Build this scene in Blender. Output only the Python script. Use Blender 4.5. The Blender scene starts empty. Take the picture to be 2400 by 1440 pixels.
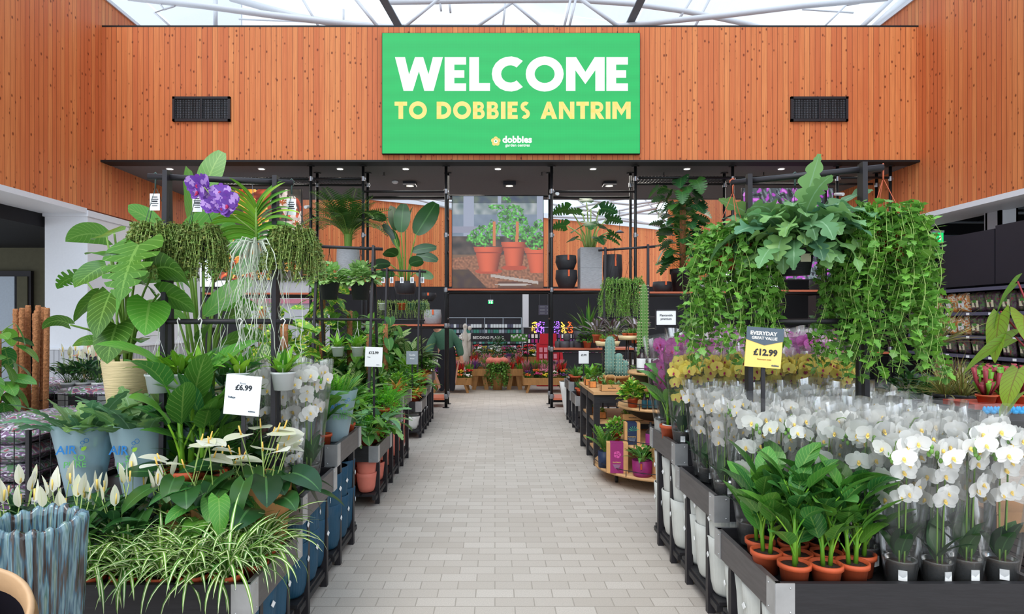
import bpy, math, random
from math import sin, cos, pi, radians as R
from mathutils import Vector as V, Matrix, Euler
random.seed(7)
C = bpy.context.scene.collection
sc = bpy.context.scene
# ---------------------------------------------------------------- camera, sky, exposure
F, PX, PY, H = 1450.0, 1160.0, 754.0, 1.5          # focal length and principal point in px of the 2400x1440 frame, eye height
cam = bpy.data.cameras.new('camera'); co = bpy.data.objects.new('camera', cam); C.objects.link(co)
cam.sensor_width = 36; cam.lens = 36 * F / 2400
cam.shift_x = (1200 - PX) / 2400; cam.shift_y = (PY - 720) / 2400
cam.clip_start = .05; cam.clip_end = 300
co.location = (0, 0, H); co.rotation_euler = (R(90), 0, 0)
sc.camera = co
sc.view_settings.view_transform = 'Standard'; sc.view_settings.look = 'None'
sc.view_settings.gamma = 1; sc.view_settings.use_curve_mapping = False
sc.view_settings.exposure = 0.74
cy = sc.cycles
cy.transparent_max_bounces = 32; cy.max_bounces = 6; cy.diffuse_bounces = 3; cy.glossy_bounces = 2
cy.transmission_bounces = 4; cy.caustics_reflective = False; cy.caustics_refractive = False
w = bpy.data.worlds.new('overcast_sky'); sc.world = w; w.use_nodes = True
nt = w.node_tree; bg = nt.nodes['Background']
tc = nt.nodes.new('ShaderNodeTexCoord'); nz = nt.nodes.new('ShaderNodeTexNoise'); nz.inputs['Scale'].default_value = 2.2; nz.inputs['Detail'].default_value = 4
rp = nt.nodes.new('ShaderNodeValToRGB'); rp.color_ramp.elements[0].color = (.60, .76, .94, 1); rp.color_ramp.elements[1].color = (.98, .99, 1, 1)
rp.color_ramp.elements[0].position = .38; rp.color_ramp.elements[1].position = .62
nt.links.new(tc.outputs['Generated'], nz.inputs['Vector']); nt.links.new(nz.outputs['Fac'], rp.inputs['Fac']); nt.links.new(rp.outputs['Color'], bg.inputs['Color'])
bg.inputs['Strength'].default_value = 1.0
sl = bpy.data.lights.new('soft_sun', 'SUN'); sl.energy = 1.3; sl.angle = R(35); sl.color = (1, .97, .93)
so = bpy.data.objects.new('soft_sun', sl); C.objects.link(so); so.rotation_euler = (R(38), R(-14), 0); so.location = (0, 0, 14)

def W(px, py, y):                                   # point seen at a pixel of the photo at depth y
    return V(((px - PX) / F * y, y, H - (py - PY) / F * y))
def WX(px, y): return (px - PX) / F * y
def WZ(py, y): return H - (py - PY) / F * y

# ---------------------------------------------------------------- materials
M = {}
def lin(c):
    f = lambda v: (v / 255) / 12.92 if v <= 10 else ((v / 255 + .055) / 1.055) ** 2.4
    return (f(c[0]), f(c[1]), f(c[2]), 1)
def new(name):
    m = bpy.data.materials.new(name); m.use_nodes = True; M[name] = m
    return m, m.node_tree, m.node_tree.nodes['Principled BSDF']
def N(t, k, **kw):
    n = t.nodes.new('ShaderNode' + k)
    for a, b in kw.items():
        if hasattr(n, a): setattr(n, a, b)
        else: n.inputs[a].default_value = b
    return n
def L(t, a, b): t.links.new(a, b)
def mix(t, fac, a, b, blend='MIX'):
    n = t.nodes.new('ShaderNodeMix'); n.data_type = 'RGBA'; n.blend_type = blend
    for s, v in ((n.inputs[0], fac), (n.inputs[6], a), (n.inputs[7], b)):
        if isinstance(v, (int, float)): s.default_value = v
        elif isinstance(v, tuple): s.default_value = v
        else: t.links.new(v, s)
    return n.outputs[2]
def math_(t, op, a, b=0.0, c=0.0):
    n = t.nodes.new('ShaderNodeMath'); n.operation = op
    for s, v in zip(n.inputs, (a, b, c)):
        if isinstance(v, (int, float)): s.default_value = v
        else: t.links.new(v, s)
    return n.outputs[0]
def mat(name, col, rough=.6, metal=0, var=.06, scale=30, bump=0, stretch=(1, 1, 1), spec=.4, alpha=None, emit=0):
    m, t, b = new(name)
    c = lin(col)
    tc = N(t, 'TexCoord'); mp = N(t, 'Mapping'); mp.inputs['Scale'].default_value = stretch
    L(t, tc.outputs['Object'], mp.inputs[0])
    nz = N(t, 'TexNoise', Scale=scale, Detail=4.0); L(t, mp.outputs[0], nz.inputs['Vector'])
    f = math_(t, 'MULTIPLY_ADD', nz.outputs['Fac'], var * 4, 1 - var * 2)
    hs = N(t, 'HueSaturation'); hs.inputs['Color'].default_value = c; L(t, f, hs.inputs['Value'])
    L(t, hs.outputs[0], b.inputs['Base Color'])
    b.inputs['Roughness'].default_value = rough; b.inputs['Metallic'].default_value = metal
    b.inputs['Specular IOR Level'].default_value = spec
    if alpha is not None: b.inputs['Alpha'].default_value = alpha
    if emit:
        b.inputs['Emission Color'].default_value = c; b.inputs['Emission Strength'].default_value = emit
    if bump:
        bp = N(t, 'Bump', Strength=bump, Distance=.01); L(t, nz.outputs['Fac'], bp.inputs['Height']); L(t, bp.outputs[0], b.inputs['Normal'])
    return m
def leafmat(name, col, vein=None, mode='rib', rough=.38, trans=.22, var=.28, col2=None):
    """leaf: u runs across the blade, v along it; R holds two random numbers per leaf"""
    m, t, b = new(name)
    uv = N(t, 'UVMap', uv_map='UVMap'); rn = N(t, 'UVMap', uv_map='R')
    s = N(t, 'SeparateXYZ'); L(t, uv.outputs[0], s.inputs[0]); r = N(t, 'SeparateXYZ'); L(t, rn.outputs[0], r.inputs[0])
    oi = N(t, 'ObjectInfo')
    val = math_(t, 'MULTIPLY_ADD', r.outputs[0], var * 2, 1 - var)
    val = math_(t, 'MULTIPLY', val, math_(t, 'MULTIPLY_ADD', oi.outputs['Random'], .2, .9))
    base = lin(col)
    c1 = mix(t, r.outputs[1], base, lin(col2)) if col2 else None
    hs = N(t, 'HueSaturation')
    if c1: L(t, c1, hs.inputs['Color'])
    else: hs.inputs['Color'].default_value = base
    L(t, val, hs.inputs['Value']); L(t, math_(t, 'MULTIPLY_ADD', r.outputs[1], .03, .485), hs.inputs['Hue'])
    out = hs.outputs[0]
    d = math_(t, 'ABSOLUTE', math_(t, 'SUBTRACT', s.outputs[0], .5))
    if vein:
        vc = lin(vein)
        if mode == 'rib': f = math_(t, 'MULTIPLY', math_(t, 'LESS_THAN', d, .035), .55)
        elif mode == 'stripe': f = math_(t, 'GREATER_THAN', math_(t, 'ADD', d, 0.0), .30) ; 
        elif mode == 'centre': f = math_(t, 'LESS_THAN', d, .17)
        elif mode == 'edge': f = math_(t, 'GREATER_THAN', d, .43)
        elif mode == 'vein':
            a = math_(t, 'PINGPONG', math_(t, 'SUBTRACT', math_(t, 'MULTIPLY', s.outputs[1], 9.0), math_(t, 'MULTIPLY', d, 5.0)), .5)
            f = math_(t, 'MULTIPLY', math_(t, 'MAXIMUM', math_(t, 'LESS_THAN', a, .06), math_(t, 'LESS_THAN', d, .03)), .5)
        elif mode == 'mottle':
            tcx = N(t, 'TexCoord'); nz = N(t, 'TexNoise', Scale=38.0, Detail=2.0); L(t, tcx.outputs['Object'], nz.inputs['Vector'])
            f = math_(t, 'GREATER_THAN', nz.outputs['Fac'], .56)
        elif mode == 'blotch':
            a = math_(t, 'PINGPONG', math_(t, 'SUBTRACT', math_(t, 'MULTIPLY', s.outputs[1], 8.0), math_(t, 'MULTIPLY', d, 6.0)), .5)
            f = math_(t, 'MULTIPLY', math_(t, 'LESS_THAN', a, .24), math_(t, 'LESS_THAN', d, .36))
        out = mix(t, f, out, vc)
    L(t, out, b.inputs['Base Color']); b.inputs['Roughness'].default_value = rough
    b.inputs['Specular IOR Level'].default_value = .45
    tr = N(t, 'BsdfTranslucent'); L(t, out, tr.inputs[0])
    mx = N(t, 'MixShader'); mx.inputs[0].default_value = trans
    L(t, b.outputs[0], mx.inputs[1]); L(t, tr.outputs[0], mx.inputs[2]); L(t, mx.outputs[0], t.nodes['Material Output'].inputs[0])
    return m
def cladding(name, axis):
    m, t, b = new(name)
    tc = N(t, 'TexCoord'); s = N(t, 'SeparateXYZ'); L(t, tc.outputs['Object'], s.inputs[0])
    u = math_(t, 'DIVIDE', s.outputs[axis], .0905)
    k = math_(t, 'FLOOR', u); fr = math_(t, 'FRACT', u)
    wn = N(t, 'TexWhiteNoise', noise_dimensions='1D'); L(t, k, wn.inputs['W'])
    cr = N(t, 'ValToRGB'); L(t, wn.outputs['Value'], cr.inputs[0])
    cr.color_ramp.elements[0].color = lin((208, 114, 68)); cr.color_ramp.elements[1].color = lin((233, 150, 90))
    e = cr.color_ramp.elements.new(.5); e.color = lin((221, 131, 77))
    cb = N(t, 'CombineXYZ'); L(t, math_(t, 'MULTIPLY', u, 1.4), cb.inputs[0]); L(t, math_(t, 'MULTIPLY', s.outputs[2], .55), cb.inputs[2]); L(t, math_(t, 'MULTIPLY', k, 3.7), cb.inputs[1])
    gr = N(t, 'TexNoise', Scale=3.2, Detail=5.0); L(t, cb.outputs[0], gr.inputs['Vector'])
    c = mix(t, math_(t, 'MULTIPLY_ADD', gr.outputs['Fac'], 1.1, -.3), cr.outputs[0], lin((182, 88, 48)))
    ck = N(t, 'CombineXYZ'); L(t, u, ck.inputs[0]); L(t, math_(t, 'MULTIPLY', s.outputs[2], 7.5), ck.inputs[2]); L(t, math_(t, 'MULTIPLY', k, 1.31), ck.inputs[1])
    vo = N(t, 'TexVoronoi', Scale=.85); L(t, ck.outputs[0], vo.inputs['Vector'])
    kn = N(t, 'MapRange'); L(t, vo.outputs['Distance'], kn.inputs[0]); kn.inputs[1].default_value = .09; kn.inputs[2].default_value = .19; kn.inputs[3].default_value = .85; kn.inputs[4].default_value = 0
    c = mix(t, kn.outputs[0], c, lin((104, 38, 16)))
    gv = math_(t, 'LESS_THAN', fr, .055)
    c = mix(t, gv, c, lin((62, 26, 16)))
    L(t, c, b.inputs['Base Color']); b.inputs['Roughness'].default_value = .55; b.inputs['Specular IOR Level'].default_value = .3
    bp = N(t, 'Bump', Strength=.5, Distance=.01); L(t, math_(t, 'SUBTRACT', 1.0, gv), bp.inputs['Height']); L(t, bp.outputs[0], b.inputs['Normal'])
    return m
cladding('cladding_x', 0); cladding('cladding_y', 1)
def paving():
    m, t, b = new('paving')
    tc = N(t, 'TexCoord')
    br = N(t, 'TexBrick', offset=.5)
    for k_, v_ in (('Scale', 1.0), ('Brick Width', .21), ('Row Height', .105), ('Mortar Size', .0035), ('Mortar Smooth', .3), ('Bias', 0.0)): br.inputs[k_].default_value = v_
    br.inputs['Color1'].default_value = lin((202, 193, 184)); br.inputs['Color2'].default_value = lin((182, 172, 162)); br.inputs['Mortar'].default_value = lin((150, 142, 132))
    L(t, tc.outputs['Object'], br.inputs['Vector'])
    n1 = N(t, 'TexNoise', Scale=160.0, Detail=3.0); L(t, tc.outputs['Object'], n1.inputs['Vector'])
    n2 = N(t, 'TexNoise', Scale=1.3, Detail=4.0); L(t, tc.outputs['Object'], n2.inputs['Vector'])
    c = mix(t, math_(t, 'MULTIPLY_ADD', n1.outputs['Fac'], 1.6, -.55), br.outputs['Color'], lin((160, 152, 144)))
    c = mix(t, math_(t, 'MULTIPLY', n2.outputs['Fac'], .35), c, lin((172, 162, 152)))
    L(t, c, b.inputs['Base Color']); b.inputs['Roughness'].default_value = .75; b.inputs['Specular IOR Level'].default_value = .25
    bp = N(t, 'Bump', Strength=.35, Distance=.004, invert=True); L(t, br.outputs['Fac'], bp.inputs['Height']); L(t, bp.outputs[0], b.inputs['Normal'])
paving()
def film(name, tint, haze, rough=.06, gloss=1.0, iorv=1.45, dcol=(.9, .93, .94, 1)):
    """thin clear plastic or glass: mostly see-through, with a glossy coat"""
    m, t, b = new(name)
    tr = N(t, 'BsdfTransparent'); tr.inputs[0].default_value = tint
    gl = N(t, 'BsdfGlossy'); gl.inputs['Roughness'].default_value = rough; gl.inputs[0].default_value = (1, 1, 1, 1)
    df = N(t, 'BsdfDiffuse'); df.inputs[0].default_value = dcol
    fr = N(t, 'Fresnel'); fr.inputs[0].default_value = iorv
    m1 = N(t, 'MixShader'); m1.inputs[0].default_value = haze; L(t, tr.outputs[0], m1.inputs[1]); L(t, df.outputs[0], m1.inputs[2])
    m2 = N(t, 'MixShader'); L(t, math_(t, 'MULTIPLY', fr.outputs[0], gloss), m2.inputs[0]); L(t, m1.outputs[0], m2.inputs[1]); L(t, gl.outputs[0], m2.inputs[2])
    L(t, m2.outputs[0], t.nodes['Material Output'].inputs[0])
    return m
film('sleeve', (.998, .999, .999, 1), .018, .16, .55)
film('clear_pot', (.62, .66, .66, 1), .10, .15)
film('roof_glass', (.80, .88, .95, 1), .10, .05, .2)
film('air_sleeve', (.50, .74, .84, 1), .62, .3, .5, dcol=(.46, .64, .72, 1))

mat('black_metal', (46, 44, 48), .45, .3, .1); mat('pipe_black', (26, 26, 28), .4, .2, .08)
mat('tray_black', (38, 37, 40), .5, 0, .18, 9, .15, (1, 8, 8)); mat('tray_side', (92, 88, 88), .42, .25, .2, 7, .1, (8, 1, 8))
mat('tray_liner', (24, 24, 26), .35, 0, .1); mat('galv', (186, 188, 190), .35, .7, .12, 14)
mat('clamp', (150, 152, 156), .35, .9, .1)
mat('white_paint', (226, 228, 234), .5, 0, .02); mat('grey_panel', (186, 187, 192), .5, 0, .02); mat('grey_groove', (150, 151, 156), .6)
mat('ceiling_dark', (104, 100, 102), .8, 0, .05); mat('olive_wall', (98, 94, 74), .8, 0, .08, 12); mat('dark_wall', (22, 21, 26), .7, 0, .2, 3)
mat('frame_dark', (34, 28, 32), .5); mat('white_steel', (206, 206, 210), .4, 0, .02); mat('purlin_grey', (120, 126, 134), .5, .3)
mat('timber', (176, 128, 76), .6, 0, .2, 6, .1, (6, 6, 1)); mat('ply', (205, 160, 112), .55, 0, .1, 7, 0, (1, 6, 6)); mat('shelf_wood', (186, 100, 70), .5, 0, .1)
mat('blue_pot', (34, 78, 104), .5, 0, .05); mat('blue_pot_in', (12, 24, 34), .7)
mat('grey_pot', (206, 208, 202), .5, 0, .03); mat('grey_pot_in', (120, 118, 110), .7)
mat('salmon_pot', (226, 128, 110), .5, 0, .04); mat('white_pot', (228, 228, 226), .4, 0, .02); mat('white_plastic', (206, 210, 212), .4, 0, .03)
mat('terracotta', (190, 84, 48), .6, 0, .08); mat('soil', (52, 36, 28), .95, 0, .35, 160, .8); mat('bark', (88, 62, 42), .95, 0, .35, 90, .8)
mat('charcoal_pot', (40, 40, 44), .55, 0, .12, 25, .4, (1, 1, 12)); mat('stone_pot', (164, 166, 170), .7, 0, .3, 22, .8, (1, 1, 14)); mat('red_inside', (196, 58, 34), .6)
mat('bamboo_pot', (226, 204, 158), .5, 0, .16, 10, .4, (1, 1, 14)); mat('rust_tag', (220, 96, 48), .5)
mat('paper_brown', (186, 134, 84), .8, 0, .14, 14, .5); mat('paper_white', (240, 242, 245), .5, 0, .01); mat('card_grey', (150, 158, 168), .5); mat('ink', (42, 46, 52), .6)
mat('card_dark', (70, 68, 72), .6, 0, .06)
mat('slate', (84, 98, 110), .5, 0, .02); mat('yellow_card', (250, 212, 118), .5, 0, .02); mat('cord', (232, 232, 228), .6); mat('cord_dark', (58, 78, 74), .6); mat('cord_terracotta', (188, 92, 62), .6)
mat('stake', (34, 30, 26), .5); mat('coir', (164, 110, 72), .95, 0, .35, 60, .9)
mat('label_white', (238, 240, 240), .5, 0, .04, 90)
mat('purple_label', (150, 50, 128), .5); mat('navy', (36, 50, 80), .5); mat('magenta', (146, 40, 104), .5); mat('kraft', (206, 156, 102), .7, 0, .06); mat('bottle_dark', (40, 30, 34), .2); mat('teal_label', (30, 76, 88), .4)
mat('fluor_magenta', (206, 80, 152), .5); mat('fern_green', (88, 190, 130), .5); mat('gold', (222, 186, 110), .4)
mat('skin', (206, 152, 126), .55, 0, .05); mat('jacket_green', (62, 104, 84), .8, 0, .1); mat('trousers', (24, 26, 36), .8); mat('hair', (60, 42, 30), .8, 0, .2, 60); mat('shirt', (196, 200, 206), .8)
mat('red_display', (206, 32, 52), .5); mat('statue', (214, 208, 200), .8, 0, .08); mat('plum_bag', (92, 68, 84), .4, 0, .3, 30); mat('orange_bag', (222, 142, 78), .4, 0, .25, 25); mat('bag_green', (76, 140, 62), .5); mat('bag_cream', (232, 226, 196), .5)
mat('gondola', (38, 36, 44), .45, 0, .05, 8); mat('gondola_ledge', (84, 84, 104), .4); mat('bottle_white', (226, 228, 230), .3); mat('blue_item', (20, 160, 226), .4); mat('tray_red', (168, 62, 44), .5); mat('bag_teal', (60, 128, 112), .5)
mat('petal_lip', (240, 206, 110), .5); mat('lip_magenta', (170, 40, 90), .5); mat('spadix', (238, 190, 92), .6); mat('root_white', (196, 204, 186), .7, 0, .15, 40); mat('cactus', (92, 134, 66), .7, 0, .15, 60, .5); mat('cactus_blue', (110, 146, 134), .7, 0, .15, 60, .5); mat('spine', (226, 214, 176), .7)
mat('stem_green', (112, 150, 60), .5); mat('trunk', (104, 78, 54), .85, 0, .25, 40, .6); mat('stem_pale', (150, 176, 96), .5); mat('stem_red', (140, 40, 50), .5)
mat('pitcher', (150, 52, 62), .45, 0, .3, 50); mat('black', (12, 12, 14), .6); mat('rubber', (30, 30, 32), .6)
mat('lamp_glow', (255, 246, 224), .5, emit=9); mat('lamp_dim', (255, 238, 200), .5, emit=3); mat('screen_off', (20, 22, 24), .3)
mat('led_green', (24, 176, 92), .4, emit=.4); mat('led_white', (255, 255, 255), .4, emit=.62); mat('led_yellow', (255, 228, 130), .4, emit=.5); mat('exit_green', (20, 190, 100), .4, emit=.8)
mat('glow_yellow', (255, 190, 60), .4, emit=2.0); mat('glow_orange', (255, 90, 30), .4, emit=1.6); mat('glow_purple', (150, 90, 255), .4, emit=1.6)
mat('cardboard', (196, 148, 104), .8, 0, .06); mat('green_pot', (196, 222, 200), .5); mat('door_glass', (186, 198, 212), .2); mat('cafe_white', (214, 216, 222), .5)
for k, c in dict(f_red=(206, 44, 40), f_magenta=(196, 40, 110), f_pink=(222, 140, 160), f_yellow=(240, 206, 50), f_white=(240, 236, 230), f_purple=(110, 56, 130), f_orange=(232, 116, 44), f_heather=(150, 74, 84)).items(): mat(k, c, .6, 0, .15, 80)
leafmat('leaf', (86, 143, 45), (150, 190, 100), 'rib', col2=(56, 101, 45))
leafmat('leaf_dark', (51, 102, 43), (90, 140, 80), 'rib', rough=.28, col2=(33, 66, 37))
leafmat('leaf_bright', (136, 193, 54), (176, 214, 110), 'rib', col2=(92, 153, 47))
leafmat('leaf_strel', (92, 158, 56), (150, 186, 96), 'vein', rough=.3, col2=(55, 110, 53))
leafmat('leaf_monstera', (68, 124, 44), (140, 184, 90), 'vein', rough=.28, col2=(89, 143, 44))
leafmat('leaf_monstera_dark', (50, 108, 44), (90, 140, 70), 'vein', rough=.3, col2=(31, 70, 38))
leafmat('leaf_blue', (111, 149, 114), (150, 190, 170), 'rib', col2=(82, 127, 89), rough=.5)
leafmat('leaf_phleb', (132, 178, 102), (160, 200, 160), 'rib', col2=(87, 134, 97), rough=.45, trans=.3)
leafmat('leaf_spider', (104, 156, 52), (240, 244, 200), 'centre', col2=(74, 122, 42))
leafmat('leaf_fern', (131, 212, 53), None, col2=(80, 152, 47), rough=.5, trans=.35)
leafmat('leaf_ivy', (94, 154, 51), (150, 190, 110), 'rib', col2=(115, 161, 73), rough=.4, trans=.25)
leafmat('leaf_tiny', (92, 134, 62), None, col2=(143, 142, 76), rough=.5)
leafmat('leaf_syng', (160, 206, 112), (206, 230, 170), 'blotch', col2=(106, 162, 70), trans=.3)
leafmat('leaf_pothos', (103, 169, 49), (216, 220, 90), 'mottle', col2=(71, 130, 45))
leafmat('leaf_dieff', (74, 131, 51), (200, 216, 150), 'blotch', col2=(54, 99, 48))
leafmat('leaf_snake', (56, 86, 52), (206, 200, 90), 'edge', col2=(74, 105, 65))
leafmat('leaf_drac', (136, 144, 71), (170, 80, 70), 'edge', col2=(107, 125, 64))
leafmat('leaf_purple', (99, 70, 75), (180, 170, 180), 'centre', col2=(113, 120, 88))
leafmat('leaf_palm', (76, 125, 40), None, col2=(47, 87, 37), trans=.25)
leafmat('leaf_succ', (128, 157, 102), None, col2=(155, 175, 130), rough=.6, trans=.1)
leafmat('leaf_taro', (158, 182, 64), (130, 50, 60), 'vein', col2=(115, 161, 62), trans=.4)
leafmat('petal_white', (253, 253, 250), None, trans=.35, var=.04, rough=.5); leafmat('petal_yellow', (255, 234, 124), None, trans=.3, var=.08, rough=.5)
leafmat('petal_pink', (216, 96, 196), (236, 150, 220), 'rib', trans=.3, var=.15, rough=.5, col2=(213, 130, 183)); leafmat('petal_violet', (120, 62, 168), (190, 150, 220), 'mottle', trans=.25, var=.1, rough=.5)
leafmat('petal_blush', (236, 196, 226), (214, 110, 190), 'rib', trans=.3, var=.08, rough=.5)
leafmat('spathe', (250, 250, 238), (206, 220, 160), 'rib', trans=.3, var=.04, rough=.4, col2=(218, 218, 184)); leafmat('leaf_brom', (158, 186, 64), (220, 90, 60), 'rib', col2=(210, 97, 69))

# ---------------------------------------------------------------- mesh builder
class MB:
    def __init__(s): s.v = []; s.f = []; s.m = []; s.uv = []; s.r = []; s.sm = []
    def face(s, idx, mi=0, uv=None, r=(.5, .5), sm=True):
        s.f.append(idx); s.m.append(mi); s.sm.append(sm)
        s.uv.extend(uv if uv else [(.25, .5)] * len(idx)); s.r.extend([r] * len(idx))
    def box(s, c, d, mi=0, rz=0, rot=None):
        c = V(c); x, y, z = d[0] / 2, d[1] / 2, d[2] / 2; k = len(s.v)
        m = rot if rot is not None else Matrix.Rotation(rz, 3, 'Z')
        for a, b, e in ((-1,-1,-1),(1,-1,-1),(1,1,-1),(-1,1,-1),(-1,-1,1),(1,-1,1),(1,1,1),(-1,1,1)): s.v.append(c + m @ V((a*x, b*y, e*z)))
        for q in ((0,3,2,1),(4,5,6,7),(0,1,5,4),(1,2,6,5),(2,3,7,6),(3,0,4,7)): s.face([k+i for i in q], mi, sm=False)
        return s
    def b2(s, lo, hi, mi=0):                         # box from two corners
        return s.box([(a+b)/2 for a, b in zip(lo, hi)], [abs(b-a) for a, b in zip(lo, hi)], mi)
    def bar(s, a, b, w, h=None, mi=0):               # square bar between two points
        a, b = V(a), V(b); d = b - a; z = d.normalized(); up = V((0,0,1)) if abs(z.z) < .95 else V((0,1,0))
        x = up.cross(z).normalized(); y = z.cross(x)
        m = Matrix((x, y, z)).transposed()
        return s.box((a+b)/2, (w, h or w, d.length), mi, rot=m)
    def tube(s, pts, rad, n=8, mi=0, cap=True, r=(.5, .5)):
        pts = [V(p) for p in pts]; k0 = len(s.v); rr = rad if isinstance(rad, (list, tuple)) else [rad] * len(pts)
        px_ = None
        for i, p in enumerate(pts):
            d = (pts[min(i+1, len(pts)-1)] - pts[max(i-1, 0)])
            d = d.normalized() if d.length > 1e-9 else V((0,0,1))
            if px_ is None: px_ = (V((0,0,1)) if abs(d.z) < .9 else V((1,0,0))).cross(d).normalized()
            else:
                px_ = px_ - d * px_.dot(d)
                px_ = px_.normalized() if px_.length > 1e-6 else V((1,0,0))
            y = d.cross(px_)
            for j in range(n):
                a = 2*pi*j/n; s.v.append(p + (px_*cos(a) + y*sin(a)) * rr[i])
        for i in range(len(pts)-1):
            for j in range(n):
                j2 = (j+1) % n; a, b = k0+i*n, k0+(i+1)*n
                s.face([a+j, a+j2, b+j2, b+j], mi, r=r)
        if cap:
            s.face([k0+j for j in range(n)][::-1], mi, sm=False, r=r); s.face([k0+(len(pts)-1)*n+j for j in range(n)], mi, sm=False, r=r)
        return s
    def lathe(s, prof, n=24, c=(0,0,0), mi=0, rip=0, nr=0, squash=1, rot=0, mis=None):
        k0 = len(s.v); c = V(c)
        for i, (rd, z) in enumerate(prof):
            for j in range(n):
                a = 2*pi*j/n + rot; q = rd * (1 + (rip * cos(a*nr) if rip and rd > 0 else 0))
                s.v.append(c + V((q*cos(a), q*sin(a)*squash, z)))
        for i in range(len(prof)-1):
            for j in range(n):
                j2 = (j+1) % n; a, b = k0+i*n, k0+(i+1)*n
                s.face([a+j, a+j2, b+j2, b+j], mis[i] if mis else mi)
        return s
    def disc(s, rd, z, n=20, c=(0,0), mi=0, dome=0):
        k = len(s.v); s.v.append(V((c[0], c[1], z+dome)))
        for j in range(n): s.v.append(V((c[0]+rd*cos(2*pi*j/n), c[1]+rd*sin(2*pi*j/n), z)))
        for j in range(n): s.face([k, k+1+j, k+1+(j+1) % n], mi, sm=False)
        return s
    def ball(s, c, r, n=8, mi=0, rr=(.5,.5)):
        rx, ry, rz = r if isinstance(r, (tuple, list)) else (r, r, r); k = len(s.v); c = V(c); h = max(4, n//2)
        for i in range(h+1):
            t = pi*i/h
            for j in range(n): a = 2*pi*j/n; s.v.append(c + V((rx*sin(t)*cos(a), ry*sin(t)*sin(a), rz*cos(t))))
        for i in range(h):
            for j in range(n):
                j2 = (j+1) % n; s.face([k+i*n+j, k+(i+1)*n+j, k+(i+1)*n+j2, k+i*n+j2], mi, r=rr)
        return s
    def prism(s, pts, z0, z1, mi=0, fr=None):        # polygon extruded; fr maps (x,y,z)->world
        n = len(pts); k = len(s.v); fr = fr or (lambda x, y, z: V((x, y, z)))
        for z in (z0, z1):
            for x, y in pts: s.v.append(fr(x, y, z))
        s.face([k+i for i in range(n)][::-1], mi, sm=False); s.face([k+n+i for i in range(n)], mi, sm=False)
        for i in range(n): j = (i+1) % n; s.face([k+i, k+j, k+n+j, k+n+i], mi, sm=False)
        return s
    def leaf(s, base, az, el, Ln, Wd, prof='oval', droop=1.0, fold=.15, n=8, pet=0, petr=.002, bel=None, roll=0, mi=0, pmi=1, wave=0, pdroop=.3, curl=0):
        """one blade on a petiole: az, el heading, Ln x Wd size, droop = how far it bends over along its length"""
        p = V(base); rn = (random.random(), random.random())
        d = lambda e: V((cos(e)*cos(az), cos(e)*sin(az), sin(e)))
        if pet:
            q = [p.copy()]; e = el
            for i in range(4): p = p + d(e) * pet/4; e -= pdroop/4; q.append(p.copy())
            s.tube(q, [petr*1.3, petr*1.15, petr, petr, petr*.9], 5, pmi, False, rn)
            el = e
        e = bel if bel is not None else el
        side0 = V((-sin(az), cos(az), 0))
        pr = PROF[prof]; rows = []; nb = 0
        for i in range(n+1):
            t = i/n; w = Wd/2 * pr(t); D = d(e); up = D.cross(side0)
            sd = side0*cos(roll) + up*sin(roll); u2 = D.cross(sd)
            wv = sin(t*pi*5) * wave * w
            sh = .2*Ln*(1-t)**4 if prof in ('heart', 'monstera') else 0
            rows.append((p + sd*w + u2*(fold*w + wv - curl*w*w/Wd) - (D*.10*Ln*(1-t)**3 if sh else D*0), p + D*sh*.35, p - sd*w + u2*(fold*w - wv - curl*w*w/Wd) - (D*.10*Ln*(1-t)**3 if sh else D*0), t))
            p = p + D * Ln/n; e -= droop/n
        k = len(s.v)
        for a, b, c, t in rows: s.v.extend((a, b, c))
        for i in range(n):
            t0, t1 = rows[i][3], rows[i+1][3]; a = k + i*3
            s.face([a, a+1, a+4, a+3], mi, [(0, t0), (.5, t0), (.5, t1), (0, t1)], rn)
            s.face([a+1, a+2, a+5, a+4], mi, [(.5, t0), (1, t0), (1, t1), (.5, t1)], rn)
        return p
    def frond(s, base, az, el, Ln, Wd, droop=1.2, n=16, pmi=1, mi=0, stem=.0015, pet=.12, pw=.28, tip=.25, up=.1, prof=None):
        """pinnate frond: a rachis with leaflets both sides"""
        p = V(base); e = el; side = V((-sin(az), cos(az), 0)); pts = [p.copy()]; rn = (random.random(), random.random())
        for i in range(n):
            t = i/n; D = V((cos(e)*cos(az), cos(e)*sin(az), sin(e))); p = p + D*Ln/n; e -= droop/n; pts.append(p.copy())
            if t < pet: continue
            u = (t-pet)/(1-pet); w = Wd/2 * (sin(pi*min(1, u*.85+.12))**.7 if prof is None else prof(u)); U = D.cross(side)
            for sg in (-1, 1):
                dr = (side*sg*(1-tip) + D*tip + U*up).normalized(); tipp = p + dr*w; h = D*Ln/n*pw*1.6; m_ = p + dr*w*.45
                k = len(s.v); s.v.extend((p, m_ + h*.9, tipp, m_ - h*.9)); s.face([k, k+1, k+2, k+3], mi, [(.5, 0), (0, .5), (.5, 1), (1, .5)], rn)
        s.tube(pts[::2] if n > 10 else pts, stem, 4, pmi, False, rn)
        return p
    def build(s, name, mats, parent=None, label=None):
        me = bpy.data.meshes.new(name); me.from_pydata([tuple(x) for x in s.v], [], s.f)
        for mm in ([mats] if isinstance(mats, str) else mats): me.materials.append(M[mm])
        me.polygons.foreach_set('material_index', s.m); me.polygons.foreach_set('use_smooth', s.sm)
        for nm, dat in (('UVMap', s.uv), ('R', s.r)):
            l = me.uv_layers.new(name=nm); l.data.foreach_set('uv', [x for q in dat for x in q])
        me.update(); o = bpy.data.objects.new(name, me); C.objects.link(o)
        if parent is not None: o.parent = parent
        if label: o['label'] = label
        return o
def _heart(t): return (.62 + .38*sin(pi/2*t/.2)) if t < .2 else max(0, cos(pi/2*((t-.2)/.8)**1.25))**.85
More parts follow.
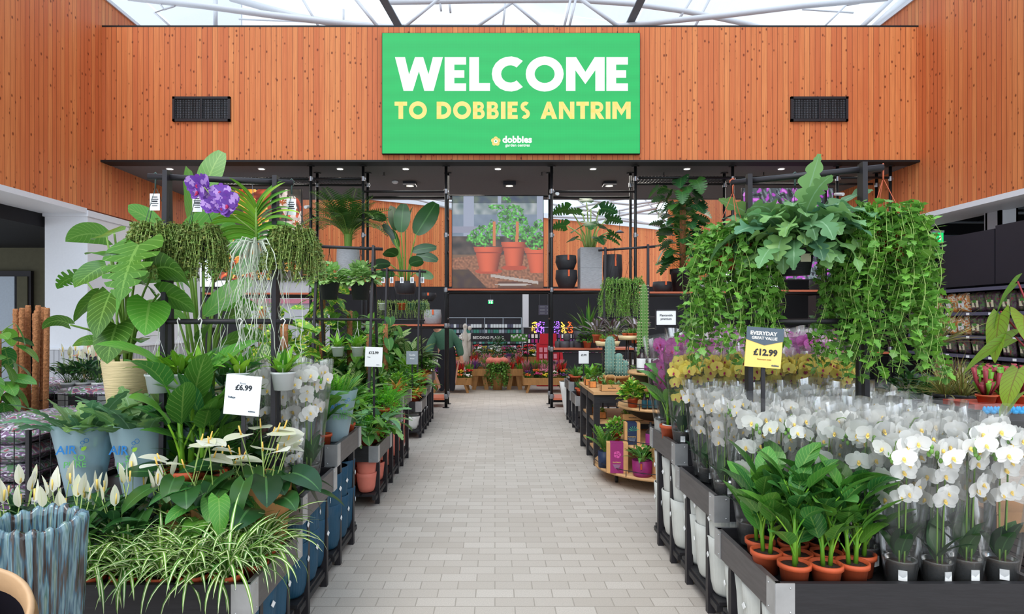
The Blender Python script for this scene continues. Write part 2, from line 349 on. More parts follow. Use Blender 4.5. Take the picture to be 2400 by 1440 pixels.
def _mon(t):
    w = _heart(t)
    if .16 < t < .88:
        f = (t*7.5) % 1
        if f < .3: w *= .42
    return w
def _lob(t): return max(0.02, (.34 + .66*abs(sin(t*pi*6.5))**.6) * (sin(pi*min(1, t*.8+.16))**.6) * (1 if t < .97 else .5))
PROF = dict(oval=lambda t: max(0, sin(pi*t**.8))**.75, lance=lambda t: max(0, sin(pi*t**.62))**.9, strap=lambda t: min(1, .45+4*t)*(1-t**3)**.8,
            spear=lambda t: min(1, .6+2*t)*(1-t**1.6), heart=_heart, monstera=_mon, lobed=_lob, paddle=lambda t: max(0, sin(pi*min(1, t*.93+.02)**.9))**.55,
            ivy=lambda t: [.15, 1.0, .55, .75, .25, 0][min(5, int(t*5.001))], spathe=lambda t: max(0, sin(pi*t**.7))**.7 if t < .93 else .05)

def obj(name, mb, mats, parent=None, label=None): return mb.build(name, mats, parent, label)
def thing(name, label, cat, loc=(0,0,0), rz=0, group=None):
    o = bpy.data.objects.new(name, None); C.objects.link(o); o.location = loc; o.rotation_euler = (0, 0, rz); o.empty_display_size = .05
    o['label'] = label; o['category'] = cat
    if group: o['group'] = group
    return o
def tag(o, label, cat, group=None, kind=None):
    o['label'] = label; o['category'] = cat
    if group: o['group'] = group
    if kind: o['kind'] = kind
    return o
def struct(name, mb, mats, label=None):
    o = mb.build(name, mats); o['kind'] = 'structure'
    if label: o['label'] = label
    return o
def kids(o): return KID.get(o.name, ())
KID = {}
def index_kids():
    KID.clear()
    for o in bpy.data.objects:
        if o.parent: KID.setdefault(o.parent.name, []).append(o)
def dup(root, loc, rz=0, label=None, group=None, scale=1, rx=0, ry=0):
    """copy a thing with its parts and their sub-parts"""
    if root.name not in _indexed:
        _indexed[root.name] = [(c, list(c.children)) for c in root.children]
    r = root.copy(); C.objects.link(r); r.location = loc; r.rotation_euler = (rx, ry, rz); r.scale = (scale,)*3
    if label: r['label'] = label
    if group: r['group'] = group
    for c0, gs in _indexed[root.name]:
        c = c0.copy(); C.objects.link(c); c.parent = r
        for g in gs: d = g.copy(); C.objects.link(d); d.parent = c
    return r
_indexed = {}
_first = {}
def put(root, loc, rz=0, label=None, group=None, scale=1, rx=0, ry=0):
    """the first use moves the prototype itself, later uses copy it"""
    if root.name not in _first:
        _indexed[root.name] = [(c, list(c.children)) for c in root.children]
        _first[root.name] = 1; root.location = loc; root.rotation_euler = (rx, ry, rz); root.scale = (scale,)*3
        if label: root['label'] = label
        if group: root['group'] = group
        return root
    return dup(root, loc, rz, label, group, scale, rx, ry)
ORD = ['first', 'second', 'third', 'fourth', 'fifth', 'sixth', 'seventh', 'eighth', 'ninth', 'tenth', 'eleventh', 'twelfth', 'thirteenth', 'fourteenth', 'fifteenth', 'sixteenth', 'seventeenth', 'eighteenth', 'nineteenth', 'twentieth'] + ['twenty-' + q for q in ('first', 'second', 'third', 'fourth', 'fifth', 'sixth', 'seventh')]
rnd = random.uniform
def text(name, s, size, mats, parent, M4, bold=.0, ext=.0008, align='CENTER', sx=1, space=1):
    """writing as solid letters, turned into a mesh"""
    cu = bpy.data.curves.new(name, 'FONT'); cu.body = s; cu.size = size; cu.extrude = ext; cu.offset = bold; cu.align_x = align; cu.align_y = 'CENTER'; cu.space_character = space; cu.resolution_u = 2
    o = bpy.data.objects.new(name, cu); C.objects.link(o)
    dg = bpy.context.evaluated_depsgraph_get(); me = bpy.data.meshes.new_from_object(o.evaluated_get(dg)); bpy.data.objects.remove(o); bpy.data.curves.remove(cu)
    me.materials.clear(); me.materials.append(M[mats])
    o = bpy.data.objects.new(name, me); C.objects.link(o); o.parent = parent; o.matrix_local = M4 @ Matrix.Diagonal((sx, 1, 1, 1))
    return o
def face_cam(x, y, z, rz=0, rx=0):                   # frame whose local x is right, y is up, z towards the viewer
    return Matrix.Translation((x, y, z)) @ Matrix.Rotation(rz, 4, 'Z') @ Matrix.Rotation(R(90) + rx, 4, 'X')
# ================================================================ SETTING
b = MB(); b.b2((-14, -2, -.1), (15, 42, 0)); struct('floor', b, 'paving')
b = MB(); b.b2((-6.92, 1.5, 3.35), (-6.67, 24, 7.0)); struct('wall_left', b, 'cladding_y')
b = MB(); b.b2((-7.42, 1.5, 3.27), (-6.66, 10.1, 3.35)); b.b2((-6.93, 1.5, 7.0), (-6.64, 24, 7.06)); struct('trim_1', b, 'white_paint')
b = MB(); b.b2((7.19, 1.5, 3.31), (7.44, 24, 7.01)); struct('wall_right', b, 'cladding_y')
b = MB(); b.b2((7.18, 1.5, 3.23), (7.95, 14, 3.31)); b.b2((7.16, 1.5, 7.01), (7.46, 24, 7.07)); struct('trim_2', b, 'white_paint')
b = MB(); b.b2((-6.67, 10.5, 4.235), (7.19, 10.72, 6.5)); struct('wall_front', b, 'cladding_x')
b = MB(); b.b2((-6.67, 10.46, 4.2), (7.19, 10.74, 4.235)); b.b2((-6.67, 10.5, 6.5), (7.19, 10.74, 6.53)); struct('trim_3', b, 'black')
b = MB(); b.b2((-6.67, 10.5, 4.205), (7.19, 13.7, 4.23)); b.b2((-6.67, 13.6, 4.2), (7.19, 13.72, 4.6)); struct('ceiling', b, 'ceiling_dark')
# white fin wall on the left with its panelled lower part
b = MB(); b.b2((-7.37, 10.13, 0), (-6.67, 14, 3.3)); b.b2((-7.39, 10.10, 3.22), (-6.64, 14, 3.32)); struct('wall_fin', b, 'white_paint')
b = MB(); b.b2((-7.39, 10.11, .02), (-6.65, 14.0, 1.04), 0); b.b2((-7.4, 10.09, 1.04), (-6.63, 14.02, 1.07), 1)
for i in range(9): b.b2((-7.37+.08*i, 10.105, .02), (-7.362+.08*i, 10.112, 1.03), 2)
for i in range(40): b.b2((-6.652, 10.15+.095*i, .02), (-6.645, 10.158+.095*i, 1.03), 2)
struct('trim_4', b, ['grey_panel', 'white_paint', 'grey_groove'])
# olive room behind the left opening
b = MB(); b.b2((-14, 13.0, 0), (-7.3, 13.2, 3.1)); struct('wall_back_left', b, 'olive_wall')
b = MB(); b.b2((-14, 8.2, 3.05), (-7.42, 13.2, 3.3)); struct('ceiling_left', b, 'dark_wall')
b = MB(); x0, x1, zt = WX(-60, 12.9), WX(72, 12.9), WZ(635, 12.9)
b.b2((x0, 12.9, 0), (x1, 12.98, zt), 1)
d1 = struct('door_1', b, ['door_glass', 'frame_dark'], 'dark framed glazed door in the olive wall')
b = MB(); b.b2((WX(-50, 12.9), 12.87, .1), (WX(36, 12.9), 12.9, zt-.12)); o_ = b.build('pane', 'door_glass', d1)
b = MB(); b.b2((WX(42, 12.9), 12.87, .1), (WX(66, 12.9), 12.9, zt-.12)); o_ = b.build('pane', 'olive_wall', d1, 'narrow olive tinted side pane')
# dark shop hall behind the right opening
b = MB(); b.b2((7.44, 16, 0), (15, 16.2, 4.4)); b.b2((14.8, 2, 0), (15, 16, 4.4)); struct('wall_back_right', b, 'dark_wall')
b = MB(); b.b2((7.44, 3, 4.3), (15, 16.2, 4.4)); struct('ceiling_right', b, 'dark_wall')
b = MB()
for i, (yy, zz, r_) in enumerate(((11.2, 3.9, .04), (12.4, 3.7, .03), (13.1, 3.95, .05), (14.2, 3.8, .03), (15.0, 3.6, .03), (14.6, 3.2, .025))): b.tube([(7.5, yy, zz), (14.8, yy + .3, zz)], r_, 8)
for xx in (8.6, 9.9, 11.2, 12.5): b.tube([(xx, 6, 4.1), (xx, 16, 4.1)], .03, 6)
struct('ceiling_pipes', b, 'purlin_grey', 'grey service pipes under the dark ceiling')
b = MB(); xa, xb = WX(2345, 9.6), WX(2386, 9.6); b.b2((xa, 9.6, 0), (xb, 9.66, 3.9)); b.b2((xa, 9.6, 0), (xa+.03, 9.9, 3.9)); b.b2((xb-.03, 9.6, 0), (xb, 9.9, 3.9)); b.b2((xa, 9.86, 0), (xb, 9.92, 3.9))
struct('column', b, 'white_steel', 'white steel column behind the dark shelving panels')
# far hall
def obl(y0, x0, y1, x1, z0, z1, th, name, mt):
    b = MB(); d = V((x1-x0, y1-y0, 0)).normalized(); n = V((-d.y, d.x, 0)) * th
    a_, b_ = V((x0, y0, 0)), V((x1, y1, 0)); k = len(b.v)
    for p in (a_, b_, b_+n, a_+n): b.v.append(p + V((0, 0, z0)))
    for p in (a_, b_, b_+n, a_+n): b.v.append(p + V((0, 0, z1)))
    for q in ((0,3,2,1),(4,5,6,7),(0,1,5,4),(1,2,6,5),(2,3,7,6),(3,0,4,7)): b.face(list(q), 0, sm=False)
    return struct(name, b, mt)
obl(25.5, -8.9, 37.5, 11.4, 3.0, 6.9, .2, 'wall_far', 'cladding_x')
obl(25.4, -8.9, 37.4, 11.4, 6.9, 7.15, .4, 'trim_5', 'white_paint')
b = MB(); b.b2((WX(1568, 24), 24, 3.0), (8.6, 24.2, 9.5)); struct('wall_far_right', b, 'cladding_x')
b = MB(); b.b2((-13, 24.5, 0), (14.5, 24.6, 2.88)); struct('wall_back', b, 'dark_wall')  # near-black colour stands in for the shade of the deep interior
b = MB(); x0 = WX(1225, 17.5); b.b2((x0, 17.5, 0), (x0+.17, 17.7, 2.3)); struct('column_back', b, 'white_steel', 'white column between the dark back wall displays')
# cafe corner seen through the plants at the left
b = MB(); b.b2((-6.6, 16.5, 0), (WX(735, 16.5), 16.6, 2.62), 0); b.b2((-6.6, 16.42, 1.98), (WX(735, 16.5), 16.5, 2.1), 1); b.b2((-6.6, 16.42, 2.62), (WX(735, 16.5), 16.6, 2.72), 2)
struct('wall_back_cafe', b, ['cafe_white', 'f_pink', 'black'])
cs = thing('cafe_shelf', 'white cafe counter shelf with bread baskets behind the plants', 'shelf', (-5.6, 15.9, 0))
for z in (1.35, 1.0, .62): b = MB(); b.b2((-.9, -.2, z), (1.3, .2, z+.04)); obj('shelf', b, 'white_paint', cs)
for x in (-.9, 1.26): b = MB(); b.b2((x, -.2, 0), (x+.04, .2, 1.7)); obj('side_panel', b, 'white_paint', cs)
# roof: glass skin and white tube trusses
b = MB()
for i in range(12):
    for j in range(9):
        x0, y0 = -15+2.5*i, -3+5*j; zf = lambda x: 12.5 - .018*x*x
        k = len(b.v)
        for x, y in ((x0, y0), (x0+2.46, y0), (x0+2.46, y0+4.95), (x0, y0+4.95)): b.v.append(V((x, y, zf(x))))
        b.face([k, k+1, k+2, k+3], 0, sm=False)
struct('ceiling_glazing', b, 'roof_glass')
TR = [(14, 15, [(300,-6),(480,14),(640,36),(760,50),(860,60),(980,72)]), (15, 12, [(900,6),(1100,2),(1350,0),(1480,9),(1610,27),(1750,56),(1800,70)]),
 (13.5, 13, [(1450,62),(1560,50),(1700,36),(1880,14),(2080,-4)]), (14.5, 16, [(2125,-6),(2085,30),(2040,72)]), (14.8, 11, [(2093,-6),(2050,35),(2012,70)]),
 (13, 7, [(1030,-4),(940,70)]), (16, 7, [(1110,68),(1200,6)]), (16, 7, [(1190,-4),(1270,64)]), (16, 5, [(1185,-4),(1179,64)]), (13.4, 6, [(1338,-4),(1322,64)]), (13.8, 6, [(1350,-4),(1334,64)]),
 (14, 9, [(1358,-4),(1460,70)]), (13.6, 8, [(832,-4),(888,66)]), (15, 6, [(708,-4),(748,64)]), (15, 6, [(1622,-4),(1592,44)]), (15, 6, [(1664,-4),(1628,64)]), (15, 10, [(505,-4),(505,64)]),
 (14, 5, [(366,-4),(384,22),(362,30),(402,64)]), (14, 5, [(384,22),(410,14)]), (15, 5, [(1030,-4),(1034,26)]), (15, 5, [(805,22),(805,62)]), (15.5, 5, [(1052,-4),(1056,30)]), (15, 4, [(1985,10),(1930,64)]), (15, 4, [(1985,12),(2012,8),(2044,-4)]), (17, 16, [(540,-5),(700,40),(820,60)]),
 (17, 5, [(1400,-4),(1600,30),(1780,60),(1900,70)]), (18, 4, [(560,45),(900,58),(1300,60)]), (17, 4, [(1880,22),(2000,30)])]
tk = 0
for y, wpx, pts in TR:
    b = MB(); b.tube([W(px, py, y) for px, py in pts], wpx/2/F*y, 10); tk += 1
    o = struct('ceiling_truss', b, 'white_steel', 'white steel roof tube')
for px0, px1 in ((893, 940), (1508, 1468)):
    b = MB(); b.bar(W(px0, -12, 12.6), W((px0+px1)/2, 30, 13.2), .17, .03); b.bar(W((px0+px1)/2, 30, 13.2), W(px1, 72, 13.8), .17, .03)
    struct('ceiling_tray', b, 'purlin_grey', 'perforated grey cable tray under the glass roof')
b = MB(); b.b2((WX(250, 19), 19, 7.0), (WX(565, 19), 19.1, 12.2)); struct('wall_gable', b, 'white_paint')
for y, wpx, pts in [(24, 6, [(1290,500),(1430,470),(1570,452)]), (25, 5, [(1290,478),(1420,500),(1570,470)]), (23, 6, [(1300,462),(1480,480),(1640,456)]), (26, 6, [(1290,508),(1420,512),(1560,530)]),
                    (27, 5, [(1300,495),(1480,515),(1600,545)]), (24, 4, [(1340,455),(1400,510)]), (24, 4, [(1440,455),(1430,500)]), (24, 4, [(1500,455),(1560,520)]), (25, 6, [(860,455),(980,468),(1060,490)]), (26, 5, [(900,450),(1060,474)]), (27, 5, [(1300,486),(1400,497),(1640,505)]), (24, 7, [(1540, 488), (1400, 515)])]:
    b = MB(); b.tube([W(px, py, y) for px, py in pts], wpx/2/F*y, 8); struct('ceiling_truss', b, 'white_steel', 'white steel roof tube over the far hall')
lp = thing('pendant_lamp', 'small dark pendant lamp hanging before the far timber wall', 'lamp', W(1452, 542, 22)); b = MB(); b.tube([(0,0,0),(0,0,.75)], .008, 5); obj('cord', b, 'black', lp); b = MB(); b.lathe([(.03,.04),(.06,.02),(.17,-.05),(.16,-.05)], 16); obj('lamp_shade', b, 'purlin_grey', lp)

# ================================================================ things fixed to the front wall
sx0, sx1, sz0, sz1 = WX(895, 10.42), WX(1500.5, 10.42), WZ(361, 10.42), WZ(77, 10.42)
sg = thing('led_sign', 'large green LED screen sign reading WELCOME on the timber fascia', 'sign', ((sx0+sx1)/2, 10.42, (sz0+sz1)/2))
SW, SH = sx1-sx0, sz1-sz0; u = SW/605.5
b = MB(); b.b2((-SW/2, .0, -SH/2), (SW/2, .075, SH/2)); obj('cabinet', b, 'black', sg)
def led_mat(name, col, e):
    m, t, bb = new(name); tc = N(t, 'TexCoord'); mp = N(t, 'Mapping'); mp.inputs['Scale'].default_value = (1, 1, 1); L(t, tc.outputs['Object'], mp.inputs[0])
    s = N(t, 'SeparateXYZ'); L(t, mp.outputs[0], s.inputs[0])
    a = math_(t, 'PINGPONG', math_(t, 'DIVIDE', s.outputs[0], .019), .5); c = math_(t, 'PINGPONG', math_(t, 'DIVIDE', s.outputs[2], .019), .5)
    g = math_(t, 'MULTIPLY_ADD', math_(t, 'MINIMUM', a, c), .5, .86)
    wv = N(t, 'TexWave', Scale=1.2, Distortion=3.0, wave_type='BANDS', bands_direction='Z'); wv.inputs['Detail'].default_value = 1.0; L(t, mp.outputs[0], wv.inputs['Vector'])
    g = math_(t, 'MULTIPLY', g, math_(t, 'MULTIPLY_ADD', wv.outputs['Fac'], .07, .95))
    bb.inputs['Base Color'].default_value = (.01, .02, .01, 1); bb.inputs['Emission Color'].default_value = lin(col); L(t, math_(t, 'MULTIPLY', g, e), bb.inputs['Emission Strength'])
led_mat('led_field', (8, 184, 92), .72); led_mat('glow_white', (255, 255, 255), .70); led_mat('led_y', (255, 230, 132), .66)
b = MB(); b.b2((-SW/2+.008, -.006, -SH/2+.008), (SW/2-.008, 0, SH/2-.008)); obj('screen', b, 'led_field', sg)
# heavy sans letters out of strokes: unit height 1, each glyph (width, [polygons])
def arc(cx, cz, ro, a0, a1, th, sx=1, n=14):
    o = [(cx + sx*ro*cos(R(a0+(a1-a0)*i/n)), cz + ro*sin(R(a0+(a1-a0)*i/n))) for i in range(n+1)]
    i_ = [(cx + sx*(ro-th/sx)*cos(R(a0+(a1-a0)*i/n)), cz + (ro-th)*sin(R(a0+(a1-a0)*i/n))) for i in range(n+1)]
    return [[o[i], o[i+1], i_[i+1], i_[i]] for i in range(n)]
def rc(x0, z0, x1, z1): return [(x0, z0), (x1, z0), (x1, z1), (x0, z1)]
T_ = .27
G = {'E': (.62, [rc(0,0,T_,1), rc(0,0,.6,.22), rc(0,.39,.55,.61), rc(0,.78,.6,1)]), 'L': (.58, [rc(0,0,T_,1), rc(0,0,.58,.23)]),
 'W': (1.32, [[(0,1),(.28,1),(.5,0),(.24,0)], [(.24,0),(.5,0),(.79,1),(.56,1)], [(.56,1),(.79,1),(1.08,0),(.82,0)], [(.82,0),(1.08,0),(1.34,1),(1.06,1)]]),
 'C': (.86, arc(.5,.5,.52,48,312,.26)), 'O': (1.06, arc(.53,.5,.52,0,360,.25, 1.02, 28)),
 'M': (1.06, [rc(0,0,.26,1), rc(.82,0,1.08,1), [(0,1),(.28,1),(.54,.56),(.54,.2)], [(1.08,1),(.80,1),(.54,.56),(.54,.2)]]),
 'T': (.74, [rc(.235,0,.505,1), rc(0,.77,.74,1)]), 'I': (.28, [rc(0,0,T_,1)]),
 'D': (.86, [rc(0,0,T_,1), rc(0,0,.36,.24), rc(0,.76,.36,1)] + arc(.36,.5,.5,-90,90,.245)),
 'B': (.72, [rc(0,0,T_,1), rc(0,0,.42,.2), rc(0,.41,.42,.6), rc(0,.8,.42,1)] + arc(.40,.29,.3,-90,90,.2) + arc(.38,.73,.27,-90,90,.19)),
 'S': (.64, arc(.33,.715,.29,50,270,.215) + arc(.30,.29,.29,-130,90,.215) ), 'A': (.98, [[(0,0),(.29,0),(.60,1),(.38,1)], [(.98,0),(.69,0),(.38,1),(.60,1)], rc(.2,.2,.78,.4)]),
 'N': (.92, [rc(0,0,.25,1), rc(.66,0,.91,1), [(0,1),(.25,1),(.91,0),(.66,0)]]), 'R': (.78, [rc(0,0,T_,1), rc(0,.36,.42,.57), rc(0,.79,.42,1)] + arc(.42,.68,.32,-90,90,.21) + [[(.26,.4),(.5,.45),(.80,0),(.5,0)]]), ' ': (.36, [])}
def word(s, x0, x1, zc, h, mt, name, gap=.09):
    tw = sum(G[c][0] for c in s) + gap*(len(s)-1); kx = (x1-x0)/tw; x = x0; b = MB()
    for n_, c in enumerate(s):
        gw, ps = G[c]
        for q in ps:
            pq = [(x + px*kx, zc - h/2 + pz*h) for px, pz in q]; k = len(b.v)
            y_ = -.012
            for a, c2 in pq: b.v.append(V((a, y_, c2)))
            for a, c2 in pq: b.v.append(V((a, -.006, c2)))
            m_ = len(pq); b.face([k+i for i in range(m_)], 0, sm=False)
            for i in range(m_): j = (i+1) % m_; b.face([k+i, k+j, k+m_+j, k+m_+i], 0, sm=False)
        x += (gw + gap)*kx
    return obj(name, b, mt, sg)
cxp, czp = 1197.75, 219
word('WELCOME', (926-cxp)*u, (1473-cxp)*u, -(174-czp)*u, 79*u, 'glow_white', 'lettering', .07)
word('TO DOBBIES ANTRIM', (925-cxp)*u, (1477-cxp)*u, -(259-czp)*u, 40*u, 'led_y', 'lettering', .11)
text('lettering', 'dobbies', 22*u, 'glow_white', sg, face_cam((1212-cxp)*u, -.008, -(328-czp)*u), .006, .003)
text('lettering', 'garden centres', 9.5*u, 'glow_white', sg, face_cam((1213-cxp)*u, -.008, -(341-czp)*u), .001, .003)
b = MB()
for i in range(5): a = R(90+72*i); b.lathe([(0, .0), (5.2*u, 0)], 14, (6.2*u*cos(a), 6.2*u*sin(a), 0), 0)
b.lathe([(0,.001), (4.4*u, .001)], 14, (0,0,.002), 1); b.lathe([(0,.001), (2.2*u, .001)], 10, (0,0,.004), 2)
fl = obj('flower_logo', b, ['led_y', 'glow_white', 'led_field'], sg); fl.location = ((1162-cxp)*u, -.014, -(332-czp)*u); fl.rotation_euler = (R(90), 0, 0)
for i, (a0, a1) in enumerate(((405, 540), (1853, 1987))):
    x0, x1, z0, z1 = WX(a0, 10.48), WX(a1, 10.48), WZ(285, 10.48), WZ(227, 10.48)
    vt = thing('air_vent', f"black louvred air vent in the fascia {'left' if i == 0 else 'right'} of the green sign", 'vent', ((x0+x1)/2, 10.5, (z0+z1)/2), 0, 'air vents in the timber fascia')
    w_, h_ = x1-x0, z1-z0; b = MB()
    for q in (-1, 1): b.box((0, -.02, q*(h_/2-.02)), (w_, .04, .04)); b.box((q*(w_/2-.02), -.02, 0), (.04, .04, h_))
    b.box((0, -.02, 0), (.03, .035, h_)); obj('frame', b, 'black_metal', vt)
    b = MB(); b.box((0, -.006, 0), (w_-.04, .01, h_-.04)); obj('backing', b, 'purlin_grey' if 0 else 'pipe_black', vt)
    b = MB()
    for k in range(34): b.box((-w_/2+.05+(w_-.1)*k/33, -.014, 0), (.008, .01, h_-.08), 1)
    for k in range(12): b.box((0, -.024, -h_/2+.05+(h_-.1)*k/11), (w_-.07, .008, .006), 0)
    obj('louvre', b, ['pipe_black', 'purlin_grey'], vt)
# lights in the soffit
for i, px in enumerate((398, 613, 797, 951, 1167, 1390, 1610, 1831, 2008)):
    t = thing('downlight', f'small round recessed downlight in the dark soffit, {ORD[i]} from the left', 'light', (WX(px, 10.95), 10.95, 4.2), 0, 'recessed downlights in the dark soffit')
    b = MB(); b.lathe([(.05, -.004), (.062, -.006), (.065, .004)], 16); obj('bezel', b, 'white_paint', t)
    b = MB(); b.disc(.05, -.003, 14); obj('diffuser', b, 'lamp_glow', t)
for i, px in enumerate((961, 1194, 1428)):
    t = thing('soffit_lamp', f"square black surface lamp under the soffit, {['left of','above','right of'][i]} the flower pot picture", 'light', (WX(px, 12), 12, 4.2), 0, 'square black lamps under the soffit')
    b = MB(); b.b2((-.12, -.12, -.07), (.12, .12, 0)); obj('housing', b, 'black_metal', t); b = MB(); b.disc(.07, -.0715, 14); obj('diffuser', b, 'lamp_dim', t)
sd = thing('smoke_detector', 'small white smoke detector under the dark soffit', 'detector', (WX(926, 11.9), 11.9, 4.2)); b = MB(); b.lathe([(0,-.05),(.04,-.045),(.065,-.02),(.06,0)], 16); obj('housing', b, 'white_paint', sd)
for i, px in enumerate((900, 1270, 1556, 1790)):
    t = thing('sprinkler', f'small dark sprinkler head hanging from the soffit, {ORD[i]} from the left', 'sprinkler', (WX(px, 11.2), 11.2, 4.2), 0, 'sprinkler heads under the soffit'); b = MB(); b.tube([(0,0,0),(0,0,-.05)], .008, 6); b.lathe([(0,-.055),(.03,-.055),(.03,-.05)], 10); obj('head', b, 'pipe_black', t)
for i in range(4):
    l = bpy.data.lights.new('soffit_area', 'AREA'); l.energy = 26; l.size = 1.6; l.color = (1, .95, .86); o = bpy.data.objects.new('soffit_glow', l); C.objects.link(o); o.location = (-4.2+3.1*i, 12, 4.15)
# ================================================================ pipe shelving frame
pf = thing('pipe_shelving_frame', 'black pipe scaffold frame with wooden shelves across the hall opening', 'shelving frame', (0, 10.75, 0))
YF, YR = 0, .5
XS = [-5.07, -3.2, -2.29, -.85, .985, 2.44, 4.13, 5.95, 6.87]
for x in XS:
    for y in (YF, YR):
        xx = x * (1 if y == 0 else 1.01); b = MB(); b.tube([(xx, y, .004), (xx, y, 4.2)], .026, 10); b.lathe([(.06, 0), (.06, .008), (.03, .008)], 12, (xx, y, 0)); b.lathe([(.03,4.19),(.07,4.19),(.07,4.2)], 12, (xx, y, 0)); obj('pole', b, 'pipe_black', pf)
def rail(x0, x1, z, ys=(YF, YR), mesh=False):
    for y in ys: b = MB(); b.tube([(x0, y, z), (x1, y, z)], .021, 8); obj('rail', b, 'pipe_black', pf)
    if mesh:
        b = MB()
        for i in range(int((x1-x0)/.06)): b.b2((x0+.05+i*.06, YF, z+.02), (x0+.056+i*.06, YR, z+.03))
        for y in (.1, .2, .3, .4): b.b2((x0, y, z+.015), (x1, y+.006, z+.025))
        obj('wire_shelf', b, 'pipe_black', pf)
def shelf(x0, x1, z):
    b = MB(); b.b2((x0+.03, YF-.03, z-.012), (x1-.03, YR+.03, z+.02)); obj('shelf_board', b, 'shelf_wood', pf)
    rail(x0, x1, z-.035)
CL = []
rail(-5.07, -3.2, 3.98, mesh=True); rail(-3.2, -2.29, 3.98, mesh=True); rail(-2.29, -.85, 3.76); rail(-.85, .985, 3.78, (YR,)); rail(.985, 2.44, 3.76); rail(2.44, 4.13, 4.0, mesh=True); rail(4.13, 5.95, 4.0); rail(5.95, 6.87, 4.0)
shelf(-.85, .985, 2.05); shelf(.985, 2.44, 2.05); shelf(2.44, 4.13, 2.0); shelf(4.13, 5.95, 2.03); shelf(-2.29, -.85, 1.43); shelf(.985, 2.44, 1.02); shelf(.985, 2.44, .15); shelf(-2.29, -.85, .15); shelf(-3.2, -2.29, 2.05); shelf(4.13, 5.95, 1.2); shelf(5.95, 6.87, .95); shelf(-5.07, -3.2, 1.98)
for x in XS:
    for z in (3.98 if x < -2.2 or x > 2.3 else 3.76, 3.0, 2.05, 1.43 if x < 0 else 1.02, .2):
        for y in (YF,) if z in (3.0,) else (YF, YR):
            if len(CL) < 92:
                b = MB(); b.lathe([(.034, -.04), (.036, -.03), (.036, .03), (.034, .04)], 10); b.box((.03, 0, 0), (.03, .04, .03)); c = obj('clamp', b, 'clamp', pf); c.location = (x*(1 if y == 0 else 1.01), y, z); CL.append(c)
for x in (-3.2, -.85, .985, 4.13, 5.95):
    for z in (3.35, 2.75, 1.55): b = MB(); b.tube([(x, YF, z), (x, YR, z)], .018, 6); obj('cross_tube', b, 'pipe_black', pf)
for px, py, wh in ((719, 485, 'left of the feathery palm'), (1306, 454, 'right of the flower pot picture'), (1970, 455, 'behind the hanging fern')):
    y = 10.6; b = MB(); b.tube([(0, .16, .03), (0, -.08, -.02)], .028, 10); t = tag(obj('spot_camera', b, 'white_plastic'), f'small white cylinder camera clamped to the black pipe frame, {wh}', 'camera', 'small cameras on the pipe frame'); t.location = W(px, py, y)
# ================================================================ pictures hung in the frame
def paint(name, fn, n=130, e=.85):
    vs = [V(((i/n-.5), 0, (j/n-.5))) for j in range(n+1) for i in range(n+1)]
    me = bpy.data.meshes.new(name); fs = [(j*(n+1)+i, j*(n+1)+i+1, (j+1)*(n+1)+i+1, (j+1)*(n+1)+i) for j in range(n) for i in range(n)]
    me.from_pydata([tuple(v) for v in vs], [], fs); ca = me.color_attributes.new('paint', 'FLOAT_COLOR', 'CORNER'); dat = []
    for j in range(n):
        for i in range(n): dat.extend(list(lin(fn((i+.5)/n, (j+.5)/n))) * 4)
    ca.data.foreach_set('color', dat)
    if 'picture' not in M:
        m, t, bb = new('picture'); a = N(t, 'Attribute', attribute_name='paint'); L(t, a.outputs['Color'], bb.inputs['Emission Color']); bb.inputs['Emission Strength'].default_value = .62; bb.inputs['Base Color'].default_value = (.02, .02, .02, 1); bb.inputs['Roughness'].default_value = .4
    me.materials.append(M['picture']); me.update(); return me
from mathutils import noise as NS
def nz2(x, y, s=1.0, k=0): return NS.noise(V((x*s, y*s, k)))
def el(x, y, cx, cy_, rx, ry): return ((x-cx)/rx)**2 + ((y-cy_)/ry)**2 < 1
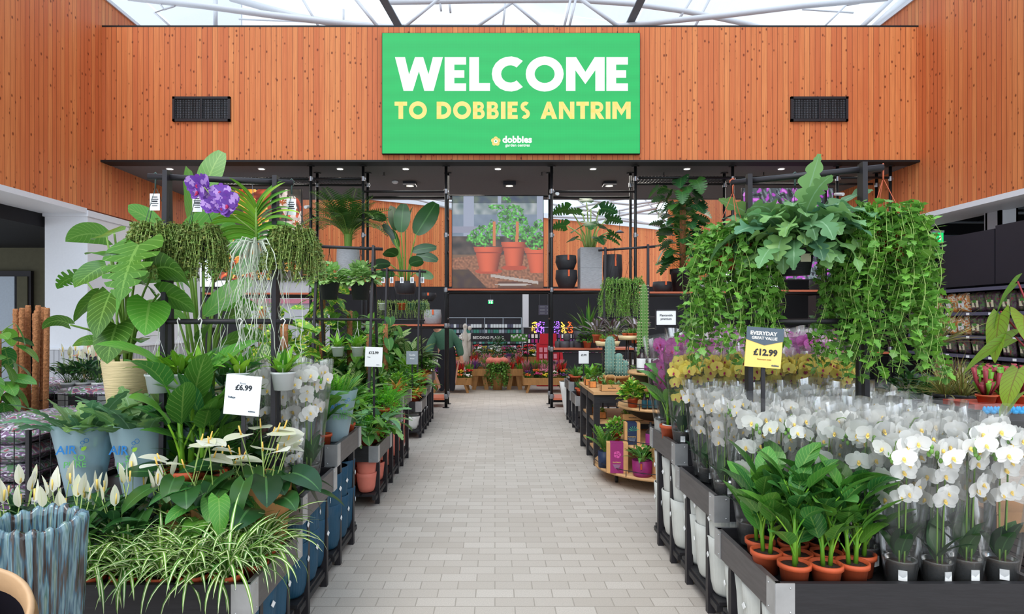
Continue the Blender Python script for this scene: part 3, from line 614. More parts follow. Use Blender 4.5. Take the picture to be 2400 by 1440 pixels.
def pots_pic(x, y):
    n = nz2(x, y, 14); n2 = nz2(x, y, 45, 3)
    c = (116, 128, 132) if y > .5 else (120, 92, 72)
    if y > .56:
        c = (118+14*n, 132+14*n, 150+12*n)
        if .12 < x < .24 or .5 < x < .54 or x > .93: c = (150, 158, 178)
        elif y > .8: c = (134+60*n, 146+50*n, 150+50*n) if y < .92 else (80+30*n, 92+30*n, 96)
        if .60 < y < .67: c = (140, 142, 160)
    elif y > .36: c = (76+40*n, 66+34*n, 62+30*n)
    if y < .36 - .04*(x-.5)**2*4: c = (142+50*n2, 96+36*n2, 72+28*n2)
    if y < .2 and (x < .38 - y): c = (70+20*n, 52+20*n, 44)
    if y < .2 - .3*(x-.75)*(x > .75) and x > .5: c = (96+20*n, 62+20*n, 46) if y < .07 else c
    def pot(cx, b0, t0, rb, rt):
        nonlocal c
        if b0 < y < t0:
            f = (y-b0)/(t0-b0); hw = rb + (rt-rb)*f + (.012 if f > .78 else 0)
            if abs(x-cx) < hw: s_ = 1 - .35*abs((x-cx)/hw + .2)**2; c = (214*s_, 98*s_, 66*s_)
            if abs(x-cx) < hw and .74 < f < .78: c = (150, 60, 40)
    if el(x, y, .4, .18, .15, .03) or el(x, y, .68, .22, .14, .03): c = (176, 74, 50)
    pot(.68, .24, .5, .09, .13); pot(.4, .18, .45, .10, .155); pot(.95, .16, .44, .09, .15)
    if el(x, y, .67, .035 + .0, .2, .012) or (abs(y-.09+.15*(x-.72)) < .016 and .42 < x < .95): c = (176, 166, 160)
    for cx, cy_, rx, ry in ((.36,.58,.16,.1), (.24,.54,.08,.05), (.45,.66,.07,.07), (.34,.5,.12,.05), (.66,.82,.13,.09), (.57,.76,.07,.09), (.74,.72,.10,.08), (.62,.64,.09,.1), (.86,.6,.13,.08), (.93,.5,.12,.08), (.95,.66,.06,.08), (.6,.95,.05,.03), (.5,.88,.1,.03), (.7,.56,.08,.05)):
        q = el(x + .03*nz2(x, y, 22, 5), y + .03*nz2(x, y, 22, 8), cx, cy_, rx, ry)
        if q and n2 + nz2(x, y, 30, 9) > -.32: g = 1 + .9*n2 + .5*n; c = (74*g, 136*g, 62*g)
    if abs(x-.46-.02*(y-.5)) < .016 and .45 < y < .72 or abs(x-.71-.03*(y-.5)) < .016 and .5 < y < .72: c = (196, 120, 76)
    return tuple(max(0, min(255, v)) for v in c)
def flowers_pic(x, y):
    a = nz2(x, y, 6, 1); bb = nz2(x + .4*a, y - .3*a, 9, 4); d = nz2(x, y, 26, 7)
    best = 9; col = (52, 46, 40)
    for i, (cx, cy_) in enumerate(((.2,.82),(.5,.7),(.8,.86),(.12,.5),(.42,.38),(.72,.5),(.95,.62),(.25,.16),(.58,.1),(.9,.2),(.35,.95),(.65,.3))):
        dx, dy = x-cx+.03*a, y-cy_+.03*bb; r_ = math.hypot(dx, dy); an = math.atan2(dy, dx); pr_ = .15*(.72+.28*cos(an*7+i*1.7))
        if r_ < pr_ and r_ < best:
            best = r_; f = r_/pr_; s_ = 1 + .25*d
            col = ((120*s_, 30, 20) if f < .22 else (200*s_, 60, 26) if f < .5 else (238*s_, 150*s_, 52) if f < .85 else (248, 206, 110))
            if i in (2, 6, 5): col = ((160*s_, 90, 40) if f < .3 else (222*s_, 206*s_, 196*s_))
    if best == 9: g = 1 + .8*bb; col = (70*g, 64*g, 52*g) if a > -.1 else (170*g, 70*g, 40*g)
    return tuple(max(0, min(255, v)) for v in col)
def lavender_pic(x, y):
    a = nz2(x, y, 9, 2); d = nz2(x*1.0+.3*y, y*.25, 40, 7); e = nz2(x, y, 20, 5)
    g = 1 + .8*d; col = (74*g, 84*g, 92*g)
    if d > .22: col = (120, 134, 140)
    if e > .16 and a > -.2: col = (150+80*e, 56+60*e, 170+60*e)
    if e > .42: col = (214, 130, 224)
    if e < -.34: col = (30, 36, 46)
    return tuple(max(0, min(255, v)) for v in col)
for nm, lab, fn, (a0, b0, a1, b1), y in (('picture_screen', 'square lit picture of terracotta pots on a table', pots_pic, (1060, 460, 1273, 675), 11.02),
    ('picture_screen', 'square lit picture of orange and red flowers', flowers_pic, (496, 444, 706, 656), 11.31), ('picture_screen', 'square lit picture of purple flowers, behind the big hanging fern', lavender_pic, (1741, 441, 1953, 655), 11.31)):
    x0, x1, z0, z1 = WX(a0, y), WX(a1, y), WZ(b1, y), WZ(b0, y)
    t = thing(nm, lab, 'picture', ((x0+x1)/2, y, (z0+z1)/2)); b = MB(); b.box((0, .035, 0), (x1-x0+.02, .06, z1-z0+.02)); obj('casing', b, 'black_metal', t)
    o = bpy.data.objects.new('image_face', paint('image_face', fn)); C.objects.link(o); o.parent = t; o.scale = (x1-x0, 1, z1-z0)
# ================================================================ DISPLAY TABLES
def tray_table(lab, x0, x1, y0, y1, z, aisle, dip=.035, zs=.11, h=.125, front='tray_black', group=None, slats=False, lfx=.15):
    cx, cy_ = (x0+x1)/2, (y0+y1)/2; t = thing('display_table', lab, 'display table', (cx, cy_, 0), 0, group)
    w_, d_ = x1-x0, y1-y0; hw, hd = w_/2, d_/2
    b = MB(); b.box((0, -hd+.012, z-h/2), (w_, .024, h)); obj('front_board', b, front, t)
    b = MB(); b.box((0, hd-.012, z-h/2), (w_, .024, h)); obj('back_board', b, front, t)
    for s_ in (-1, 1): b = MB(); b.box((s_*(hw-.012), 0, z-h/2), (.024, d_, h)); obj('side_board', b, 'tray_side', t)
    for sx in (-1, 1):
        for sy in (-1, 1):
            b = MB(); b.box((sx*(hw+.001), sy*(hd-.035), z-h/2), (.006, .075, h+.006)); b.box((sx*(hw-.035), sy*(hd+.001), z-h/2), (.075, .006, h+.006))
            for k in (-1, 1):
                b.ball((sx*(hw+.004), sy*(hd-.055), z-h/2+k*(h/2-.016)), .004, 6); b.ball((sx*(hw-.055), sy*(hd+.004), z-h/2+k*(h/2-.016)), .004, 6)
            obj('corner_bracket', b, 'galv', t)
    b = MB(); b.box((0, 0, z-dip), (w_-.05, d_-.05, .01)); obj('tray_base', b, 'tray_liner', t)
    if slats:
        b = MB()
        for i in range(5): b.box((0, -hd+.1+i*(d_-.2)/4, z-.012), (w_-.06, .06, .02))
        obj('slat_top', b, 'tray_black', t)
    for sx in (-1, 1):
        for sy in (-1, 1): b = MB(); b.box((sx*(hw-.03), sy*(hd-lfx), (z-h)/2), (.035, .035, z-h)); obj('leg', b, 'black_metal', t)
    b = MB()
    n = max(3, int(w_/.12))
    for i in range(n): b.box((-hw+.08+(w_-.16)*i/(n-1), 0, zs-.01), (.1, d_-.04, .018))
    for sy in (-1, 1): b.box((0, sy*(hd-lfx), zs-.035), (w_-.06, .03, .03))
    for sx in (-1, 1): b.box((sx*(hw-.035), 0, zs-.035), (.03, d_-.05, .03))
    obj('lower_shelf', b, 'tray_black', t)
    return t
LX, RX = -.9375, 1.08
ZT = (.49, .64, .765)
G1 = 'black display tables stepping up on the left of the aisle'
tray_table('front black display table on the left, holding the spider plants', -2.25, LX, 2.37, 3.0, ZT[0], 1, .082)
tray_table('second black display table on the left, one step above the spider plants', -2.25, LX, 3.01, 3.66, ZT[1], 1)
tray_table('tallest black display table of the front left block, white orchids beside it', -2.25, LX, 3.67, 4.32, ZT[2], 1)
tray_table('front black display table on the right, holding white orchids and terracotta pots', RX, 2.12, 2.38, 3.03, ZT[0], -1, .05)
tray_table('second black display table on the right, one step above the front one', RX, 2.2, 3.04, 3.69, ZT[1], -1)
tray_table('tallest black display table of the front right block, holding yellow orchids', RX, 2.3, 3.70, 4.3, ZT[2], -1)
tray_table('black display table behind the yellow orchids, holding the pink orchids', 1.46, 2.5, 4.33, 5.0, .86, -1)
Z2 = (.50, .62, .74)
tray_table('low black table over salmon pots, beyond the front left block', -2.2, LX, 4.95, 5.6, Z2[0], 1)
tray_table('middle black table over tall salmon planters on the left', -2.2, LX, 5.61, 6.26, Z2[1], 1)
tray_table('high black table of ferns over salmon planters on the left', -2.2, LX, 6.27, 6.95, Z2[2], 1)
tray_table('low black table over white bowls further down the left side', -2.1, LX, 7.85, 8.45, .48, 1)
tray_table('middle black table over white bowls, far left side', -2.1, LX, 8.46, 9.06, .6, 1)
tray_table('farthest black table on the left, just before the pipe frame', -2.1, LX, 9.07, 9.7, .72, 1)
tray_table('small black succulent table beyond the potting table on the right', RX, 1.9, 8.25, 8.9, .5, -1)
tray_table('black succulent table, farthest on the right beside a tall white planter', RX, 1.9, 9.0, 9.6, .62, -1)
# pots -------------------------------------------------------------
def pot_proto(name, lab, cat, r0, r1, h, mt, mi, round_=.0, rip=0, nr=0, n=32, badge=None, rim=.0):
    t = thing(name, lab, cat)
    b = MB(); pr = [(0, 0), (r0*.8, 0), (r0, .012)]
    if round_: pr = [(0, 0), (r0*.72, 0), (r0*.86, round_*.25), (r0, round_)]
    pr += [(r0+(r1-r0)*f, (round_ or .012)+(h-(round_ or .012))*f) for f in (.35, .7, 1)]
    if rim: pr += [(r1+rim, h-.001), (r1+rim, h+.02)]; pr[-3] = (r1, h-.002)
    rr = pr[-1][0]; pr += [(rr-.006, pr[-1][1]+.002)]
    inner = [(rr-.008, pr[-1][1]-.002), (r0*.85, .03), (0, .03)]
    b.lathe(pr, n*(3 if rip else 1), rip=rip, nr=nr); b.lathe(inner, n, mi=1)
    obj('pot_body', b, [mt, mi], t)
    if badge:
        b = MB(); b.box((r1*1.0+.003, 0, h*.68), (.003, .022, .022), rot=Matrix.Rotation(R(45), 3, 'X')); obj('label', b, badge, t)
    return t
blue_p = pot_proto('ribbed_pot', 'x', 'plant pot', .082, .092, .27, 'blue_pot', 'blue_pot_in', .06, .022, 36, badge='label_white')
grey_p = pot_proto('ribbed_pot', 'x', 'plant pot', .086, .10, .29, 'grey_pot', 'grey_pot_in', .07, .018, 36, badge='label_white')
salm_p = pot_proto('smooth_pot', 'x', 'plant pot', .07, .082, .155, 'salmon_pot', 'salmon_pot', .04)
salmt_p = pot_proto('tall_planter', 'x', 'plant pot', .085, .115, .36, 'salmon_pot', 'salmon_pot', .06)
white_p = pot_proto('smooth_bowl', 'x', 'plant pot', .085, .115, .17, 'white_pot', 'white_pot', .05)
whitet_p = pot_proto('tall_planter', 'x', 'plant pot', .1, .16, .44, 'white_pot', 'grey_pot_in', .06)
def stack_row(proto, side, ys, zs, dz, n, what, where, xo=.1, rz=None, grp=None):
    for i, y in enumerate(ys):
        for k in range(n[i] if isinstance(n, (list, tuple)) else n):
            x = (LX - xo) if side < 0 else (RX + xo)
            pos = ('single' if (n[i] if isinstance(n, (list, tuple)) else n) == 1 else ('lower' if k == 0 else 'upper' if k == 1 else 'topmost'))
            put(proto, (x + rnd(-.004, .004), y, zs + k*dz), (0 if side < 0 else pi) + rnd(-.3, .3), f"{pos} {what} in the {ORD[i]} stack {where}", grp)
zs = .112
stack_row(blue_p, -1, (2.47, 2.66, 2.85), zs, .0, 1, 'dark blue ribbed pot', 'under the spider plant table', grp='blue ribbed pots under the left tables')
stack_row(blue_p, -1, (3.14, 3.33, 3.53), zs, .175, 2, 'dark blue ribbed pot', 'under the second left table', grp='blue ribbed pots under the left tables')
stack_row(blue_p, -1, (3.80, 3.99, 4.18), zs, .185, 2, 'dark blue ribbed pot', 'under the tallest left table', grp='blue ribbed pots under the left tables')
for i, y in enumerate((2.47, 2.66, 2.85)): put(blue_p, (LX-.30, y, zs), rnd(-.3, .3), f"inner blue ribbed pot, {ORD[i]} from the front under the spider plants", 'blue ribbed pots under the left tables')
stack_row(grey_p, 1, (2.50, 2.71, 2.92), zs-.05, .0, 1, 'pale grey ribbed pot', 'under the front right table', .11, grp='grey ribbed pots under the right tables')
stack_row(grey_p, 1, (3.16, 3.37, 3.575), zs, .19, 2, 'pale grey ribbed pot', 'under the second right table', .11, grp='grey ribbed pots under the right tables')
stack_row(grey_p, 1, (3.82, 4.03, 4.22), zs, .215, [2, 3, 3], 'pale grey ribbed pot', 'under the yellow orchids', .11, grp='grey ribbed pots under the right tables')
for i, x in enumerate((1.42, 1.64, 1.86)): put(grey_p, (x, 2.5, zs-.05), pi/2, f"grey ribbed pot under the front board, {ORD[i+1]} from the corner", 'grey ribbed pots under the right tables')
g = 'salmon pots under the left tables'
for j, x in enumerate((-1.05, -1.24, -1.43, -1.62)):
    for i, y in enumerate((5.06, 5.25, 5.44)): put(salm_p, (x, y, zs), rnd(0, 6), f"salmon pink bowl pot in row {ORD[i]} back, {ORD[j]} from the aisle".replace('row ', ''), g)
    for i, y in enumerate((5.06, 5.25)): put(salm_p, (x+.0, y+.0, zs+.10), rnd(0, 6), f"upper nested salmon pink bowl, {ORD[i]} row, {ORD[j]} from the aisle", g)
for i, y in enumerate((5.76, 6.0, 6.42, 6.66, 6.86)): put(salmt_p, (-1.08, y, zs), 0, f"tall salmon pink planter, {ORD[i]} along the aisle under the fern tables", g)
g = 'white bowls under the far left tables'
for j, x in enumerate((-1.08, -1.33, -1.58)):
    for i, y in enumerate((7.99, 8.25)): put(white_p, (x, y, zs), 0, f"white bowl under the far left table, {ORD[i]} row, {ORD[j]} from the aisle", g)
for i, y in enumerate((8.62, 8.88)): put(white_p, (-1.08, y, zs), 0, f"white bowl under the middle far left table, {ORD[i]} along the aisle", g)
for i, y in enumerate((9.2, 9.5)): put(whitet_p, (-1.12, y, zs), 0, f"tall white planter under the farthest left table, {ORD[i]} along the aisle")
put(whitet_p, (1.22, 9.8, .0), 0, 'tall white tapered planter on the floor beside the pipe frame', None, 1.25)
# ================================================================ HANGING RACKS
def rack(lab, a, b_, foot, splay, zl, wd=.024, ext=.09, lowdx=0):
    a, b_ = V(a), V(b_); t = thing('hanging_rack', lab, 'rack', (0, 0, 0)); d = (b_-a).normalized(); n = V((-d.y, d.x, 0)).normalized()
    m = MB(); m.tube([a - d*ext, b_ + d*ext], .0155, 10); obj('top_rail', m, 'black_metal', t)
    for p in (a, b_):
        for s_ in (-1, 1): m = MB(); m.bar(p + V((0,0,.03)) + n*s_*.02, V((p.x, p.y, foot)) + n*s_*splay, wd, wd*1.15); obj('leg', m, 'black_metal', t)
    f = (a.z-zl)/(a.z-foot); o_ = n*(.02+(splay-.02)*f)
    for s_ in (-1,):
        m = MB(); m.tube([V((a.x, a.y, zl)) + o_*s_ - d*ext, V((b_.x, b_.y, zl)) + o_*s_ + d*ext], .0135, 8); obj('lower_rail', m, 'black_metal', t)
    return t
rack('black A-frame hanging rack in the front left display, purple orchid on it', (-1.668, 3.15, 2.235), (-1.155, 3.26, 2.235), .645, .09, 1.5)
rack('black A-frame hanging rack in the front right display, big fern on it', (1.309, 3.19, 2.225), (1.80, 3.03, 2.245), .645, .08, 1.5)
rack('black A-frame rack with two lime leaved baskets, beyond the purple orchid', (-1.74, 6.1, 2.24), (-1.2, 6.12, 2.22), .745, .3, 1.52)
rack('small far black A-frame rack with tiny hanging planters, left side', (-1.55, 8.9, 2.24), (-1.08, 8.9, 2.22), .73, .28, 1.52)
rack('black A-frame rack with trailing string plants, right of the aisle', (1.42, 7.95, 2.42), (1.93, 7.8, 2.44), .0, .38, 1.55)
# ================================================================ SIGNS
def sign(lab, x, y, z, w_, h_, zfoot, rz=0, ry=0, card='paper_white', post=True):
    t = thing('price_sign', lab, 'sign', (x, y, z), rz)
    b = MB(); b.box((0, 0, 0), (w_, .006, h_), rot=Matrix.Rotation(ry, 3, 'Y')); obj('card', b, card, t)
    if post: b = MB(); b.box((0, .008, (zfoot-z)/2 - h_*.2), (.018, .008, (z-zfoot)-h_*.2)); obj('post', b, 'black_metal', t)
    return t
s1 = sign('white price card reading £6.99 on a black post, front left', WX(569, 2.88), 2.88, WZ(927, 2.88), .165, .185, .50, 0, R(5))
m = lambda x, z, rot=0: face_cam(x, -.0042, z) @ Matrix.Rotation(rot, 4, 'Z')
text('lettering', 'From', .013, 'card_grey', s1, m(.003, .055, R(-5))); text('lettering', '£6.99', .035, 'ink', s1, m(.006, .034, R(-5)), .0012); text('lettering', 'Foliage', .012, 'slate', s1, m(-.05, -.008, R(-5)), .0004); text('lettering', 'dobbies', .0105, 'slate', s1, m(.042, -.076, R(-5)), .0003)
s2 = sign('yellow and slate EVERYDAY GREAT VALUE card priced £12.99, front right', WX(1790, 2.84), 2.84, WZ(816, 2.84), .166, .18, .62, 0, R(4.5), 'yellow_card')
b = MB(); b.prism([(-.0855,.0935),(.0855,.0935),(.0855,.035),(0,.012),(-.0855,.035)], -.0046, -.003, 0, lambda x, y, z: Matrix.Rotation(R(4.5), 3, 'Y') @ V((x, z, y))); obj('banner', b, 'slate', s2)
text('lettering', 'EVERYDAY', .024, 'glow_white', s2, face_cam(-.003, -.006, .066) @ Matrix.Rotation(R(-4.5), 4, 'Z'), .0008, sx=1.05); text('lettering', 'GREAT VALUE', .0185, 'glow_white', s2, face_cam(.001, -.006, .044) @ Matrix.Rotation(R(-4.5), 4, 'Z'), .0006)  # card's printed letters glow by emission, though they are no lamp
text('lettering', '£12.99', .04, 'ink', s2, m(.006, -.022, R(-4.5)), .0014); text('lettering', 'dobbies', .011, 'slate', s2, m(.05, -.082, R(-4.5)), .0003); text('lettering', 'Phalaenopsis orchid', .008, 'timber', s2, m(0, -.053, R(-4.5)))
s3 = sign('white price card reading £12.99 standing among the ferns', WX(876, 5.2), 5.2, WZ(837, 5.2), .145, .165, .52, 0, R(2))
text('lettering', '£12.99', .03, 'ink', s3, m(0, .035, R(-2)), .001); text('lettering', 'Foliage', .009, 'slate', s3, m(-.04, .0, 0)); text('lettering', 'dobbies', .009, 'slate', s3, m(.035, -.066, 0))
s4 = sign('pale blue-grey card standing among foliage beside the pipe frame, left', WX(966, 7.0), 7.0, WZ(839, 7.0), .13, .15, .76, 0, 0, 'card_grey')
text('lettering', 'Guide', .03, 'paper_white', s4, m(0, .03), .0005); text('lettering', 'Prices', .02, 'paper_white', s4, m(0, -.01), .0005)
s5 = sign('small white price card reading £2.99 beyond the potting table', WX(1368, 8.6), 8.6, WZ(838, 8.6), .14, .175, .52)
text('lettering', '£2.99', .034, 'ink', s5, m(0, .03), .001)
s6 = sign('white card reading Plantsmith premium in a black frame, above pink orchids', WX(1561, 6.0), 6.0, WZ(745, 6.0), .19, .14, 1.45, post=False)
b = MB()
for q in (-1, 1): b.box((q*.1, .002, -.02), (.012, .02, .2)); b.box((0, .002, q*.075), (.2, .02, .012))
obj('frame', b, 'black_metal', s6); b = MB(); b.b2((-.015, .008, WZ(745, 6.0)*-1+.0), (.015, .016, .0)); obj('post', b, 'black_metal', s6)
text('lettering', 'Plantsmith', .03, 'ink', s6, m(0, .022), .0003); text('lettering', 'premium', .03, 'ink', s6, m(0, -.012), .0003)
# ================================================================ POTTING TABLE AND ROUND TIERED STAND
t = thing('potting_table', 'dark wood framed table with pale top holding boxed succulents', 'table', (1.46, 6.95, 0))
b = MB(); b.box((0, 0, .755), (.88, 1.1, .03)); obj('tabletop', b, 'ply', t)
for z in (.44, .13): b = MB(); b.box((0, 0, z), (.8, 1.04, .025)); obj('shelf', b, 'ply', t); b = MB(); b.box((0, -.52, z-.03), (.8, .03, .05)); b.box((-.4, 0, z-.03), (.03, 1.04, .05)); obj('shelf_rail', b, 'tray_black', t)
for x in (-.4, .4):
    for y in (-.5, 0, .5): b = MB(); b.box((x, y, .37), (.06, .06, .74)); obj('leg', b, 'tray_black', t)
b = MB(); b.box((0, -.51, .70), (.8, .03, .09)); b.box((-.41, 0, .70), (.03, 1.0, .09)); obj('apron', b, 'tray_black', t)
RC = (1.64, 5.95)
t = thing('tiered_stand', 'round four tier display stand on castors with gift boxes and bottles', 'display stand', (RC[0], RC[1], 0))
for z, r_ in ((.125, .68), (.36, .55), (.69, .46), (1.01, .36)):
    b = MB(); b.lathe([(0, -.012), (r_, -.012), (r_, .012), (0, .012)], 40, (0, 0, z)); obj('tier', b, 'ply', t)
    b = MB(); n = 40; b.tube([(r_*1.0*cos(2*pi*i/n), r_*sin(2*pi*i/n), z+.055) for i in range(n+1)], .004, 5); 
    for i in range(0, n, 5): b.tube([(r_*cos(2*pi*i/n), r_*sin(2*pi*i/n), z), (r_*cos(2*pi*i/n), r_*sin(2*pi*i/n), z+.055)], .004, 5)
    obj('guard_wire', b, 'black_metal', t)
    if z > .2: b = MB(); b.lathe([(r_*.55, -.12), (r_*.97, -.013)], 32, (0, 0, z)); obj('tier_cone', b, 'black', t)
b = MB(); b.box((0, 0, .55), (.16, .16, .95)); obj('post', b, 'black_metal', t)
for a in (200, 250, 300, 340, 90, 150):
    b = MB(); b.tube([(-.012, 0, 0), (.012, 0, 0)], .032, 14, 1); b.box((0, 0, .045), (.03, .02, .05)); o = obj('castor', b, ['black_metal', 'rubber'], t); o.location = (.54*cos(R(a)), .54*sin(R(a)), .033)
# gift boxes
def gift(lab, x, y, z, band, w_=.2, h_=.27, rz=0, title=True):
    t = thing('gift_box', lab, 'box', (x, y, z), rz)
    b = MB(); b.b2((-w_/2, -.05, 0), (w_/2, .05, h_)); obj('carton', b, 'kraft', t)
    b = MB(); b.b2((-w_*.33, -.0515, .0), (w_*.28, -.05, h_+.001)); b.b2((-w_*.33, -.0515, h_), (w_*.28, .05, h_+.0015)); obj('sleeve', b, band, t)
    b = MB()
    if band == 'navy':
        for s_, cx, cz, sc_ in ((1, 0.01, h_*.62, 1), (-1, -.03, h_*.60, .6)):
            for k in range(6):
                a = R(20+26*k); b.v += [V((cx, -.0525, cz)), V((cx+.045*sc_*cos(a)-.004, -.0525, cz+.045*sc_*sin(a))), V((cx+.05*sc_*cos(a), -.0525, cz+.05*sc_*sin(a))), V((cx+.045*sc_*cos(a+.15), -.0525, cz+.045*sc_*sin(a+.15)))]; q = len(b.v); b.face([q-4, q-3, q-2, q-1], 0, sm=False)
        obj('leaf_print', b, 'fern_green', t)
    else:
        for k in range(5): a = R(72*k); b.lathe([(0, 0), (.016, 0)], 8, (.018*cos(a), .018*sin(a), 0), 0)
        o = obj('flower_print', b, 'fluor_magenta', t); o.location = (0, -.0525, h_*.62); o.rotation_euler = (R(90), 0, 0)
    text('lettering', 'PLANTSMITH', .012, 'gold', t, face_cam(-.005, -.052, h_*.36), .0003, .0005)
    b = MB()
    for k in range(4): b.box((-.005, -.052, h_*.28-.009*k), (.07-.01*k, .001, .003))
    obj('small_print', b, 'card_grey', t)
    return t
gift('magenta banded kraft gift box on the bottom tier of the round stand', 1.105, 5.60, .138, 'magenta', .19, .27, R(-8))
gift('navy banded kraft gift box on the bottom tier, beside the crimson pot', 1.49, 5.40, .138, 'navy', .22, .27, R(2))
gift('smaller navy banded gift box on the second tier of the round stand', 1.26, 5.70, .373, 'navy', .14, .2, R(-4))
# bottles
def bottle(lab, x, y, z, h_, r_, lm, grp):
    global _bot
    key = (h_, lm)
    if key not in _bot:
        t = thing('bottle', lab, 'bottle'); b = MB(); b.lathe([(0,0),(r_,0),(r_,h_*.62),(r_*.45,h_*.74),(r_*.42,h_*.8)], 12); obj('bottle_body', b, 'bottle_dark', t)
        b = MB(); b.lathe([(r_*1.03,h_*.1),(r_*1.04,h_*.55)], 12); obj('label', b, lm, t); b = MB(); b.lathe([(r_*.5,h_*.8),(r_*.5,h_*.9),(r_*.2,h_*.92),(r_*.2,h_),(0,h_)], 10); b.box((r_*.3, 0, h_*.97), (r_*.9, r_*.4, h_*.05)); obj('pump', b, 'black', t); _bot[key] = t
    return put(_bot[key], (x, y, z), rnd(0, 6), lab, grp)
_bot = {}
for i in range(6): bottle(f'small dark spray bottle with plum label on the top tier, {ORD[i]} from the aisle', 1.40+.048*i, 5.71-.006*i, 1.023, .13, .021, 'purple_label', 'plum label bottles on the top tier')
for i in range(2): bottle(f"large dark pump bottle at the back of the top tier, {ORD[i]} from the aisle", 1.38+.11*i, 5.80, 1.023, .24, .05, 'label_white', None)
for i in range(7): bottle(f'small dark spray bottle with teal label on the third tier, {ORD[i]} from the aisle', 1.36+.052*i, 5.63-.006*i, .703, .15, .023, 'teal_label', 'teal label bottles on the third tier')
for i in range(2): bottle(f"amber pump bottle with purple label on the second tier, {ORD[i]} from the aisle", 1.40+.11*i, 5.56, .373, .22, .045, 'purple_label', None)
# succulent carry boxes
def carry(lab, x, y, z, n=3, grp=None):
    t = thing('carry_box', lab, 'box', (x, y, z)); w_ = .075*n
    b = MB(); b.b2((-w_/2, -.045, 0), (w_/2, -.04, .07)); b.b2((-w_/2, .04, 0), (w_/2, .045, .07)); b.b2((-w_/2, -.045, 0), (-w_/2+.005, .045, .07)); b.b2((w_/2-.005, -.045, 0), (w_/2, .045, .07)); b.b2((-w_/2, -.045, 0), (w_/2, .045, .005)); obj('carton', b, 'orange_bag' if n == 1 else 'kraft', t)
    b = MB()
    if n > 1:
        b.tube([(-.05, .042, .06), (-.05, .042, .14), (-.03, .042, .16), (.03, .042, .16), (.05, .042, .14), (.05, .042, .06)], .008, 6); obj('handle', b, 'kraft', t)
        text('lettering', 'succulents', .02, 'ink', t, face_cam(0, -.046, .035), .0003, .0005)
    return t
CB = [('kraft carry box of succulents, front centre of the potting table', 1.22, 6.5, .77, 3), ('kraft carry box of succulents, front right of the potting table', 1.50, 6.5, .77, 3),
      ('small orange succulent box, left back of the potting table', 1.07, 7.1, .77, 1), ('small orange succulent box, farthest back on the potting table', 1.09, 7.3, .77, 1), ('small orange succulent box, beside the aisle on the potting table', 1.08, 6.85, .77, 1), ('small orange succulent box behind the carry boxes', 1.25, 6.95, .77, 1),
      ('kraft carry box on the middle shelf of the potting table', 1.45, 6.56, .453, 3), ('small kraft box on the middle shelf beside the aisle', 1.16, 6.7, .453, 1), ('small kraft box on the middle shelf further back', 1.12, 7.1, .453, 1), ('kraft box on the lowest shelf of the potting table', 1.2, 6.6, .143, 3), ('small kraft box on the lowest shelf further back', 1.15, 7.1, .143, 1)]
for q in CB: carry(*q)
# ================================================================ LEFT BACKGROUND: compost bags in wire cages
def printmat(name, cols, sc_=14):
    m, t, b = new(name); tc = N(t, 'TexCoord'); nz = N(t, 'TexNoise', Scale=float(sc_), Detail=1.5); mp = N(t, 'Mapping'); mp.inputs['Scale'].default_value = (1, 1.6, 1.4); oi = N(t, 'ObjectInfo')
    L(t, tc.outputs['Object'], mp.inputs[0]); cb = N(t, 'CombineXYZ'); L(t, math_(t, 'MULTIPLY', oi.outputs['Random'], 30.0), cb.inputs[0]); L(t, cb.outputs[0], mp.inputs[1]); L(t, mp.outputs[0], nz.inputs['Vector']); cr = N(t, 'ValToRGB'); cr.color_ramp.interpolation = 'CONSTANT'
    e = cr.color_ramp.elements; n = len(cols)
    for i, c in enumerate(cols):
        q = e[i] if i < 2 else e.new(.9)
        q.position = .30 + .42*i/n if i else 0; q.color = lin(c)
    L(t, nz.outputs['Fac'], cr.inputs[0]); L(t, cr.outputs[0], b.inputs['Base Color']); b.inputs['Roughness'].default_value = .3
printmat('compost_print', [(92, 70, 98), (196, 192, 204), (116, 88, 122), (90, 128, 92), (160, 156, 170), (150, 90, 98), (98, 76, 104)], 16)
printmat('bark_print', [(62, 44, 56), (96, 70, 84), (84, 60, 74), (84, 120, 66), (110, 84, 96), (150, 70, 66)], 13); printmat('orange_print', [(226, 140, 70), (240, 170, 100), (236, 232, 214), (200, 110, 60), (80, 130, 90)], 12); printmat('teal_print', [(60, 128, 112), (230, 224, 200), (226, 140, 90), (40, 90, 84)], 12)
def bag(w_, d_, h_, seed, up=False):
    b = MB(); n, m_ = 14, 10; rs = random.Random(seed); ph = [rs.uniform(0, 6) for _ in range(8)]
    for top in (1, -1):
        k = len(b.v)
        for j in range(m_+1):
            for i in range(n+1):
                u_, v_ = i/n*2-1, j/m_*2-1; e = (1-u_**6)*(1-v_**6); e = max(0, e)**.5
                z = top*h_/2*e*(1+.16*sin(5*u_+ph[0])*cos(4*v_+ph[1])+.1*sin(11*u_+ph[2]+3*v_)) 
                b.v.append(V((u_*w_/2*(1-.03*abs(v_)), v_*d_/2*(1+.03*sin(4*u_+ph[4])), z)))
        for j in range(m_):
            for i in range(n):
                a = k+j*(n+1)+i; q = [a, a+1, a+n+2, a+n+1]; b.face(q if top > 0 else q[::-1])
    return b
bags = []
for s_ in range(3):
    t = thing('compost_bag', 'x', 'bag'); b = bag(.56, .40, .105, s_); 
    for v in b.v: v.z += .052
    obj('bag_body', b, 'compost_print', t); b = MB(); b.box((.285, 0, .052), (.03, .38, .003)); b.box((-.285, 0, .052), (.03, .38, .003)); obj('seam', b, 'plum_bag', t); bags.append(t)
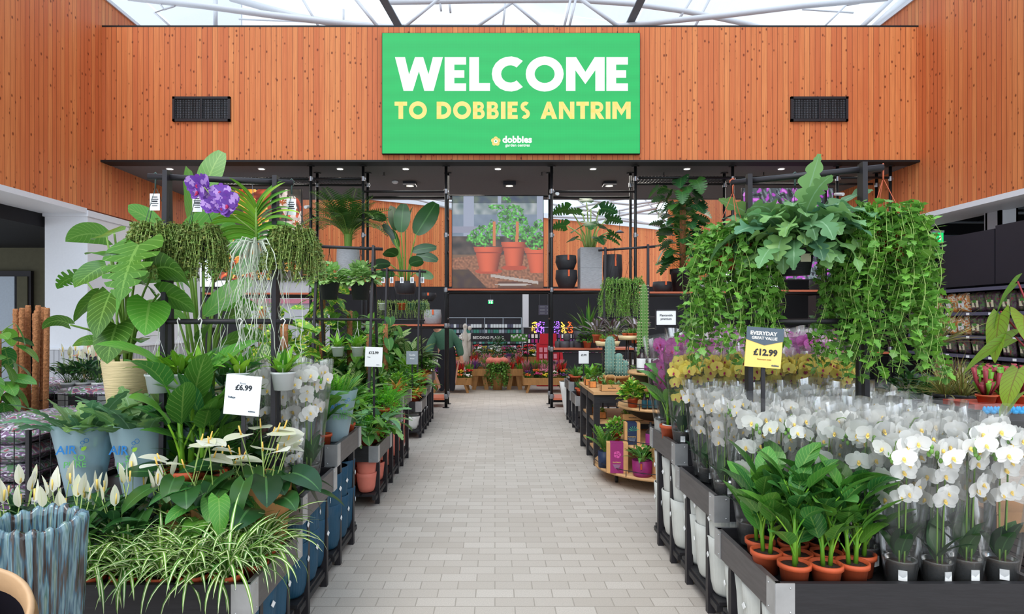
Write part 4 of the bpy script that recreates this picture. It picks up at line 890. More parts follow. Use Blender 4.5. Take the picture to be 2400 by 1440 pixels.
def cage(lab, x0, x1, y0, y1, z0, z1):
    t = thing('wire_cage', lab, 'cage', ((x0+x1)/2, (y0+y1)/2, 0)); hw, hd = (x1-x0)/2, (y1-y0)/2
    for sx in (-1, 1):
        for sy in (-1, 1): b = MB(); b.box((sx*hw, sy*hd, (z0+z1)/2), (.02, .02, z1-z0)); obj('post', b, 'black_metal', t)
    for k, (pa, pb) in enumerate((((-hw,-hd),(hw,-hd)), ((hw,-hd),(hw,hd)))):
        b = MB(); pa, pb = V((*pa, 0)), V((*pb, 0)); n = max(3, int((pb-pa).length/.075))
        for i in range(n+1): p = pa + (pb-pa)*i/n; b.bar(p+V((0,0,z0)), p+V((0,0,z1)), .004)
        for i in range(int((z1-z0)/.075)+1): z = z0+i*.075; b.bar(pa+V((0,0,z)), pb+V((0,0,z)), .004 if i else .012)
        obj('wire_panel', b, 'black_metal', t)
    b = MB(); b.box((0, 0, z0), (2*hw, 2*hd, .02)); obj('base', b, 'black_metal', t)
cage('black wire cage of compost bags, far left, nearest', -3.66, -2.45, 3.25, 4.15, .1, .93)
cage('black wire cage of compost bags behind the nearer one', -3.9, -2.2, 4.5, 5.4, .1, .98)
g = 'compost bags in the wire cages'
for lay in range(8):
    for i, x in enumerate((-3.35, -2.77)):
        put(bags[(lay+i) % 3], (x+rnd(-.01, .01), 3.50, .115+lay*.102), rnd(-.04, .04)+pi*(lay % 2), f"printed compost bag in the nearest cage, {ORD[lay]} layer up, {['outer','inner'][i]} stack", g)
for i, x in enumerate((-3.35, -2.77)): put(bags[i], (x, 3.92, .115+7*.102), 0, f"printed compost bag at the back top of the nearest cage, {['outer','inner'][i]} stack", g)
for lay in (7, 8):
    for i, x in enumerate((-3.55, -2.97, -2.42)):
        for j, y in enumerate((4.73, 5.15)):
            if lay == 7 and j: continue
            put(bags[(lay+i+j) % 3], (x, y, .1+(lay)*.102-.0), rnd(-.05, .05), f"printed compost bag in the rear cage, {['seventh','top'][lay-7]} layer, {['front','back'][j]} {['outer','middle','inner'][i]} stack", g)
b = MB(); b.b2((-3.85, 4.52, .11), (-2.12-.1, 5.38, .1+7*.102)); 
t = tag(obj('bag_pallet_core', b, 'plum_bag'), 'lower block of wrapped compost sacks inside the rear cage', 'pallet')
# black planter with coir poles, far left
gp = 'coir moss poles standing far left'
cp = thing('moss_pole', 'x', 'plant pole'); b = MB(); b.tube([(0, 0, z) for z in (0, .3, .6, .9, 1.19)] + [(0, 0, 1.2)], [.0175]*5+[.015], 10)
for i in range(24): z = i*.05; b.lathe([(.018, z), (.0195, z+.008), (.018, z+.016)], 10)
obj('coir_wrap', b, 'coir', cp); b = MB(); b.tube([(0, 0, -.05), (0, 0, .02)], .012, 6); obj('stake', b, 'timber', cp)
for i in range(10):
    px = (50, 61, 72, 80, 88, 97, 105, 56, 76, 44)[i]; top = (722, 716, 742, 716, 735, 720, 722, 730, 728, 724)[i]; y = 4.42+.05*(i % 3) if i < 7 else 4.40
    p = W(px, top, y); put(cp, (p.x, p.y, p.z-1.2), rnd(0, 6), f"brown coir moss pole, {ORD[i]} of the bundle at the far left", gp, ry=rnd(-.03, .02), rx=rnd(-.02, .02))
# plinth with ceramic pots, extreme front left
t = thing('plinth', 'low black plinth under the glazed pots, front left corner', 'plinth', (-1.45, 1.85, 0)); b = MB(); b.b2((-.45, -.35, .40), (.27, .2, .43)); obj('top_board', b, 'tray_black', t)
for x in (-.42, .24):
    for y in (-.32, .17): b = MB(); b.box((x, y, .2), (.04, .04, .4)); obj('leg', b, 'black_metal', t)
# ================================================================ PLANT BUILDERS (each returns one thing to be placed)
def fpot(t, r=.056, h=.095, mt='terracotta', soil='soil', rim=.004, name='pot', taper=.78):
    b = MB(); b.lathe([(0,0),(r*taper,0),(r*.94,h*.78),(r*.95,h*.78),(r+rim,h*.79),(r+rim,h),(r-.003,h),(r-.006,h*.86)], 20); obj(name, b, mt, t)
    b = MB(); b.disc(r*.93, h*.84, 16, dome=.006); obj('soil', b, soil, t)
def petal(mb, ang, Ln, Wd, prof='paddle', mi=0, lean=.15, n=4, fold=-.12, x0=0, droop=.2):
    t = MB(); t.leaf((0,0,0), 0, pi/2-lean, Ln, Wd, prof, droop, fold, n)
    k = len(mb.v); m = Matrix.Rotation(ang, 3, 'X')
    for v in t.v: mb.v.append(m @ v + V((x0,0,0)))
    for f in t.f: mb.face([k+i for i in f], mi)
    mb.uv[-len(t.uv):] = t.uv; mb.r[-len(t.r):] = t.r
def bloom_mesh(pm, lip='petal_lip', s=1.0):
    b = MB()
    for a in (0, R(125), R(-125)): petal(b, a, .043*s, .03*s, 'paddle', 0, x0=-.002)
    for a in (R(68), R(-68)): petal(b, a, .047*s, .054*s, 'paddle', 0, x0=.002, lean=.05, n=5)
    b.ball((.008*s, 0, -.003), (.007*s, .006*s, .009*s), 6, 1); petal(b, R(180), .02*s, .014*s, 'oval', 1, lean=.7, n=3, x0=.005)
    return b
def orchid(lab, pm, lip, nst=2, nb=6, hh=.64, seed=1, sleeve=True, pot='clear_pot', s=1.0):
    random.seed(seed); t = thing('orchid', lab, 'orchid')
    if pot == 'clear_pot':
        b = MB(); b.lathe([(0,.002),(.044,.002),(.055,.1),(.059,.101),(.059,.106),(.053,.106)], 18); obj('pot', b, 'clear_pot', t)
        b = MB(); b.lathe([(0,.006),(.041,.006),(.050,.088),(0,.094)], 12); obj('bark_mix', b, 'bark', t)
        b = MB(); b.box((.0555, .0, .055), (.003, .03, .04), rz=0); obj('label', b, 'label_white', t)
    else: fpot(t, .056, .1, pot)
    b = MB()
    for i in range(5):
        a = i*2.2 + rnd(-.3, .3); b.leaf((0,0,.095), a, R(rnd(60, 80)), rnd(.15, .21), rnd(.055, .075), 'oval', rnd(.4, .9), .18, 7, mi=0)
    obj('foliage', b, 'leaf_dark', t)
    bm = bloom_mesh(pm, lip, s).build('bloom', [pm, lip]); first = True
    bud = MB(); bud.ball((0,0,0), (.010,.010,.014), 8); 
    for k in range(nst):
        a0 = (k-(nst-1)/2)*.9 + rnd(-.25, .25); b = MB(); pts = []; hk = hh*rnd(.9, 1.04); top = hk*.86
        for i in range(13):
            u_ = i/12; z = .09 + (top-.09)*min(1, u_*1.45); o = .02 + .02*u_ + (max(0, u_-.62)**1.5)*.42; z -= max(0, u_-.75)**2*.9
            z += .09*sin(min(1, max(0, (u_-.5)/.4))*pi/2) ; pts.append(V((o*cos(a0), o*sin(a0), z)))
        b.tube(pts, [.0032]*10+[.002]*3, 5); st = obj('flower_stem', b, 'stem_green', t)
        b = MB(); b.tube([(.012*cos(a0), .012*sin(a0), .08), (.035*cos(a0), .035*sin(a0), hk*.86)], .0022, 5); obj('stake', b, 'stake', st)
        for j in range(nb):
            u_ = .44 + .54*j/(nb-1); i = u_*12; p = pts[int(i)].lerp(pts[min(12, int(i)+1)], i % 1); sd = (1 if j % 2 else -1)
            if first: o = bm; first = False
            else: o = bpy.data.objects.new('bloom', bm.data); C.objects.link(o)
            o.parent = st; ang = a0 + sd*rnd(.25, .9); o.rotation_euler = (rnd(-.25, .25), rnd(-.05, .4), ang)
            q = V((cos(ang)*.022, sin(ang)*.022, -.008)) + V((-sin(a0), cos(a0), 0))*sd*.024; o.location = p + q; o.scale = (rnd(.85, 1.08),)*3
        b = MB()
        for q in range(3): b.ball(pts[12] + V((rnd(-.012,.012), rnd(-.012,.012), .008-.014*q)), (.008,.008,.011), 6)
        obj('bud', b, 'leaf_syng' if 'white' in pm else pm, st)
    if sleeve:
        b = MB(); n = 30; ph = rnd(0, 6)
        def sr(a, z): f = (z-.01)/(hh+.04); return (.052 + .078*f**.9) * (1 + (.10*sin(3*a+ph)+.05*sin(7*a+ph*2+z*3))*f)
        zs_ = [.01, .12, .24, .36, .48, hh+.05]
        for z in zs_:
            for j in range(n): a = 2*pi*j/n; q = sr(a, z); b.v.append(V((q*cos(a), q*sin(a), z + (.012*sin(2*a+ph) if z > .5 else 0))))
        for i in range(len(zs_)-1):
            for j in range(n): b.face([i*n+j, i*n+(j+1)%n, (i+1)*n+(j+1)%n, (i+1)*n+j])
        obj('sleeve', b, 'sleeve', t)
    return t
def rosette(lab, name, cat, n, L0, L1, W0, W1, prof, mt, el0=35, el1=80, droop=(.6, 1.3), pet=(0, 0), pot=(.056, .095, 'terracotta'), base=None, seed=1, stem='stem_green', fold=.15, ns=8, roll=.3, bel=None, petr=.002, rb=.02, pdroop=.3, z0=None, wave=0, tag_=False, curl=0):
    random.seed(seed); t = thing(name, lab, cat); z = z0 if z0 is not None else .09
    if pot: fpot(t, *pot); z = pot[1]*.86
    b = MB()
    for i in range(n):
        a = i*2.39996 + rnd(-.4, .4); f = i/max(1, n-1); e = R(el1 + (el0-el1)*f + rnd(-8, 8))
        Lf = rnd(L0, L1); Wf = rnd(W0, W1); pt = rnd(*pet) if pet[1] else 0
        b.leaf((rb*cos(a), rb*sin(a), z), a, e, Lf, Wf, prof, rnd(*droop), fold, ns, pt, petr, (R(rnd(*bel)) if bel else None), rnd(-roll, roll), 0, 1, wave, pdroop, curl)
    obj('foliage', b, [mt, stem], t)
    return t
def bushy(lab, name, cat, n, rad, h_, Lf, Wf, prof, mt, pot=(.06, .1, 'terracotta'), seed=1, ns=4, zf=.0, flat=1.0, hang=0, stemn=14, fold=.12, inner=.35, up=0):
    """a dome of many leaves facing outwards, on thin stems"""
    random.seed(seed); t = thing(name, lab, cat); z = .09
    if pot: fpot(t, *pot); z = pot[1]*.86
    b = MB()
    for i in range(n):
        th = rnd(0, 2*pi); ph = math.acos(rnd(-.25 if hang else 0.02, 1)); r_ = rad*rnd(inner, 1)
        p = V((r_*sin(ph)*cos(th), r_*sin(ph)*sin(th), z + zf + h_*cos(ph)*rnd(.75, 1)))
        b.leaf(p, th + rnd(-.7, .7), pi/2 - ph*.9 + rnd(-.5, .3) + up, Lf*rnd(.7, 1.2), Wf*rnd(.7, 1.15), prof, rnd(.4, 1.3), fold, ns, 0, roll=rnd(-.5, .5))
        if i < stemn: b.tube([(0,0,z), p*.5 + V((0,0,z*.5+.01)), p], .0018, 4, 1, False)
    obj('foliage', b, [mt, 'stem_green'], t)
    return t
def fernp(lab, n, Ln, Wd, mt='leaf_fern', pot=(.06, .1, 'terracotta'), seed=1, el=(35, 85), droop=(.8, 1.9), nn=18, z0=.09, name='potted_fern', cat='fern', pw=.28, stem='stem_green'):
    random.seed(seed); t = thing(name, lab, cat); z = z0
    if pot: fpot(t, *pot); z = pot[1]*.86
    b = MB()
    for i in range(n): a = i*2.4+rnd(-.3,.3); b.frond((.015*cos(a), .015*sin(a), z), a, R(rnd(*el)), Ln*rnd(.7, 1.1), Wd*rnd(.8, 1.1), rnd(*droop), nn, pw=pw)
    obj('foliage', b, [mt, stem], t)
    return t
def trailing(lab, cat, rad, drop, nst, mt, leafL, leafW, prof, pot=('terracotta', .1, .13), step=.028, seed=1, cords=True, ztop=.55, cord='cord_dark', dome=.08, tagc=True, name='hanging_basket', hook=True, spread=.06, ns=3, wig=.02, per=2, dens=1.0):
    """hanging basket with vines spilling over its rim; origin at the hook point"""
    random.seed(seed); t = thing(name, lab, cat); pm, pr, ph = pot; zr = -ztop
    b = MB(); b.lathe([(0,zr-ph),(pr*.72,zr-ph),(pr*.97,zr-.012),(pr*1.03,zr-.012),(pr*1.03,zr),(pr*.94,zr)], 20); obj('pot', b, pm, t)
    if cords:
        for k in range(3): a = 2*pi*k/3+.4; b = MB(); b.tube([(pr*cos(a), pr*sin(a), zr), (.004*cos(a), .004*sin(a), -.06)], .0018, 4); obj('hanger_cord', b, cord, t)
        b = MB(); b.tube([(0,0,-.06),(.0,0,-.02),(.012,0,.006),(0,0,.02),(-.014,0,.008),(-.014,0,-.004)], .004, 6); obj('hook', b, cord, t)
    if tagc:
        b = MB(); b.box((.0, -.006, -.13), (.05, .002, .085)); c = obj('price_tag', b, 'paper_white', t)
        b = MB()
        for k in range(5): b.box((0, -.0075, -.105-.011*k), (.036 if k % 2 else .028, .0008, .004 if k != 2 else .008))
        obj('print', b, 'ink', c)
    b = MB()
    for i in range(nst):
        a = rnd(0, 2*pi); r0 = pr*rnd(.1, .9); dz = drop*rnd(.35, 1); out = pr*rnd(1.0, 1.15) + rnd(0, spread)
        p = V((r0*cos(a), r0*sin(a), zr + .005)); pts = [p]; top = V((out*.8*cos(a), out*.8*sin(a), zr + dome*rnd(.3, 1))); pts.append(top); edge = V((out*cos(a), out*sin(a), zr-.01)); pts.append(edge)
        L_ = dz; z = edge.z; c_ = edge.copy(); da = rnd(0, 6)
        while L_ > 0:
            L_ -= .05; c_ = c_ + V((wig*sin(da)*.5 + cos(a)*rnd(-.004, .012), wig*cos(da)*.5 + sin(a)*rnd(-.004, .012), -.05)); da += rnd(.4, 1.4); pts.append(c_.copy())
        b.tube(pts, .0014, 4, 1, False)
        for j in range(len(pts)-1):
            q0, q1 = pts[j], pts[j+1]; m_ = max(1, int((q1-q0).length/step*dens))
            for k in range(m_):
                q = q0.lerp(q1, k/m_)
                for _ in range(per):
                    aa = rnd(0, 2*pi); b.leaf(q, aa, rnd(-.9, .7), leafL*rnd(.65, 1.2), leafW*rnd(.7, 1.15), prof, rnd(0, .7), .1, ns, roll=rnd(-.8, .8))
    obj('foliage', b, [mt, 'stem_pale'], t)
    return t
# ---- orchids
OW = [orchid('x', 'petal_white', 'petal_lip', 2, 10, .635, s_) for s_ in (3, 8, 15)]
OY = [orchid('x', 'petal_yellow', 'lip_magenta', 2, 9, .60, s_) for s_ in (4, 9)]
OP = [orchid('x', 'petal_pink', 'lip_magenta', 2, 10, .60, 5), orchid('x', 'petal_pink', 'lip_magenta', 2, 10, .56, 12)]
OB = [orchid('x', 'petal_blush', 'lip_magenta', 2, 10, .6, 6)]
def face(): return -pi/2 + rnd(-.6, .6)
g = 'white orchids in clear sleeves on the right tables'; c_ = 0
def orow(protos, xs, y, zf, what, row, grp, sc_=1.0):
    for i, x in enumerate(xs):
        global c_
        c_ += 1; put(protos[c_ % len(protos)], (x+rnd(-.012, .012), y+rnd(-.012, .012), zf), face(), f"{what}, {ORD[i]} from the aisle, {row}", grp, sc_*rnd(.96, 1.04))
def xr(a, b_, st=.128): 
    n = int((b_-a)/st+.01); return [a+st*i for i in range(n+1)]
zt = ZT[0]-.045
orow(OW, (1.635, 1.765, 1.90, 2.03), 2.485, zt, 'sleeved white orchid', 'nearest row on the front table', g)
orow(OW, (1.57, 1.70, 1.84, 1.98), 2.62, zt, 'sleeved white orchid', 'second row on the front table', g)
orow(OW, (1.48, 1.62, 1.76, 1.90, 2.04), 2.755, zt, 'sleeved white orchid', 'third row on the front table', g)
orow(OW, (1.19, 1.33, 1.47, 1.61, 1.75, 1.89, 2.03), 2.90, zt+.01, 'sleeved white orchid', 'back row on the front table', g)
zt = ZT[1]-.028
for k, y in enumerate((3.12, 3.27, 3.42, 3.57)): orow(OW, xr(1.16+.03*(k % 2), 2.12, .135), y, zt, 'sleeved white orchid', f"{ORD[k]} row of the second right table", g, .78)
g = 'yellow orchids in clear sleeves on the right'; zt = ZT[2]-.028
for k, y in enumerate((3.79, 3.93)): orow(OY, xr(1.15+.03*(k % 2), 2.2, .14), y, zt, 'sleeved yellow orchid', f"{ORD[k]} row of the third table", g, .93)
g = 'pink orchids in clear sleeves behind the yellow ones'
for k, y in enumerate((4.08, 4.21)):
    xs = xr(1.15, 2.2, .14); orow(OP, xs[:3], y, zt+.0, 'sleeved magenta orchid', f"{['third','fourth'][k]} row of the tallest table", g, 1.06); orow(OB + OP[:1], xs[3:], y, zt+.0, 'sleeved pink orchid', f"{['third','fourth'][k]} row, right part of the tallest table", g, 1.06)
for k, y in enumerate((4.44, 4.62, 4.80)):
    xs = xr(1.54+.03*(k % 2), 2.42, .15); z = .84
    orow(OP, xs[:3], y, z, 'sleeved magenta orchid', f"{ORD[k]} row behind the yellow orchids", g, .95)
    orow(OB + OP[:1], xs[3:], y, z, 'sleeved pale pink orchid', f"{ORD[k]} row right of the magenta ones", g, .95)
# ---- bird of paradise seedlings, front right
def strel(seed, nsh=2):
    random.seed(seed); t = thing('potted_plant', 'x', 'potted plant'); fpot(t, .055, .085, 'terracotta'); b = MB()
    for k in range(nsh):
        a = k*3.0 + rnd(-.4, .4); x, y = .014*cos(a), .014*sin(a); hh = rnd(.13, .2)
        b.tube([(x, y, .07), (x*1.4, y*1.4, .07+hh*.5), (x*1.8, y*1.8, .07+hh)], [.009, .007, .005], 7, 1)
        for i in range(8):
            zz = .10 + hh*(i+.3)/8; aa = a + i*2.5 + rnd(-.5, .5); b.leaf((x*1.3, y*1.3, zz), aa, R(rnd(62, 80)), rnd(.13, .2), rnd(.062, .088), 'oval', rnd(.3, 1.0), .22, 9, rnd(.04, .12), .003, None, rnd(-.5, .5), wave=.04)
    obj('foliage', b, ['leaf_strel', 'leaf_bright'], t); return t
ST = [strel(s_) for s_ in (2, 5, 9, 14)]
for i, (x, y) in enumerate(((1.195, 2.47), (1.318, 2.462), (1.432, 2.478), (1.515, 2.57), (1.255, 2.575), (1.385, 2.585), (1.14, 2.60), (1.17, 2.73), (1.30, 2.70), (1.43, 2.70))):
    put(ST[i % 4], (x, y, ZT[0]-.042), rnd(0, 6), f"broad leaved green seedling in terracotta pot, {['front row, nearest the aisle','front row, second','front row, third','front row end, next to the orchids','second row, left','second row, middle','second row, at the aisle edge','third row, at the aisle edge','third row, middle','third row, right'][i]}", 'green seedlings in terracotta pots', 1.08)
for i, (x, y) in enumerate(((1.16, 3.79), (1.13, 3.99), (1.52, 4.42))): put(ST[i], (x, y, ZT[2]-.028), rnd(0, 6), f"broad leaved green plant at the aisle edge beside the yellow orchids, {ORD[i]}", None, 1.15) if i else None
# ---- spider plants
def spider(seed):
    random.seed(seed); t = thing('spider_plant', 'x', 'spider plant'); fpot(t, .054, .085, 'terracotta'); b = MB()
    for i in range(46):
        a = i*2.4 + rnd(-.3, .3); f = i/46; b.leaf((.012*cos(a), .012*sin(a), .075), a, R(88-52*f+rnd(-8, 8)), rnd(.20, .36), rnd(.014, .021), 'strap', rnd(1.3, 2.7), .35, 9, roll=rnd(-.3, .3))
    obj('foliage', b, ['leaf_spider', 'stem_green'], t); return t
SP = [spider(s_) for s_ in (1, 2, 3, 4)]
for k, (y, xs) in enumerate(((2.455, (-1.06, -1.19, -1.325, -1.465, -1.60)), (2.58, (-1.00, -1.13, -1.26, -1.39, -1.53)), (2.70, (-1.02, -1.16, -1.30)))):
    for i, x in enumerate(xs): put(SP[(i+k) % 4], (x, y, ZT[0]-.075), rnd(0, 6), f"striped spider plant in terracotta pot, {ORD[i]} from the aisle in the {['front','second','back'][k]} row", 'spider plants on the front left table', rnd(.92, 1.08))
# ---- peace lilies
def lily(seed, n=26, nf=4, tall=1.0):
    random.seed(seed); t = thing('peace_lily', 'x', 'peace lily'); fpot(t, .06, .095, 'white_plastic'); b = MB()
    for i in range(n): a = i*2.4+rnd(-.3, .3); f = i/n; b.leaf((.015*cos(a), .015*sin(a), .085), a, R(82-35*f+rnd(-6, 6)), rnd(.12, .17), rnd(.035, .05), 'lance', rnd(.7, 1.4), .2, 6, rnd(.08, .17)*tall, .0016, roll=rnd(-.4, .4))
    obj('foliage', b, ['leaf_dark', 'leaf'], t)
    for k in range(nf):
        a = rnd(0, 6); b = MB(); hh = rnd(.20, .30)*tall; p1 = V((.05*cos(a), .05*sin(a), .09+hh)); b.tube([(0,0,.09), p1*.5+V((0,0,.06)), p1], .002, 5, 1)
        b.leaf(p1, a, R(rnd(70, 100)), .095, .036, 'spathe', rnd(-.3, .3), .35, 7); b.tube([p1 + V((.004,0,.01)), p1 + V((.006,0,.055))], .004, 6, 2)
        obj('flower', b, ['spathe', 'stem_pale', 'petal_lip'], t)
    return t
PL = [lily(s_) for s_ in (1, 2, 3)]
for i, (x, y) in enumerate(((-1.70, 2.50), (-1.84, 2.55), (-1.98, 2.52), (-2.12, 2.55), (-1.76, 2.66), (-1.90, 2.70), (-2.05, 2.68), (-1.62, 2.64), (-1.50, 2.80), (-1.64, 2.80))):
    put(PL[i % 3], (x, y, ZT[0]-.06), rnd(0, 6), f"white flowering peace lily, {ORD[i % 4] if i < 8 else ['inner','outer'][i-8]} in the {['front','back','last'][i//4]} row left of the spider plants", 'peace lilies on the front left table', 1.0)
for i, (px, y) in enumerate(((160, 4.7), (195, 4.72), (232, 4.7), (178, 4.9), (215, 4.9))):
    put(PL[i % 3], (WX(px, y), y, .99-.028), rnd(0, 6), f"small peace lily on the far tray by the white wall, {ORD[i]}", 'peace lilies by the white wall', .8)
tray_table('black trough table of peace lilies near the white fin wall', WX(148, 4.6), WX(262, 4.6), 4.55, 5.05, .99, 1)
# ---- AIR SO PURE ferns
def airfern(seed, sword=False):
    random.seed(seed); t = thing('sleeved_fern', 'x', 'fern'); fpot(t, .07, .12, 'charcoal_pot'); b = MB()
    for i in range(46 if sword else 0): a = i*2.4; b.frond((.04*cos(a), .04*sin(a), .2), a, R(rnd(70, 90)), rnd(.2, .3), .06, rnd(.2, .9), 24, pw=.3)
    for i in range(0 if sword else 38):
        a = i*2.4+rnd(-.3, .3); f = i/38; b.leaf((.05*cos(a), .05*sin(a), .22), a, R(88-22*f+rnd(-5, 5)), rnd(.22, .32), rnd(.06, .085), 'lobed', rnd(.5, 1.3), .12, 30, rnd(.02, .07), .002, roll=rnd(-.5, .5), wave=.1)
    obj('foliage', b, ['leaf_fern' if sword else 'leaf_phleb', 'stem_pale'], t)
    b = MB(); n = 36; ph = rnd(0, 6); zs_ = [.0, .08, .16, .24, .30, .345]
    for z in zs_:
        f = z/.345
        for j in range(n): a = 2*pi*j/n; q = (.078 + .062*f)*(1 + (.05*sin(3*a+ph)+.02*sin(8*a+2*ph))*f); b.v.append(V((q*cos(a), q*sin(a), z + (.006*sin(2*a) if z > .3 else 0))))
    for i in range(len(zs_)-1):
        for j in range(n): b.face([i*n+j, i*n+(j+1)%n, (i+1)*n+(j+1)%n, (i+1)*n+j])
    sl_ = obj('sleeve', b, 'air_sleeve', t)
    def onf(z, x, tl=.17): q = .078+.062*z/.345; return face_cam(x, -q-.015+abs(x)**2*3, z, rx=-tl)
    text('lettering', 'AIR', .056, 'blue_ink', sl_, onf(.238, -.032), .0008); text('lettering', 'SO', .042, 'green_ink', sl_, onf(.198, .02), .0002); text('lettering', 'PURE', .042, 'green_ink', sl_, onf(.166, .0), .0002)
    b = MB()
    for x, z, r_ in ((.035, .272, .008), (.052, .282, .010), (.03, .25, .006)):
        q = .078+.062*z/.345+.006; b.tube([(x+r_*cos(2*pi*i/12), -q, z+r_*sin(2*pi*i/12)) for i in range(13)], .0012, 4)
    obj('bubble_print', b, 'blue_ink', sl_); b = MB(); b.leaf((.03, -.135, .235), 0, R(40), .03, .018, 'oval', .2, 0, 4, roll=pi/2); obj('leaf_print', b, 'leaf_bright', sl_)
    return t
mat('blue_ink', (24, 118, 190), .5); mat('green_ink', (90, 170, 90), .5)
AF = [airfern(2), airfern(7)]; SF = airfern(9, True)
put(SF, (-1.03, 4.0, ZT[2]-.028), .5, 'blue AIR SO PURE sleeved bright sword fern, nearest the aisle behind the white orchids', None, .95); put(SF, (-1.25, 3.98, ZT[2]-.028), .2, 'blue sleeved bright sword fern, second from the aisle behind the white orchids', None, .95)
put(AF[0], (-1.80, 3.16, ZT[1]-.028), 0, 'blue AIR SO PURE sleeved fern, right of the pair behind the peace lilies', None, 1.08)
put(AF[1], (-2.12, 3.2, ZT[1]-.028), .25, 'blue AIR SO PURE sleeved fern, left of the pair', None, 1.05)
put(AF[1], (-1.56, 3.36, ZT[1]-.028), .3, 'blue sleeved fern behind the white anthuriums', None, .95)
put(AF[0], (-1.92, 3.46, ZT[1]-.028), .1, 'blue sleeved fern half hidden behind the front pair', None, .9)
# ---- anthuriums in brown paper
def anth(seed, paper=True, big=1.0):
    random.seed(seed); t = thing('anthurium', 'x', 'anthurium'); fpot(t, .06, .1, 'charcoal_pot'); b = MB()
    for i in range(16):
        a = i*2.4+rnd(-.3, .3); f = i/16; b.leaf((.015*cos(a), .015*sin(a), .09), a, R(84-36*f), rnd(.11, .17)*big, rnd(.075, .11)*big, 'heart', rnd(.5, 1.1), .1, 9, rnd(.13, .25), .0026, R(rnd(-50, 20)), rnd(-.4, .4), wave=.03)
    obj('foliage', b, ['leaf_strel' if seed == 2 else 'leaf_dark', 'stem_pale'], t)
    for k in range(6):
        a = rnd(0, 2*pi) if k else -1.6; b = MB(); hh = rnd(.27, .38); e = rnd(.2, .5); p1 = V((hh*e*cos(a), hh*e*sin(a), .09+hh)); b.tube([(0,0,.09), p1*.5+V((0,0,.07)), p1], .002, 5, 1)
        b.leaf(p1 - V((.02*cos(a), .02*sin(a), 0)), a, R(rnd(-8, 30)), .10, .088, 'heart', rnd(.2, .6), .06, 8, roll=rnd(-.3, .3), mi=0); b.tube([p1, p1 + V((.012*cos(a), .012*sin(a), .034))], [.0034, .0024], 7, 2)
        obj('flower', b, ['spathe', 'stem_pale', 'spadix'], t)
    if paper:
        b = MB(); n = 28
        hp_ = .27 if seed == 3 else .2
        for z in (.0, hp_*.3, hp_*.6, hp_*.85, hp_):
            for j in range(n): a = 2*pi*j/n; f = z/hp_; q = (.066+.03*f)*(1+(.07*sin(4*a+seed)+.04*sin(9*a))*f); b.v.append(V((q*cos(a), q*sin(a), z+(.02*sin(3*a+seed) if z > hp_*.95 else 0))))
        for i in range(4):
            for j in range(n): b.face([i*n+j, i*n+(j+1)%n, (i+1)*n+(j+1)%n, (i+1)*n+j])
        sv = obj('paper_wrap', b, 'paper_brown', t); b = MB()
        for k in range(7): a = R(40+17*k); b.tube([(-.01, -.096, .09), (-.01+.03*cos(a), -.098, .09+.04*sin(a))], .0007, 4)
        b.tube([(-.01, -.096, .09), (.0, -.085, .04)], .0009, 4); obj('dill_print', b, 'ink', sv)
    return t
AN = [anth(1), anth(2), anth(3, True, 1.15)]
for i, (x, y, k, lb, sc_) in enumerate(((-1.42, 2.83, 0, 'leftmost of the three by the blue sleeve', 1.2), (-1.26, 2.80, 1, 'middle of the three, with lime flowers', 1.15), (-1.06, 2.86, 2, 'rightmost, with large dark heart leaves', 1.25), (-1.16, 2.94, 0, 'behind the rightmost one', 1.25))):
    put(AN[k], (x, y, ZT[0]-.06), rnd(-.4, .4), f"white flowering anthurium in brown paper, {lb}", 'white anthuriums in brown paper', sc_)
# ---- white orchids on the left
g = 'white orchids in clear sleeves on the left tables'
for i, (x, y, z) in enumerate(((-1.02, 3.40, ZT[1]), (-1.16, 3.44, ZT[1]), (-1.30, 3.40, ZT[1]), (-1.08, 3.56, ZT[1]), (-1.22, 3.58, ZT[1]), (-1.34, 3.53, ZT[1]), (-1.02, 3.14, ZT[1]))):
    put(OW[i % 3], (x, y, z-.028), face(), f"white orchid in clear sleeve, {['nearest the aisle, front row','second from the aisle, front row','third from the aisle, front row','nearest the aisle, rear row','second from the aisle, rear row','third from the aisle, rear row','short one at the aisle corner'][i]}, left", g, .98 if i < 6 else .5)
for i, (x, y) in enumerate(((-1.05, 3.79), (-1.16, 4.22), (-1.0, 4.2))): put(ST[(i+1) % 4], (x, y, ZT[2]-.028), rnd(0, 6), f"leafy green plant in terracotta pot behind the left orchids, {ORD[i]}", None, .9)
# ================================================================ MORE PLANTS
def place(root, loc, label, rz=None, grp=None, sc_=1.0): return put(root, loc, rnd(0, 6) if rz is None else rz, label, grp, sc_)
def explicit(lab, name, cat, org, pot_fn, stems, mt, stem_m='stem_green', zb=.2, petr=.005, rb=.03, ns=14):
    """plant whose leaves are set one by one: stems = (px, py, y, azimuth, elevation, length, width, profile, droop, roll)"""
    t = thing(name, lab, cat, org); pot_fn(t); b = MB(); o = V(org)
    for i, (px, py, y, az, e, Ln, Wd, pr, dr, ro) in enumerate(stems):
        p = W(px, py, y) - o; a = math.atan2(p.y, p.x) if abs(p.x)+abs(p.y) > .02 else i; s0 = V((rb*cos(a), rb*sin(a), zb)); m_ = s0.lerp(p, .5) + V((-(p.x)*.18, -(p.y)*.18, .04))
        b.tube([s0, s0.lerp(m_, .5) + V((0, 0, .01)), m_, m_.lerp(p, .5) + V((0, 0, .012)), p], [petr*1.4, petr*1.2, petr, petr*.9, petr*.8], 7, 1)
        if pr == 'paddle': ro = 72*abs(cos(R(az))) * (1 if ro >= 0 else -1)
        if name == 'bird_of_paradise' and pr == 'paddle' and not petr < .01: Wd *= 1.35
        b.leaf(p, R(az), R(e), Ln, Wd, pr, dr, .08, ns if pr != 'monstera' else 32, roll=R(ro), wave=.02)
    obj('foliage', b, [mt, stem_m], t); return t
random.seed(11)
